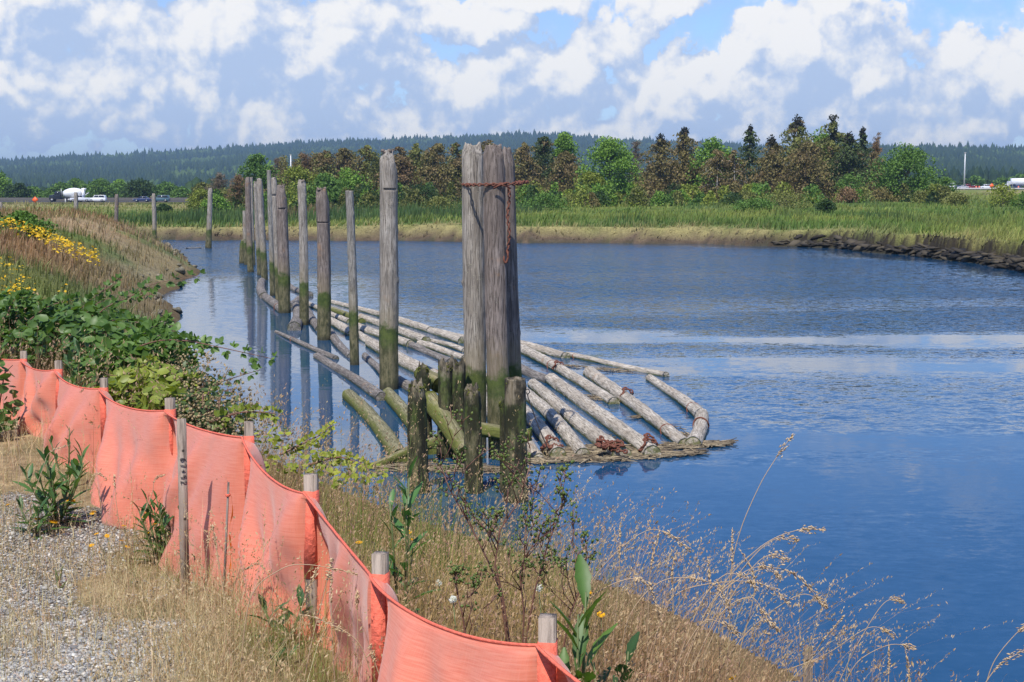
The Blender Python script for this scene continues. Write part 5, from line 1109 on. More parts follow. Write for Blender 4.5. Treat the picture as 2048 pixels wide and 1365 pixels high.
# broken sods and roots along the undercut bank at the right, overhanging grass
mbx, pts = MB(), []
fl = FARL[(FARL[:, 0] > 22) & (FARL[:, 0] < 50)]
C_, A_ = [], []
for k in range(520):
    i = rng.integers(0, len(fl) - 1); q = rng.random(); p0 = fl[i] * (1 - q) + fl[i + 1] * q; C_.append((p0[0] + rng.uniform(-0.1, 0.7), p0[1] + rng.uniform(0.0, 1.0), rng.uniform(0.0, 0.75))); A_.append(rng.uniform(-0.5, 0.3))
C_ = np.array(C_); n = len(C_); C_[:, 2] = np.maximum(C_[:, 2] * 1.0 * sstep(24, 30, C_[:, 0]), ground_at(C_[:, 0], C_[:, 1])[0] + 0.05); A_ = np.array(A_); s_ = rng.uniform(0.12, 0.5, n)
Mx = basis(np.stack([np.cos(A_), np.sin(A_), rng.normal(0, .3, n)], -1), norm(rng.normal(0, .4, (n, 3)) + np.array([0, 0, 1.0])), np.stack([s_ * .9, s_ * 1.6, s_ * .38], -1))
stuff('bank_clods', 'dark broken mud and sods under the cut bank at the right', [scatter(oc, [ocf], C_, Mx, lerpc([0.018, 0.014, 0.010], [0.10, 0.08, 0.05], rng.random(n) ** 2.2))], 'stone', 'mud')
GL = 'green scrub on the levee'
for a in [('dark green bramble scrub on the levee at the left edge', 50, 441, 120, 62, 'green'), ('leafy green patch at the left edge behind the yellow flowers', -30, 438, 70, 66, 'dark')]:
    tree('bush', a[0], a[1], a[2], a[3], a[4], a[5], group=GL, cat='bush', n=5000, size=0.16)

# --- tall straw grass with heavy heads at the lower right
n = 330; t = rng.normal(0.125, 0.05, n); y = rng.uniform(4.0, 6.0, n); x = t * y; k_ = rng.random(n) < 0.35; x[k_] = rng.uniform(-0.3, 0.5, k_.sum()); z, d, ne, wa = ground_at(x, y); h = rng.uniform(0.35, 0.72, n); az = rng.normal(0.15, 0.6, n); lean = np.abs(rng.normal(0.75, 0.35, n)).clip(0, 1.5)
c_ = lerpc([0.44, 0.26, 0.16], [0.52, 0.42, 0.22], rng.random(n)); P = np.stack([x, y, z - .02], -1)
stuff('tall_grass', 'tall straw grass with drooping heads standing against the water at the lower right', [blades(P, h, rng.uniform(0.0022, 0.0035, n), az, lean, var(c_ * .8), 7, c_), heads(P, h, az, lean, lerpc([0.46, 0.30, 0.18], [0.62, 0.48, 0.29], rng.random(n)), 26, 0.0032, 0.009, 0.80, 3.2)])
# ------------------------------------------------------------------ orange silt fence on wooden stakes
m, M = new_mat('fence_fabric'); t_ = M.n.new('ShaderNodeTexCoord'); uvn = M.n.new('ShaderNodeVertexColor'); uvn.layer_name = 'Col'
us = M.sep(uvn.outputs[0]); su = M.math('MULTIPLY', us[0], 10.0); sv = us[1]      # metres along / height share
wv = M.xyz(su, sv, 0.0)
thr = M.noise(M.vmath('MULTIPLY', wv, (9.0, 160.0, 1)), 1.0, 4, 0.6, dim='2D'); thr2 = M.noise(M.vmath('MULTIPLY', wv, (420.0, 6.0, 1)), 1.0, 3, 0.6, dim='2D'); blot = M.noise(wv, 3.0, 5, 0.6, dim='2D')
c = M.mix(M.ramp(thr, 0.3, 0.7), (0.85, 0.235, 0.135, 1), (0.93, 0.335, 0.21, 1)); c = M.mix(M.math('MULTIPLY', M.ramp(thr2, 0.4, 0.75), 0.35), c, (0.97, 0.38, 0.28, 1))
c = M.mix(M.math('MULTIPLY', M.ramp(blot, 0.55, 0.75), 0.35), c, (0.70, 0.30, 0.22, 1))
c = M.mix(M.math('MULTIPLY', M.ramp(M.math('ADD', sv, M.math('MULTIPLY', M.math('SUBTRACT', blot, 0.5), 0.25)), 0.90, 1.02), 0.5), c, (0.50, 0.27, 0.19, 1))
pb = M.new('ShaderNodeBsdfPrincipled', None, {'Base Color': c, 'Roughness': 0.5, 'Specular IOR Level': 0.4, 'Sheen Weight': 0.35})
M.l.new(M.bump(M.math('ADD', thr, thr2), 0.25, 0.004), pb.inputs['Normal'])
tr = M.new('ShaderNodeBsdfTranslucent', None, {'Color': c}); mx = M.n.new('ShaderNodeMixShader'); mx.inputs[0].default_value = 0.33
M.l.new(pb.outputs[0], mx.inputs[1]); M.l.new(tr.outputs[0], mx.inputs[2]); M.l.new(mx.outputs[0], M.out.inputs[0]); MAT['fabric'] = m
MAT['wrap'] = simple('fabric_wrap', (0.80, 0.15, 0.09), 0.8, 0, 0.35, 60, 0.8)
fence = empty('silt_fence', (FTOP[4].x, FTOP[4].y, Z(FTOP[4].x, FTOP[4].y)))
tag(fence, 'sagging orange woven silt fence stapled to wooden stakes along the gravel', 'fence')
fo = Vector(fence.location)
def fpt(V): return np.asarray(V, float) - np.array(fo)
n_ = len(FTOP); V = []; UV = []; rows = 30; total = 0.0; gap = []
# per span: bulge toward the gravel (+) or the river (-), slant of the main fold, sag of the top edge
SP = [(0.06, 0.5, 0.05), (0.14, 0.9, 0.07), (-0.05, -0.6, 0.035), (0.07, 1.0, 0.07), (0.10, -0.8, 0.04), (0.15, 0.8, 0.06), (0.12, -0.7, 0.08), (0.06, 0.8, 0.05), (0.05, 0.5, 0.04)]
cols = 0
for i in range(n_ - 1):
    a, b = FTOP[i], FTOP[i + 1]; L = math.hypot(b.x - a.x, b.y - a.y); nx, ny = -(b.y - a.y) / L, (b.x - a.x) / L
    if nx > 0 and i < 8: nx, ny = -nx, -ny
    if i == 8: nx, ny = (0.2, -0.98)
    K = 44 if i < 8 else 24; bulge, slant, sag = SP[i]; sag *= 0.62
    for k in range(K + (1 if i == n_ - 2 else 0)):
        s = k / K; x0 = a.x + (b.x - a.x) * s; y0 = a.y + (b.y - a.y) * s; zt = a.z + (b.z - a.z) * s - 0.062 - sag * 4 * s * (1 - s) * (0.8 + 0.2 * math.sin(i * 3)); zg = float(land(np.array([x0]), np.array([y0]))[0][0])
        for r in range(rows + 1):
            v = r / rows; e = (4 * s * (1 - s)); cr = e ** 0.65
            off = 0.006 + bulge * cr * (0.25 + 1.3 * v) * (1 - 0.35 * v * v)
            # tension folds fanning down from the stakes
            q1 = (s - 0.02) - 0.60 * v * (0.55 + 0.25 * math.sin(i * 2.1)); off += 0.085 * math.exp(-(q1 / 0.11) ** 2) * v ** 0.6 * (1 if slant > 0 else 0.5)
            q2 = (1 - s) - 0.42 * v * (0.6 + 0.3 * math.cos(i * 1.7)); off -= 0.15 * math.exp(-(q2 / 0.13) ** 2) * (v ** 0.5) * (1.1 - v) * (1 if slant > 0 else 0.7) * 1.6
            q3 = (s - 0.5) + 0.35 * (v - 0.5) * slant; off += 0.055 * math.exp(-(q3 / 0.09) ** 2) * math.sin(math.pi * v)
            off += 0.10 * (fbm(np.array([i * 3.1 + s * 1.6 + v * slant * 0.8]), np.array([v * 1.4]), 1.0, 3, 7)[0] - 0.5) * min(1, v * 2.5) * min(1, e * 3 + 0.25)
            off += 0.016 * math.sin((s + slant * v * 0.5) * 31 + i) * min(1, v * 2) * e
            off += 0.10 * max(0, v - 0.72) ** 1.3 * 2.2
            z = zt + (zg - 0.03 - zt) * v; 
            V.append((x0 + nx * off, y0 + ny * off, z)); UV.append(((total + L * s) / 10.0, v, 0.0))
        cols += 1
    total += L
ii, jj = np.meshgrid(np.arange(cols - 1), np.arange(rows), indexing='ij'); w_ = rows + 1
Fq = np.stack([ii * w_ + jj, (ii + 1) * w_ + jj, (ii + 1) * w_ + jj + 1, ii * w_ + jj + 1], -1).reshape(-1, 4)
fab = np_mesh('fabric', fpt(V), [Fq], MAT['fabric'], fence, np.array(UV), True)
so_ = fab.modifiers.new('thick', 'SOLIDIFY'); so_.thickness = 0.0025
mb = MB(); top = np.array(V).reshape(cols, w_, 3)[:, 0]; mb.tube(fpt(top), 0.0045, 5); mb.build('top_hem', MAT['wrap'], fence, True)
for i, p_ in enumerate(FTOP):
    if i == 0 or i == 9: pass
    zg = Z(p_.x, p_.y); mb = MB(); w = 0.038; H = p_.z - zg + 0.3; j0, j1 = FTOP[max(i - 1, 0)], FTOP[min(i + 1, 9)]; tt = np.array([j1.x - j0.x, j1.y - j0.y]); tt = tt / np.linalg.norm(tt); off = np.array([tt[1], -tt[0], 0]) * 0.022 * (1 if tt[1] > 0 else -1); rz = rng.uniform(-.35, .35)
    mb.box(fpt((p_.x, p_.y, p_.z - H / 2)) + off, (w, w, H), rz=rz, taper=0.97); st = mb.build('stake', MAT['lath'], fence)
    mb = MB(); hw = rng.uniform(0.30, 0.36); mb.box(fpt((p_.x, p_.y, p_.z - 0.055 - hw / 2)) + off, (w + 0.004, w + 0.004, hw), rz=rz, taper=0.96); mb.build('fabric_wrap', MAT['wrap'], fence)

# ------------------------------------------------------------------ survey lath with its handwritten station number
def lean_frame(top, bot):
    d = (Vector(top) - Vector(bot)); return d.to_track_quat('Z', 'Y')
yb = 5.72; bt = at(371, 1205, yb); zt_ = at(363, 838, yb - 0.02); lath = empty('survey_lath', (bt.x, bt.y, Z(bt.x, bt.y))); lath.rotation_euler = (zt_ - Vector(lath.location)).to_track_quat('Z', 'Y').to_euler()
tag(lath, 'tall flat wooden survey lath with handwritten number standing before the fence', 'survey stake'); H = (zt_ - Vector(lath.location)).length
mb = MB(); mb.box((0, 0, H / 2 - 0.1), (0.036, 0.011, H + 0.2), rz=0.1); mb.build('board', MAT['lath'], lath)
MAT['ink'] = simple('ink', (0.02, 0.02, 0.03), 0.7, 0, 0.2)
ST = {'6': [[(0.75, .95), (.35, .75), (.12, .4), (.15, .12), (.5, 0), (.82, .15), (.85, .4), (.5, .52), (.18, .38)]], '7': [[(0.08, .95), (.9, .95), (.62, .5), (.42, 0)]], '+': [[(.5, .8), (.5, .2)], [(.2, .5), (.8, .5)]],
      '9': [[(.82, .75), (.6, .97), (.25, .9), (.15, .65), (.4, .5), (.8, .7), (.82, .5), (.75, .2), (.7, 0)]], '2': [[(.12, .75), (.3, .97), (.7, .95), (.82, .7), (.55, .4), (.12, .03), (.9, .06)]]}
mb = MB(); z0 = H - 0.160; cs_ = 0.026
for k, chx in enumerate('67+92'):
    for strk in ST[chx]:
        pts = []
        for (u, v) in strk: pts.append((-0.011 + v * 0.024, -0.0075 - 0.001, z0 - (k * 0.0235) - u * 0.0175 * (0.8 if chx != '+' else 0.9)))
        ca, sa = math.cos(0.1), math.sin(0.1); pts = [(p[0] * ca - p[1] * sa, p[0] * sa + p[1] * ca, p[2]) for p in pts]; mb.tube(pts, 0.0015, 5)
mb.build('writing', MAT['ink'], lath)
# thin stake with orange flagging
bt = at(447, 1185, 5.55); tp = at(457, 965, 5.55); th_ = empty('marker_stick', (bt.x, bt.y, Z(bt.x, bt.y))); th_.rotation_euler = (tp - Vector(th_.location)).to_track_quat('Z', 'Y').to_euler(); tag(th_, 'thin wooden marker stick with orange ribbon in front of the fence', 'stake'); H = (tp - Vector(th_.location)).length
mb = MB(); mb.box((0, 0, H / 2 - .05), (0.011, 0.009, H + .1), taper=0.8); mb.build('stick', MAT['pile_dark'], th_)
MAT['flag'] = leaf_mat('ribbon', 0.4, 0.5); mb = MB(); o1 = [(0.006 + 0.004 * k + 0.012 * math.sin(k * .7), -0.012 - 0.004 * math.sin(k), H - 0.055 - 0.030 * k) for k in range(12)]
Vr = []; 
for q, (x, y, z) in enumerate(o1): w = 0.004 + 0.006 * min(1, q / 3); Vr += [(x - w, y, z), (x + w, y + 0.004 * math.sin(q * 1.7), z)]
rb = np_mesh('ribbon', Vr, [np.array([[2 * q, 2 * q + 1, 2 * q + 3, 2 * q + 2] for q in range(11)])], MAT['flag'], th_, np.tile([0.95, 0.27, 0.03], (24, 1)))
mb.tube([(0.007 * math.cos(a), 0.007 * math.sin(a), H - 0.055 + 0.003 * a / 6) for a in np.linspace(0, 12, 20)], 0.004, 5); mb.build('knot', MAT['wrap'], th_)
# old stake in the grass at the right
tp = at(1617, 1293, 7.4); o_ = empty('old_stake', (tp.x, tp.y, Z(tp.x, tp.y))); tag(o_, 'weathered brown stake in the grass at the river edge, lower right', 'stake'); H = tp.z - o_.location.z
mb = MB(); mb.box((0, 0, H / 2 - 0.1), (0.045, 0.03, H + 0.2), rz=0.2, taper=0.97); mb.build('board', MAT['pile_dark'], o_)
# ------------------------------------------------------------------ near plants
OV = [(0, 0, 0), (0, .35, -.05), (0, .72, -.05), (0, 1, 0.02), (.26, .16, .03), (.37, .46, .05), (.22, .80, .03), (-.26, .16, .03), (-.37, .46, .05), (-.22, .80, .03)]
OVF = [[[0, 4, 1], [0, 1, 7], [2, 6, 3], [2, 3, 9]], [[1, 4, 5, 2], [1, 2, 8, 7]], [[2, 5, 6], [2, 9, 8]]]
OVF = [np.array(OVF[0] + OVF[2]), np.array(OVF[1])]
# long toothed leaf, slightly arched
LN = []; K_ = 9
for k in range(K_ + 1):
    v = k / K_; w = 0.15 * math.sin(math.pi * min(1, v * 0.86 + 0.10)) ** 0.8 * (1 if k % 2 else 0.84) * (0.45 + 0.9 * v if v < .6 else 1) ; arch = -0.18 * v * v
    LN += [(-w, v, arch + w * .35), (0, v, arch), (w, v, arch + w * .35)]
LNF = [np.array([q for k in range(K_) for q in ([3 * k, 3 * k + 1, 3 * k + 4, 3 * k + 3], [3 * k + 1, 3 * k + 2, 3 * k + 5, 3 * k + 4])])]
def flower_mesh():
    mb = MB()
    for r0, zz, nn, c in ((1.0, 0.0, 15, (0.80, 0.43, 0.012)), (0.72, 0.10, 12, (0.85, 0.50, 0.02)), (0.42, 0.18, 8, (0.80, 0.40, 0.015))):
        for k in range(nn):
            a = 2 * math.pi * k / nn + r0; ca, sa = math.cos(a), math.sin(a); w = 0.17 * r0 + .03
            mb.add([(0.12 * ca, 0.12 * sa, zz - .05), (r0 * .6 * ca - w * sa, r0 * .6 * sa + w * ca, zz + .04), (r0 * ca - w * .6 * sa, r0 * sa + w * .6 * ca, zz + 0.02), (r0 * ca + w * .6 * sa, r0 * sa - w * .6 * ca, zz + .02), (r0 * .6 * ca + w * sa, r0 * .6 * sa - w * ca, zz + .04)], [[0, 1, 2, 3, 4]], c)
    o = mb.build('flower_head', MAT['petal'], usecol=True); me = o.data; bpy.data.objects.remove(o); return me
FLW = flower_mesh()
def add_flower(parent, p, r, tilt=None):
    o = bpy.data.objects.new('flower_head', FLW); COL.objects.link(o); o.parent = parent; o.location = p; o.scale = (r, r, r); o.rotation_euler = (rng.uniform(-.2, .6), rng.uniform(-.4, .4), rng.uniform(0, 6)) if tilt is None else tilt
def leafset(P, F_, U, size, lo, hi, tmpl=(OV, OVF), t=None):
    n = len(P); Mx = basis(F_, U, np.stack([size, size, size], -1)); return scatter(tmpl[0], tmpl[1], P, Mx, lerpc(lo, hi, rng.random(n) if t is None else t))
def weed(label, px, py, Y, h, stems, nleaf, L, lo=(0.035, 0.085, 0.025), hi=(0.085, 0.17, 0.045), flowers=(), name='weed', group='broad leaved weeds by the fence', spread=0.10, lean=(0, 0), wide=1.0, zoff=0.0):
    b = at(px, py, Y); z = Z(b.x, b.y) if zoff == 0 else b.z; root = empty(name, (b.x, b.y, z)); tag(root, label, 'weed', group); st = MB(); P_, F_, U_, S_2 = [], [], [], []
    for s in range(stems):
        a = 2.4 * s + rng.uniform(0, .5); r = spread * (0 if stems == 1 else 1) * rng.uniform(.5, 1); hh = h * rng.uniform(0.7, 1.0) if s else h
        pts = [Vector((0.3 * r * math.cos(a) * 0, 0, -0.02)), Vector((r * .6 * math.cos(a) + lean[0] * .4, r * .6 * math.sin(a) + lean[1] * .4, hh * .5)), Vector((r * math.cos(a) + lean[0], r * math.sin(a) + lean[1], hh))]
        st.tube([pts[0], pts[0].lerp(pts[1], .5) + Vector((0, 0, .01)), pts[1], pts[1].lerp(pts[2], .5), pts[2]], [0.006, 0.0055, 0.005, 0.004, 0.0025], 6)
        for k in range(nleaf):
            q = (k + .3) / nleaf; q = q ** 0.9; p = pts[0].lerp(pts[1], q * 2) if q < .5 else pts[1].lerp(pts[2], q * 2 - 1); az = a + k * 2.4; el = 0.25 + 1.0 * q + rng.uniform(-.2, .2)
            P_.append(p); F_.append((math.cos(az) * math.cos(el), math.sin(az) * math.cos(el), math.sin(el))); U_.append((-math.cos(az) * math.sin(el) * 1 + rng.normal() * .2, -math.sin(az) * math.sin(el) + rng.normal() * .2, math.cos(el))); S_2.append(L * (1.05 - 0.5 * q) * rng.uniform(.75, 1.15))
    S_2 = np.array(S_2); V, Fs, c = scatter(LN, LNF, np.array(P_), basis(np.array(F_), np.array(U_), np.stack([S_2 * wide, S_2, S_2], -1)), lerpc(lo, hi, rng.random(len(P_))))
    V = V + 0.0; cc = c.reshape(-1, len(LN), 3).copy(); cc[:, 1::3] *= 1.35; np_mesh('foliage', V, Fs, MAT['leaf'], root, cc.reshape(-1, 3), True); st.build('stem', MAT['stem'], root, True)
    for (fx, fy, fy_d, r) in flowers:
        p = at(fx, fy, Y + fy_d) - Vector(root.location); add_flower(root, p, r); mb = MB(); mb.tube([(p.x * .3, p.y * .3, p.z * .35), (p.x * .8, p.y * .8, p.z * .75), tuple(p)], [0.0025, 0.002, 0.0018], 5); mb.build('flower_stalk', MAT['stem'], root)
    return root
weed('bushy weed with yellow flowers on the gravel edge at the left', 118, 1102, 7.1, 0.36, 9, 10, 0.15, flowers=[(75, 1038, -.1, .021), (107, 1044, -.15, .024), (142, 1003, 0, .023), (147, 1034, 0, .015), (186, 1026, .05, .018)], spread=0.17)
weed('sprawling low leaves at the left of the bushy weed', 70, 1075, 6.9, 0.16, 4, 7, 0.14, spread=0.14)
weed('leafy weed with a yellow flower behind the survey lath', 318, 1125, 6.3, 0.30, 7, 9, 0.13, flowers=[(310, 1049, -.1, .018), (296, 1066, 0, .011)], spread=0.10)
weed('tall leafy shoot rising left of the survey lath', 346, 1120, 6.2, 0.43, 2, 14, 0.10, lean=(-0.02, 0))
weed('shoot with narrow leaves against the fence above the bushy weed', 132, 1010, 7.9, 0.36, 2, 10, 0.10, lean=(-0.03, 0))
weed('weed to the right of the survey lath base', 392, 1110, 6.0, 0.16, 3, 6, 0.09, spread=0.08)
weed('dark leafed weed poking above the fence top at mid picture', 806, 1250, 4.6, 0.64, 3, 11, 0.15, lo=(0.035, 0.10, 0.03), hi=(0.09, 0.20, 0.055), spread=0.05, flowers=[(826, 1080, .1, .009)])
weed('round leafed sprig in the straw before the fence, lower centre', 572, 1345, 4.6, 0.13, 2, 7, 0.12, lo=(0.03, 0.08, 0.03), hi=(0.07, 0.15, 0.05), wide=1.3)
weed('second small sprig beside the lower centre one', 560, 1400, 4.35, 0.05, 2, 5, 0.09, lo=(0.03, 0.08, 0.03), hi=(0.07, 0.15, 0.05), spread=0.05)
weed('big upright green leaves right of the last fence stake', 1150, 1480, 3.3, 0.72, 3, 12, 0.21, lo=(0.05, 0.115, 0.02), hi=(0.12, 0.21, 0.035), wide=1.15, spread=0.04)
weed('dark blue green leaf clump at the bottom edge right of the fence', 1222, 1445, 3.5, 0.50, 3, 9, 0.15, lo=(0.03, 0.075, 0.025), hi=(0.06, 0.12, 0.04), wide=1.6, spread=0.06)
weed('tiny seedling alone on the gravel', 118, 1215, 6.0, 0.07, 2, 4, 0.045, lo=(0.10, 0.13, 0.05), hi=(0.2, 0.2, 0.08), spread=0.02)
weed('small dock seedling with red leaves on the gravel', 122, 1210, 5.9, 0.03, 2, 4, 0.04, lo=(0.12, 0.04, 0.03), hi=(0.2, 0.07, 0.05), spread=0.03)
weed('tall thistle like plant among the brambles behind the second fence stake', 150, 800, 10.4, 0.50, 2, 16, 0.24, lo=(0.06, 0.12, 0.05), hi=(0.13, 0.22, 0.09), spread=0.05, name='thistle')
# single hawkweed flowers on wiry stems
def hawk(px, py, Y, gz=None, r=0.013):
    p = at(px, py, Y); g_ = Z(p.x, p.y); root = empty('hawkweed', (p.x, p.y, g_)); tag(root, 'wiry stemmed yellow hawkweed flower in the dry grass', 'wildflower', 'single yellow hawkweed flowers'); h = p.z - g_
    mb = MB(); mb.tube([(rng.uniform(-.05, .05), rng.uniform(-.05, .05), -.01), (0.01, 0, h * .5), (0, 0, h)], [0.002, 0.0017, 0.0015], 5); mb.build('stem', MAT['stem'], root); add_flower(root, (0, 0, h), r)
for a in [(248, 1052, 6.5), (268, 1048, 6.5), (266, 1055, 6.6), (193, 1068, 6.4), (214, 1072, 6.4), (243, 1082, 6.3), (183, 1091, 6.3), (255, 1094, 6.2), (199, 1105, 6.2), (298, 1253, 5.3), (288, 1025, 6.7), (287, 1036, 6.7), (718, 1085, 4.9), (817, 1064, 5.0), (828, 1081, 5.0), (1202, 1229, 4.3), (1465, 1356, 4.2), (1180, 1185, 5.0), (640, 1175, 5.3), (15, 1010, 7.4)]: hawk(*a)

# ------------------------------------------------------------------ brambles
def cane_pts(ctrl, Y0, Y1, n=26):
    P = [at(x, y, Y0 + (Y1 - Y0) * k / (len(ctrl) - 1)) for k, (x, y) in enumerate(ctrl)]; out = []
    for k in range(n):
        t = k / (n - 1) * (len(P) - 1); i = min(int(t), len(P) - 2); f = t - i; p0 = P[max(i - 1, 0)]; p1, p2 = P[i], P[i + 1]; p3 = P[min(i + 2, len(P) - 1)]
        out.append(0.5 * ((2 * p1) + (p2 - p0) * f + (2 * p0 - 5 * p1 + 4 * p2 - p3) * f * f + (3 * p1 - p0 - 3 * p2 + p3) * f ** 3))
    return out
def cane_leaves(pts, L, lo, hi, every=1, n3=3, yellow_tip=False, dens=1.0):
    P_, F_, U_, S_2, T_ = [], [], [], [], []
    for k in range(2, len(pts), every):
        p = pts[k]; d = (pts[k] - pts[k - 1]).normalized(); side = 1 if k % 2 else -1
        if rng.random() > dens: continue
        q = k / len(pts); az = Vector((rng.normal() * .4 + d.z * .3, rng.normal() * 0.5, side * 0.8 + 0.25)) + d * 0.5; az.normalize(); ps = 0.35 * L; node = p + az * ps
        for j in range(n3):
            ang = (j - (n3 - 1) / 2) * 1.05; perp = az.cross(Vector((rng.normal() * .3, 1, rng.normal() * .3))).normalized(); f = az * math.cos(ang) + perp * math.sin(ang); P_.append(node); F_.append(f); U_.append(Vector((rng.normal() * .4, -0.5 + rng.normal() * .4, 0.8))); S_2.append(L * rng.uniform(.7, 1.1) * (1 - 0.35 * q) * (1.1 if j == n3 // 2 else .9)); T_.append(q)
    S_2 = np.array(S_2); n = len(P_); return leafset(np.array(P_), np.array(F_), np.array(U_), S_2, lo, hi, t=np.clip(0.5 * rng.random(n) + (np.array(T_) * .7 if yellow_tip else .25 * rng.random(n)), 0, 1))
def bramble(label, ell, nleaf, L, lo, hi, canes, name='bramble_bush', cat='bramble', group='brambles behind the fence', extra=None, cane_mat='cane', yt=False):
    """ell: list of (px, py, Y, rx, rz, ry) mounds; canes: list of (control pixels, Y0, Y1)"""
    c0 = at(ell[0][0], ell[0][1], ell[0][2]); root = empty(name, (c0.x, c0.y, Z(c0.x, c0.y))); tag(root, label, cat, group); O_ = np.array(root.location); parts = []
    wt = np.array([e[3] * e[4] for e in ell]); wt = wt / wt.sum()
    for e, w in zip(ell, wt):
        c = np.array(at(e[0], e[1], e[2])); n = int(nleaf * w); d = norm(rng.normal(size=(n, 3)) + np.array([0, -.5, .35])); q = (0.72 + 0.34 * rng.random(n) ** 0.8 + 0.30 * (fbm(d[:, 0] * 3 + e[0], d[:, 2] * 3, 1, 3, 9) - .5)); P = c + d * q[:, None] * np.array([e[3], e[5], e[4]])
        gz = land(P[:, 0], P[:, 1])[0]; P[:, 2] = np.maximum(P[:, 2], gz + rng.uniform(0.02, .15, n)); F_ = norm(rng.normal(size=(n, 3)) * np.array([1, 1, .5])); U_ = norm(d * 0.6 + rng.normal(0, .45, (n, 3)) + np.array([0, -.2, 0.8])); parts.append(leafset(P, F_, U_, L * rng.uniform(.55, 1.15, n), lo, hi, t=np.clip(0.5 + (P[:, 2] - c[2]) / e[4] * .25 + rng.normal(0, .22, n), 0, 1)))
    for (ctrl, Y0, Y1, Lk) in canes:
        pts = cane_pts(ctrl, Y0, Y1); parts.append(cane_leaves(pts, Lk, lo, hi, yellow_tip=yt or True)); mb = MB(); mb.tube([np.array(p) - O_ for p in pts], np.linspace(0.0065, 0.002, len(pts)), 6); mb.build('cane', MAT[cane_mat], root, True)
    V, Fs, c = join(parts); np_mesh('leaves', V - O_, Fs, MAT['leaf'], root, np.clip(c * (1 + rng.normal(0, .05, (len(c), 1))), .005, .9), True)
    mb = MB()
    g0 = Vector((c0.x, c0.y, root.location.z))
    for k in range(0 if name == 'vine' else 14):
        e = ell[k % len(ell)]; c = at(e[0], e[1], e[2]); a = rng.uniform(0, 6.28); q = Vector((e[3] * .9 * math.cos(a), e[5] * .8 * math.sin(a), e[4] * rng.uniform(.2, .9))); g_ = g0 + Vector((rng.normal() * .02, rng.normal() * .02, -.02)); mb.tube([np.array(v) - O_ for v in (g_, c + q * 0.55 + Vector((0, 0, .05)), c + q)], [0.006, 0.005, 0.003], 5)
    if mb.v: mb.build('inner_cane', MAT[cane_mat], root)
    return root
GL_, GH_ = (0.035, 0.085, 0.018), (0.12, 0.21, 0.045)
bramble('dense green bramble behind the fence at the left picture edge', [(40, 668, 12.6, 0.62, 0.30, 0.45), (170, 668, 11.6, 0.42, 0.22, 0.4), (-40, 650, 12.8, 0.6, 0.34, 0.4), (130, 700, 11.8, 0.5, 0.28, 0.4), (20, 690, 12.4, 0.5, 0.26, 0.3), (230, 700, 10.8, .4, .24, .35), (15, 640, 12.8, .5, .18, .3)], 2900, 0.098, GL_, GH_,
        [([(100, 690), (150, 630), (185, 598), (235, 562)], 11.8, 12.0, 0.08), ([(150, 700), (200, 625), (260, 594), (312, 567), (400, 553)], 11.6, 11.6, 0.08), ([(120, 660), (155, 642), (210, 600), (300, 590)], 11.8, 11.8, .075), ([(60, 640), (100, 612), (150, 600)], 12, 12, .08), ([(10, 640), (30, 600), (60, 596)], 12.2, 12.2, .08), ([(160, 680), (200, 650), (250, 640), (300, 655)], 11.4, 11.2, .08)])
bramble('trailing bramble leaves hanging over the fence end at the left edge', [(-10, 800, 9.6, 0.14, 0.30, 0.15), (0, 860, 9.5, 0.12, 0.14, 0.12)], 150, 0.075, GL_, GH_, [])
bramble('green bramble with the long cane arching out over the water', [(290, 735, 9.9, 0.36, 0.24, 0.35), (330, 710, 10.2, 0.25, 0.16, 0.3), (250, 740, 10.2, .30, .2, .3)], 1200, 0.082, (0.045, 0.10, 0.02), (0.14, 0.24, 0.05),
        [([(235, 725), (270, 698), (318, 682), (372, 682), (430, 693), (490, 706), (545, 718)], 9.8, 9.2, 0.068), ([(330, 800), (400, 785), (440, 765), (520, 740)], 9.4, 9.0, 0.056), ([(250, 700), (300, 660), (335, 640)], 9.9, 9.9, .07), ([(300, 720), (340, 690), (385, 680), (410, 700)], 9.8, 9.6, .07), ([(270, 720), (290, 680), (330, 670)], 9.8, 9.8, .07)])
bramble('yellow green lobed bush behind the fence left of the survey lath', [(305, 790, 8.6, 0.30, 0.17, 0.3), (265, 790, 8.9, .2, .14, .3), (345, 800, 8.4, .18, .14, .3)], 620, 0.08, (0.10, 0.16, 0.02), (0.30, 0.34, 0.05),
        [([(300, 790), (340, 770), (390, 760)], 8.5, 8.4, .06), ([(420, 845), (470, 828), (510, 824), (552, 828)], 7.4, 7.2, .05), ([(270, 790), (270, 750), (300, 720)], 8.6, 8.7, .06)], name='leafy_bush', cat='bush')
bramble('low green vine with yellow leaves trailing beyond the fence', [(600, 915, 7.2, .26, .05, .3), (690, 945, 6.8, .20, .05, .25), (540, 868, 7.2, .12, .04, .2)], 200, 0.042, (0.14, 0.20, 0.02), (0.38, 0.40, 0.05),
        [([(560, 910), (600, 890), (640, 870), (662, 850)], 7.2, 7.3, .036), ([(620, 930), (680, 915), (735, 935)], 7.0, 6.9, .04)], name='vine', cat='vine')
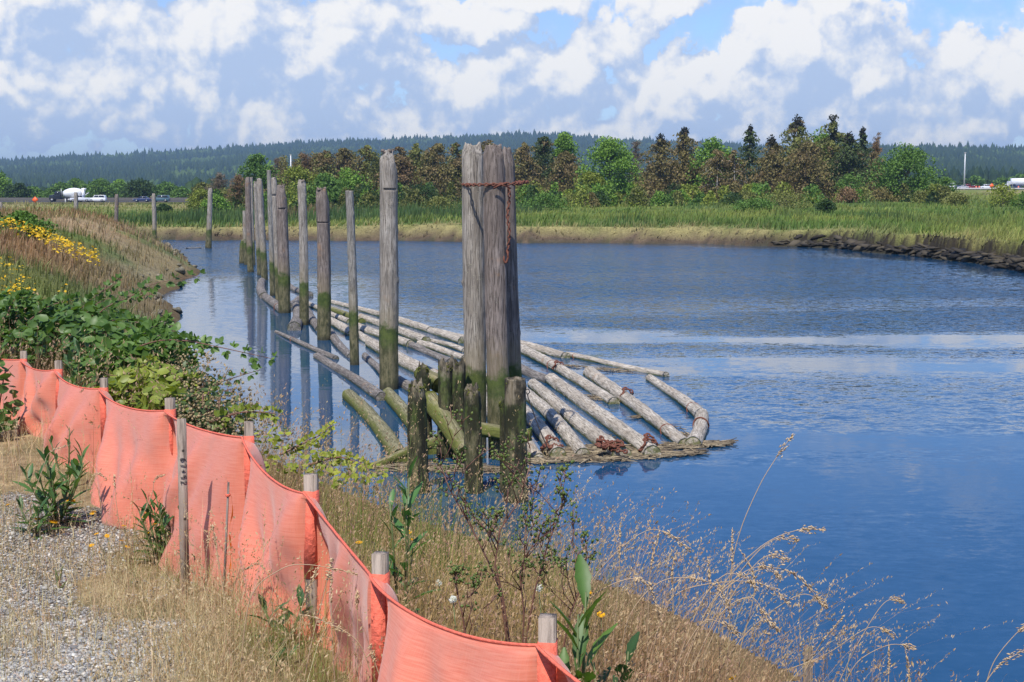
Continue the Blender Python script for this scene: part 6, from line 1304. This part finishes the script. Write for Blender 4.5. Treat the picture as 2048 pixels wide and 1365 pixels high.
# seeded bush: dark leaves with clusters of drying brown fruit
rt = bramble('dark bush hung with dry brown seed clusters at the water side of the fence', [(412, 830, 7.9, 0.20, 0.15, 0.3), (378, 790, 8.6, 0.17, 0.17, 0.3), (450, 852, 7.6, .13, .08, .25)], 560, 0.05, (0.03, 0.065, 0.02), (0.10, 0.15, 0.045), [], name='seeded_bush', cat='bush')
def balls(n, ell, r, lo, hi):
    e = [ell[i] for i in rng.integers(0, len(ell), n)]; c = np.array([at(q[0], q[1], q[2]) for q in e]); d = norm(rng.normal(size=(n, 3)) + np.array([0, -.6, .3])); P = c + d * np.array([[q[3], q[5], q[4]] for q in e]) * rng.uniform(.8, 1.2, (n, 1)); s_ = r * rng.uniform(.6, 1.3, n)
    return scatter(oc, [ocf], P, basis(rdir(n), rdir(n), np.stack([s_, s_, s_], -1)), lerpc(lo, hi, rng.random(n)))
V, Fs, c = balls(800, [(425, 812, 7.8, .20, .14, .3), (385, 768, 8.6, .15, .18, .3), (460, 850, 7.5, .18, .08, .25), (435, 835, 7.6, .18, .12, .2)], 0.009, (0.10, 0.075, 0.03), (0.36, 0.28, 0.14)); np_mesh('seed_clusters', V - np.array(rt.location), Fs, MAT['stone'], rt, c)['kind'] = 'stuff'

# ------------------------------------------------------------------ branching dark stalks with green seed buds
def stalk(label, ctrl, Y, branches, seed, col='stem'):
    P = [at(x, y, Y) for x, y in ctrl]; g_ = Z(P[0].x, P[0].y); root = empty('seed_stalk', (P[0].x, P[0].y, g_)); tag(root, label, 'weed', 'branching seed stalks in front of the river'); O_ = Vector(root.location); st = MB(); B = []; rr = np.random.default_rng(seed)
    base = [Vector((P[0].x, P[0].y, g_ - .02))] + P; st.tube([p - O_ for p in base], np.linspace(0.0036, 0.0016, len(base)), 6)
    def sub(p, d, L, lev):
        e = p + d * L; mid = p.lerp(e, .5) + Vector((rr.normal() * .1, 0, rr.normal() * .05)) * L; st.tube([p - O_, mid - O_, e - O_], [0.0014 if lev else 0.002, 0.0011, 0.0008], 5)
        for k in range(2):
            d2 = (d + Vector((rr.normal() * .55, rr.normal() * .5, rr.normal() * .3 + .35))).normalized()
            if lev < 2: sub(mid.lerp(e, rr.uniform(0, 1)), d2, L * rr.uniform(.4, .65), lev + 1)
        if lev >= 1:
            for k in range(3): B.append(e + Vector(rr.normal(0, 0.009, 3)))
    for k in range(branches):
        i = rr.integers(max(0, len(P) // 2 - 1), len(P) - 1); p = P[i].lerp(P[i + 1], rr.random()); sub(p, Vector((rr.normal() * .5, rr.normal() * .4, 1.0)).normalized(), rr.uniform(.05, .13), 0)
    sub(P[-1], Vector((0, 0, 1)), .06, 0); st.build('stem', MAT['cane'], root, True); n = len(B); s_ = 0.0042 * rng.uniform(.7, 1.3, n)
    V, Fs, c = scatter(oc, [ocf], np.array(B), basis(rdir(n), rdir(n), np.stack([s_, s_ * 1.3, s_], -1)), lerpc((0.10, 0.16, 0.035), (0.22, 0.27, 0.07), rng.random(n))); np_mesh('seed_buds', V - np.array(O_), Fs, MAT['leaf'], root, c)['kind'] = 'stuff'
stalk('tallest dark seed stalk reaching up to the stump foot', [(1012, 1270), (1000, 1180), (975, 1120), (945, 1060), (900, 980), (880, 930)], 3.9, 8, 1)
stalk('dark seed stalk forking right beside the tallest one', [(1020, 1290), (1005, 1190), (990, 1130), (1000, 1060), (1040, 1000), (1060, 930)], 3.8, 9, 2)
stalk('seed stalk standing apart over open water to the right', [(1050, 1290), (1070, 1180), (1095, 1090), (1115, 1040), (1130, 1000)], 3.9, 8, 3)
stalk('low seed stalk right behind the last fence stake', [(1045, 1300), (1048, 1230), (1040, 1150), (1052, 1100)], 3.7, 8, 4)
stalk('short seed stalk nearest the fence top', [(935, 1300), (925, 1230), (915, 1190)], 3.6, 5, 5)
stalk('seed stalk leaning over the right of the fence stake', [(1120, 1330), (1140, 1230), (1160, 1180), (1170, 1130)], 3.8, 6, 6)
# thistledown heads
for a in [(906, 1199, 3.8), (1077, 1176, 4.2), (877, 1167, 4.6)]:
    p = at(*a); g_ = Z(p.x, p.y); root = empty('seed_puff', (p.x, p.y, g_)); tag(root, 'white downy seed head on a stem in the bank grass', 'wildflower', 'white downy seed heads'); mb = MB(); mb.tube([(0, 0, 0), (0.02, 0, (p.z - g_) * .5), (0, 0, p.z - g_)], 0.0015, 5); mb.build('stem', MAT['stem'], root)
    n = 160; V, Fs, c = scatter(LEAF4, [[[0, 1, 2, 3]]], rdir(n) * 0.011 * rng.uniform(.4, 1, (n, 1)) + np.array([0, 0, p.z - g_]), basis(rdir(n), rdir(n), np.tile([.0025, .01, .004], (n, 1))), np.tile([.8, .8, .78], (n, 1))); np_mesh('down', V, Fs, MAT['petal'], root, c)

# ------------------------------------------------------------------ single tall grass stalks with heavy heads
def gstalk(ctrl, Y, head=0.16, fat=0.010, n_sp=46, hue=0.5, droop=0.0, name='grass_stalk'):
    P = [at(x, y, Y) for x, y in ctrl]; pts = cane_pts(ctrl, Y, Y, 30); g_ = Z(P[0].x, P[0].y); root = empty(name, (P[0].x, P[0].y, g_)); O_ = np.array(root.location); pts = [Vector((P[0].x - 0.01, P[0].y, g_ - .02))] + pts if P[0].z > g_ else pts
    st = MB(); st.tube([np.array(p) - O_ for p in pts], np.linspace(0.0019, 0.0009, len(pts)), 5); ca = lerpc((0.40, 0.26, 0.17), (0.44, 0.36, 0.20), np.array(hue)); o = st.build('stem', MAT['straw'], root)
    A = np.array(pts); seg = np.r_[0, np.cumsum(np.linalg.norm(np.diff(A, axis=0), axis=1))]; L = seg[-1]; s_ = L - head * rng.random(n_sp) ** 0.9; c = np.stack([np.interp(s_, seg, A[:, j]) for j in range(3)], -1); T = norm(A[-1] - A[-6]); q = (L - s_) / head
    c = c + rng.normal(0, 1, (n_sp, 3)) * (fat * (0.35 + 0.9 * np.sin(math.pi * np.clip(q, .1, 1))))[:, None] * np.array([1, 1, 1]); f = norm(T * 1.2 + rng.normal(0, .42, (n_sp, 3)) + np.array([0, 0, -droop])); sz = 0.0062 * rng.uniform(.7, 1.3, n_sp)
    V, Fs, cc = scatter(oc, [ocf], c - O_, basis(f, rdir(n_sp), np.stack([sz * .30, sz * 1.0, sz * .30], -1)), lerpc((0.40, 0.27, 0.15), (0.62, 0.47, 0.27), rng.random(n_sp))); np_mesh('seed_head', V, Fs, MAT['stone'], root, cc)
    return root
MAT['straw'] = simple('straw', (0.42, 0.30, 0.18), 0.7, 0, 0.35, 30)
tag(gstalk([(1440, 1300), (1470, 1100), (1515, 980), (1560, 905), (1586, 870)], 4.6, 0.085, 0.006, 46), 'tallest grass stalk with an upright head, reaching over the blue water', 'grass')
LG = 'arching grass stalks over the water at the lower right'
for i, (c_, Y, hd) in enumerate([([(1380, 1330), (1440, 1180), (1520, 1095), (1590, 1062), (1650, 1060)], 4.4, .10), ([(1390, 1330), (1450, 1190), (1510, 1110), (1555, 1077), (1600, 1082)], 4.4, .09), ([(1400, 1330), (1460, 1200), (1510, 1130), (1545, 1110), (1580, 1120)], 4.3, .08),
      ([(1370, 1330), (1420, 1210), (1480, 1150), (1530, 1133), (1560, 1155)], 4.2, .09), ([(1360, 1340), (1430, 1200), (1520, 1140), (1590, 1150), (1650, 1215)], 4.3, .20), ([(1350, 1340), (1400, 1210), (1450, 1150), (1500, 1160), (1512, 1180)], 4.1, .09),
      ([(1300, 1330), (1340, 1200), (1440, 1165), (1530, 1170), (1580, 1210)], 4.2, .18), ([(1380, 1345), (1440, 1230), (1500, 1195), (1530, 1230), (1560, 1265)], 4.0, .10), ([(1340, 1350), (1400, 1250), (1440, 1245), (1478, 1270)], 3.9, .07), ([(1440, 1340), (1500, 1260), (1600, 1190), (1655, 1215)], 4.4, .06),
      ([(1680, 1360), (1720, 1280), (1770, 1205), (1810, 1205)], 5.0, .06), ([(1560, 1345), (1650, 1310), (1740, 1255), (1790, 1275)], 5.0, .07), ([(1690, 1365), (1720, 1320), (1780, 1290), (1830, 1296)], 4.8, .05),
      ([(1960, 1420), (1985, 1330), (2030, 1270), (2060, 1248)], 4.6, .05), ([(1940, 1420), (1990, 1340), (2050, 1300), (2080, 1290)], 4.4, .2), ([(1240, 1330), (1260, 1230), (1330, 1160), (1430, 1170), (1460, 1230)], 4.0, .22), ([(1120, 1340), (1170, 1210), (1250, 1160), (1300, 1175), (1320, 1240)], 3.9, .18), ([(1130, 1260), (1200, 1140), (1300, 1060), (1380, 1100)], 4.4, .12)]):
    o = gstalk(c_, Y, hd * 0.85, 0.0055, int(46 + hd * 160)); tag(o, 'straw coloured grass stalk bending right with a drooping head', 'grass', LG)
LD = 'stiff dark grass spikes at the water edge'
for c_ in [([(1405, 1330), (1420, 1200), (1417, 1120)]), ([(1455, 1320), (1462, 1180), (1465, 1055)]), ([(1350, 1290), (1345, 1150), (1355, 1100)]), ([(1480, 1300), (1510, 1170), (1480, 1100)]), ([(1775, 1400), (1778, 1330), (1777, 1280)]), ([(1815, 1400), (1818, 1340), (1810, 1300)]), ([(1295, 1300), (1300, 1150), (1320, 1060)]), ([(1225, 1290), (1238, 1150), (1240, 1050)]), ([(1600, 1360), (1640, 1290), (1690, 1230)])]:
    o = gstalk(c_, 4.4, 0.12, 0.002, 40, name='grass_spike'); tag(o, 'thin dark straight grass spike against the water', 'grass', LD)
LT = 'grass stalks in front of the orange fence'
for c_, Y, hd in [([(480, 1365), (500, 1200), (560, 1140), (620, 1130), (720, 1150)], 4.0, .12), ([(600, 1400), (600, 1250), (612, 1190), (640, 1130)], 4.1, .12), ([(600, 1420), (620, 1300), (660, 1140), (662, 1120)], 3.9, .08), ([(470, 1350), (455, 1230), (430, 1080), (425, 1050)], 4.6, .10), ([(760, 1420), (720, 1290), (640, 1240), (600, 1230)], 3.8, .2),
                  ([(30, 1010), (40, 930), (32, 860), (36, 830)], 6.6, .12), ([(60, 1010), (85, 940), (100, 905), (140, 890)], 6.6, .12), ([(255, 1090), (300, 1000), (310, 960), (330, 950)], 6.2, .08), ([(240, 1060), (232, 1000), (228, 950)], 6.3, .08), ([(520, 1250), (545, 1180), (520, 1130), (490, 1140)], 4.8, .1),
                  ([(670, 1365), (664, 1260), (662, 1150)], 3.9, .1), ([(715, 1380), (716, 1280), (714, 1185)], 3.9, .06), ([(420, 1230), (412, 1120), (424, 1050)], 5.2, .1), ([(790, 1440), (745, 1310), (742, 1290)], 3.7, .06), ([(180, 1060), (170, 1000), (190, 950), (215, 960)], 6.5, .1)]:
    o = gstalk(c_, Y, hd * .8, 0.003, 34); tag(o, 'fine straw grass stalk crossing the orange fabric', 'grass', LT)
# ------------------------------------------------------------------ traffic and furniture on the highway
MAT['glass_dark'] = simple('car_glass', (0.03, 0.035, 0.045), 0.15, 0, 0.1)
MAT['tyre'] = simple('tyre', (0.02, 0.02, 0.02), 0.9, 0, 0.2); MAT['rim'] = simple('rim', (0.35, 0.35, 0.36), 0.4, 0.6, 0.1)
MAT['lamp_r'] = simple('tail_lamp', (0.45, 0.02, 0.02), 0.4, 0, 0.1); MAT['lamp_w'] = simple('head_lamp', (0.75, 0.75, 0.72), 0.3, 0, 0.1)
def paint(c): 
    k = 'paint_%d_%d_%d' % tuple(int(q * 99) for q in c)
    if k not in MAT: MAT[k] = simple(k, c, 0.3, 0.1, 0.06, 2)
    return MAT[k]
def wheel(root, x, y, r=0.33, w=0.22):
    mb = MB(); mb.cyl((x, y - w / 2, r), (x, y + w / 2, r), r, 18); o = mb.build('wheel', MAT['tyre'], root, False); mb = MB(); sgn = -1 if y < 0 else 1; mb.cyl((x, y + sgn * (w / 2 - .02), r), (x, y + sgn * (w / 2 + .01), r), r * .6, 14); mb.build('rim', MAT['rim'], o)
def bevel(o, w=0.05):
    b = o.modifiers.new('bevel', 'BEVEL'); b.width = w; b.segments = 2; b.limit_method = 'ANGLE'; return o
def place(name, label, cat, px, off, face, group='vehicles on the highway'):
    t = (px - 1024.0) / F; p = road_pt(t, off); p.x = t * (p.y); p.z += 0.424; q = road_pt(t + 0.01, off); d = Vector((q.x - p.x, q.y - p.y, 0)); root = empty(name, p); root.rotation_euler = (0, 0, math.atan2(d.y, d.x) + (math.pi if face < 0 else 0)); tag(root, label, cat, group); return root
def car(label, px, off, face, kind, col, name=None, cat=None):
    L, H, Wd = {'sedan': (4.6, 1.45, 1.8), 'suv': (4.8, 1.8, 1.9), 'pickup': (5.6, 1.85, 1.95), 'van': (5.4, 2.3, 2.0)}[kind]; root = place(name or {'sedan': 'car', 'suv': 'suv', 'pickup': 'pickup_truck', 'van': 'van'}[kind], label, cat or {'sedan': 'car', 'suv': 'car', 'pickup': 'pickup', 'van': 'van'}[kind], px, off, face)
    h = L / 2; z0 = 0.28
    low = {'sedan': [(-h, .45), (-h, .85), (-h + .5, .95), (h - 1.3, .95), (h - .2, .75), (h, .6), (h, .35), (h - .2, z0), (-h + .15, z0)], 'suv': [(-h, .45), (-h, 1.05), (h - 1.25, 1.08), (h - .15, .95), (h, .7), (h, .4), (h - .2, z0), (-h + .1, z0)],
           'pickup': [(-h, .5), (-h, 1.1), (h - 1.5, 1.12), (h - .15, 1.05), (h, .8), (h, .45), (h - .2, .35), (-h + .1, .35)], 'van': [(-h, .4), (-h, 1.2), (h - .9, 1.2), (h - .1, .95), (h, .7), (h, .4), (h - .2, z0), (-h + .1, z0)]}[kind]
    cab = {'sedan': [(-h + .55, .95), (-h + 1.35, H), (.35, H), (h - 1.35, .95)], 'suv': [(-h + .05, 1.05), (-h + .35, H), (.6, H), (h - 1.35, 1.07)], 'pickup': [(-.75, 1.1), (-.6, H), (.75, H), (h - 1.55, 1.1)], 'van': [(-h + .02, 1.2), (-h + .1, H), (h - 1.5, H), (h - .85, 1.2)]}[kind]
    mb = MB(); mb.prism(low, 1, -Wd / 2, Wd / 2); bevel(mb.build('body', paint(col), root), .06)
    c = np.array(cab); cen = c.mean(0); mb = MB(); mb.prism([tuple(q) for q in c], 1, -Wd / 2 + .12, Wd / 2 - .12); bevel(mb.build('cabin', paint(col), root), .05)
    g_ = cen + (c - cen) * np.array([.88, .72]); g_[:, 1] += 0.02; mb = MB(); mb.prism([tuple(q) for q in g_], 1, -Wd / 2 + .10, Wd / 2 - .10); mb.build('side_window', MAT['glass_dark'], root)
    ws = c[2] + (c[3] - c[2]) * .5; mb = MB(); mb.prism([tuple(c[2] + (c[3] - c[2]) * .15 + np.array([.02, 0.01])), tuple(c[3] + np.array([-.02, .06])), tuple(c[3] + np.array([.0, .06])), tuple(c[2] + (c[3] - c[2]) * .15 + np.array([.05, .01]))], 1, -Wd / 2 + .2, Wd / 2 - .2); mb.build('windscreen', MAT['glass_dark'], root)
    for x in (-h + .95, h - .95):
        for y in (-Wd / 2 + .1, Wd / 2 - .1): wheel(root, x, y, .34 if kind == 'sedan' else .38)
    for y in (-Wd / 2 + .3, Wd / 2 - .3):
        mb = MB(); mb.box((h - .03, y, .68), (.1, .35, .16)); mb.build('headlight', MAT['lamp_w'], root); mb = MB(); mb.box((-h + .02, y, .85), (.08, .25, .2)); mb.build('tail_light', MAT['lamp_r'], root)
    return root
car('silver pickup truck just behind the mixer on the highway', 166, -1.0, -1, 'pickup', (.62, .63, .66)); car('white suv behind the silver pickup on the left', 199, -1.0, -1, 'suv', (.78, .78, .78))
car('dark blue sedan between the two suvs on the left road', 288, -1.0, -1, 'sedan', (.03, .045, .12)); car('dark teal suv, last vehicle of the left queue', 325, -1.0, -1, 'suv', (.06, .12, .15))
car('white van at the foot of the tall pole, leftmost of the right queue', 1889, 2.0, -1, 'van', (.75, .75, .75)); car('blue sedan right behind the white van', 1906, 2.0, -1, 'sedan', (.08, .14, .28)); car('silver car partly behind the tall pole', 1920, -1, -1, 'sedan', (.5, .5, .52))
car('bright red pickup just right of the tall pole', 1931, 2.5, -1, 'pickup', (.38, .02, .03)); car('dark red car following the red pickup', 1942, -1, -1, 'sedan', (.2, .02, .02)); car('white suv left of the orange sign on the right', 1966, 0, -1, 'suv', (.8, .8, .8))
car('dark blue van half hidden behind the orange sign', 1976, 4, -1, 'suv', (.04, .07, .2)); car('white sedan right of the orange sign', 2001, -1, -1, 'sedan', (.8, .8, .8)); car('navy pickup beside the semi trailer', 2020, -1, -1, 'pickup', (.03, .04, .1))
# concrete mixer truck
r = place('mixer_truck', 'black cement mixer truck with a white drum on the left road', 'mixer truck', 141, 0.5, -1); blk = paint((.02, .025, .035)); wht = paint((.82, .82, .8))
mb = MB(); mb.box((0, 0, .95), (9.4, .9, .3)); mb.build('chassis', blk, r)
mb = MB(); mb.prism([(4.9, .55), (4.9, 1.75), (3.6, 1.95), (3.5, .55)], 1, -1.0, 1.0); bevel(mb.build('hood', blk, r), .08)
mb = MB(); mb.prism([(3.55, .7), (3.5, 1.95), (3.1, 2.85), (1.8, 2.85), (1.75, .7)], 1, -1.15, 1.15); cb = bevel(mb.build('cab', blk, r), .08); mb = MB(); mb.box((2.6, 0, 2.3), (1.1, 2.34, .6)); mb.build('side_window', MAT['glass_dark'], cb)
mb = MB(); mb.cyl((1.55, .9, 1.2), (1.55, .9, 3.5), .09, 8); mb.build('exhaust_pipe', MAT['rim'], r)
prof = [(1.2, .75), (.6, 1.05), (-.6, 1.32), (-1.9, 1.30), (-3.0, 1.0), (-3.9, .58)]; mb = MB(); mb.tube([(x, 0, 2.1 + .12 * (1.2 - x)) for x, _ in prof], [q for _, q in prof], 22); mb.build('drum', wht, r, True)
mb = MB(); mb.box((-4.2, 0, 2.3), (.5, 1.4, 2.0)); mb.box((-4.3, 0, 3.4), (.9, .9, .5), taper=1.3); mb.build('hopper', wht, r); mb = MB(); mb.box((-4.9, 0, 2.0), (1.6, .5, .12), rot=Matrix.Rotation(.6, 3, 'Y')); mb.build('chute', wht, r)
for x in (4.1, -.4, -1.8, -3.1):
    for y in (-1.0, 1.0): wheel(r, x, y, .52, .3)
# semi trailer
r = place('semi_trailer', 'white boxed semi trailer at the right picture edge', 'truck', 2052, 1.0, -1); mb = MB(); mb.box((0, 0, 2.65), (13.5, 2.5, 2.8)); mb.build('box', paint((.78, .78, .78)), r)
mb = MB(); mb.box((-3.8, -1.255, 2.6), (5.4, .02, 1.6)); mb.box((-3.8, 1.255, 2.6), (5.4, .02, 1.6)); mb.build('dark_panel', paint((.16, .17, .26)), r); mb = MB(); mb.box((0, 0, 1.1), (12.5, 1.0, .25)); mb.build('frame', blk, r)
for x in (-5.2, -4.0, 4.6):
    for y in (-1.05, 1.05): wheel(r, x, y, .5, .3)
mb = MB(); mb.prism([(8.9, .6), (8.9, 1.7), (8.2, 2.0), (7.9, 3.0), (6.9, 3.0), (6.9, .6)], 1, -1.2, 1.2); bevel(mb.build('cab', paint((.5, .5, .52)), r), .08)
# orange diamond signs
MAT['sign_orange'] = simple('sign_orange', (0.95, 0.13, 0.02), 0.5, 0, 0.08)
def sign(label, px, py, Yoff, size):
    t = (px - 1024) / F; p = road_pt(t, Yoff); g_ = Vector((t * p.y, p.y, Z(t * p.y, p.y))); root = empty('road_work_sign', g_); tag(root, label, 'sign', 'orange road work signs'); c = at(px, py, p.y); h = c.z - g_.z; s_ = size
    mb = MB(); mb.prism([(0, h - s_ * .86), (s_ * .86, h), (0, h + s_ * .86), (-s_ * .86, h)], 1, -.035, .0); mb.build('border', paint((.08, .03, .02)), root); mb = MB(); mb.prism([(0, h - s_ * .80), (s_ * .80, h), (0, h + s_ * .80), (-s_ * .80, h)], 1, -.045, -.0351); mb.build('panel', MAT['sign_orange'], root)
    mb = MB(); mb.box((0, .08, h / 2), (.12, .12, h)); mb.build('post', MAT['concrete'], root)
sign('orange diamond sign left of the mixer truck', 75, 400, -10.2, 1.05); sign('orange diamond sign among the cars on the right', 1978, 372, -9.5, 1.15)
def barrel(px, off):
    t = (px - 1024) / F; p = road_pt(t, off); root = empty('traffic_barrel', (t * p.y, p.y, p.z + .42)); tag(root, 'small orange traffic barrel on the right road shoulder', 'traffic barrel', 'orange traffic barrels'); mb = MB(); mb.tube([(0, 0, 0), (0, 0, .5), (0, 0, 1.0), (0, 0, 1.15)], [.3, .27, .23, .1], 12); mb.build('drum', MAT['sign_orange'], root, True); mb = MB(); mb.tube([(0, 0, .62), (0, 0, .78)], [.275, .262], 12); mb.build('band', MAT['lamp_w'], root)
for px in (1947, 1953, 1989, 2031): barrel(px, -6)
# light pole, far pole, white marker post
def pole(label, px, ytop, Yd, r0, r1, mat='rim', name='light_pole', zb=None):
    t = (px - 1024) / F; z = Z(t * Yd, Yd); top = at(px, ytop, Yd).z; root = empty(name, (t * Yd, Yd, z)); tag(root, label, 'pole'); mb = MB(); mb.tube([(0, 0, 0), (0, 0, (top - z) * .5), (0, 0, top - z)], [r0, (r0 + r1) / 2, r1], 10); mb.build('shaft', MAT[mat], root, True); mb = MB(); mb.box((0, 0, top - z + .15), (.9, .5, .3)); mb.build('head', MAT['concrete'], root)
MAT['galv'] = simple('galvanised', (.55, .56, .57), .5, .3, .1)
pole('tall galvanised light pole beside the highway on the right', 1923, 307, 555, .32, .2, 'galv'); pole('white pole tip above the far grove left of centre', 585, 311, 600, .3, .25, 'galv', 'mast')
mb = MB(); t = (135 - 1024) / F; p = road_pt(t, -9.0); p.x = t * p.y; mb.box((0, 0, .7), (.14, .1, 1.5)); o = mb.build('marker_post', paint((.75, .75, .72)), None, loc=(0, 0, 0)); o.location = (p.x, p.y, Z(p.x, p.y)); tag(o, 'short white marker post below the mixer truck', 'post')
# barriers
def barrier(name, label, t0, t1, off, h, mat, cat='barrier'):
    mb = MB(); n = 60; pa = []
    V = []; Fq = []
    for i in range(n):
        t = t0 + (t1 - t0) * i / (n - 1); a = road_pt(t, off); b = road_pt(t, off + .4); z = a.z + .40; V += [(a.x, a.y, z), (a.x, a.y + .12, z + h), (b.x, b.y - .12, z + h), (b.x, b.y, z)]
        if i: k = 4 * i; Fq += [[k - 4, k, k + 1, k - 3], [k - 3, k + 1, k + 2, k - 2], [k - 2, k + 2, k + 3, k - 1]]
    o = np_mesh(name, V, [np.array(Fq)], MAT[mat]); tag(o, label, cat)
MAT['dark_conc'] = simple('dark_concrete', (.07, .065, .06), .9, 0, .2, 2)
barrier('concrete_barrier', 'long dark barrier wall behind the cars on the left road', -0.62, -0.2, 8.2, 1.1, 'dark_conc'); barrier('guard_rail', 'pale low barrier along the near side of the right road', 0.28, 0.52, -7.5, 0.45, 'concrete')
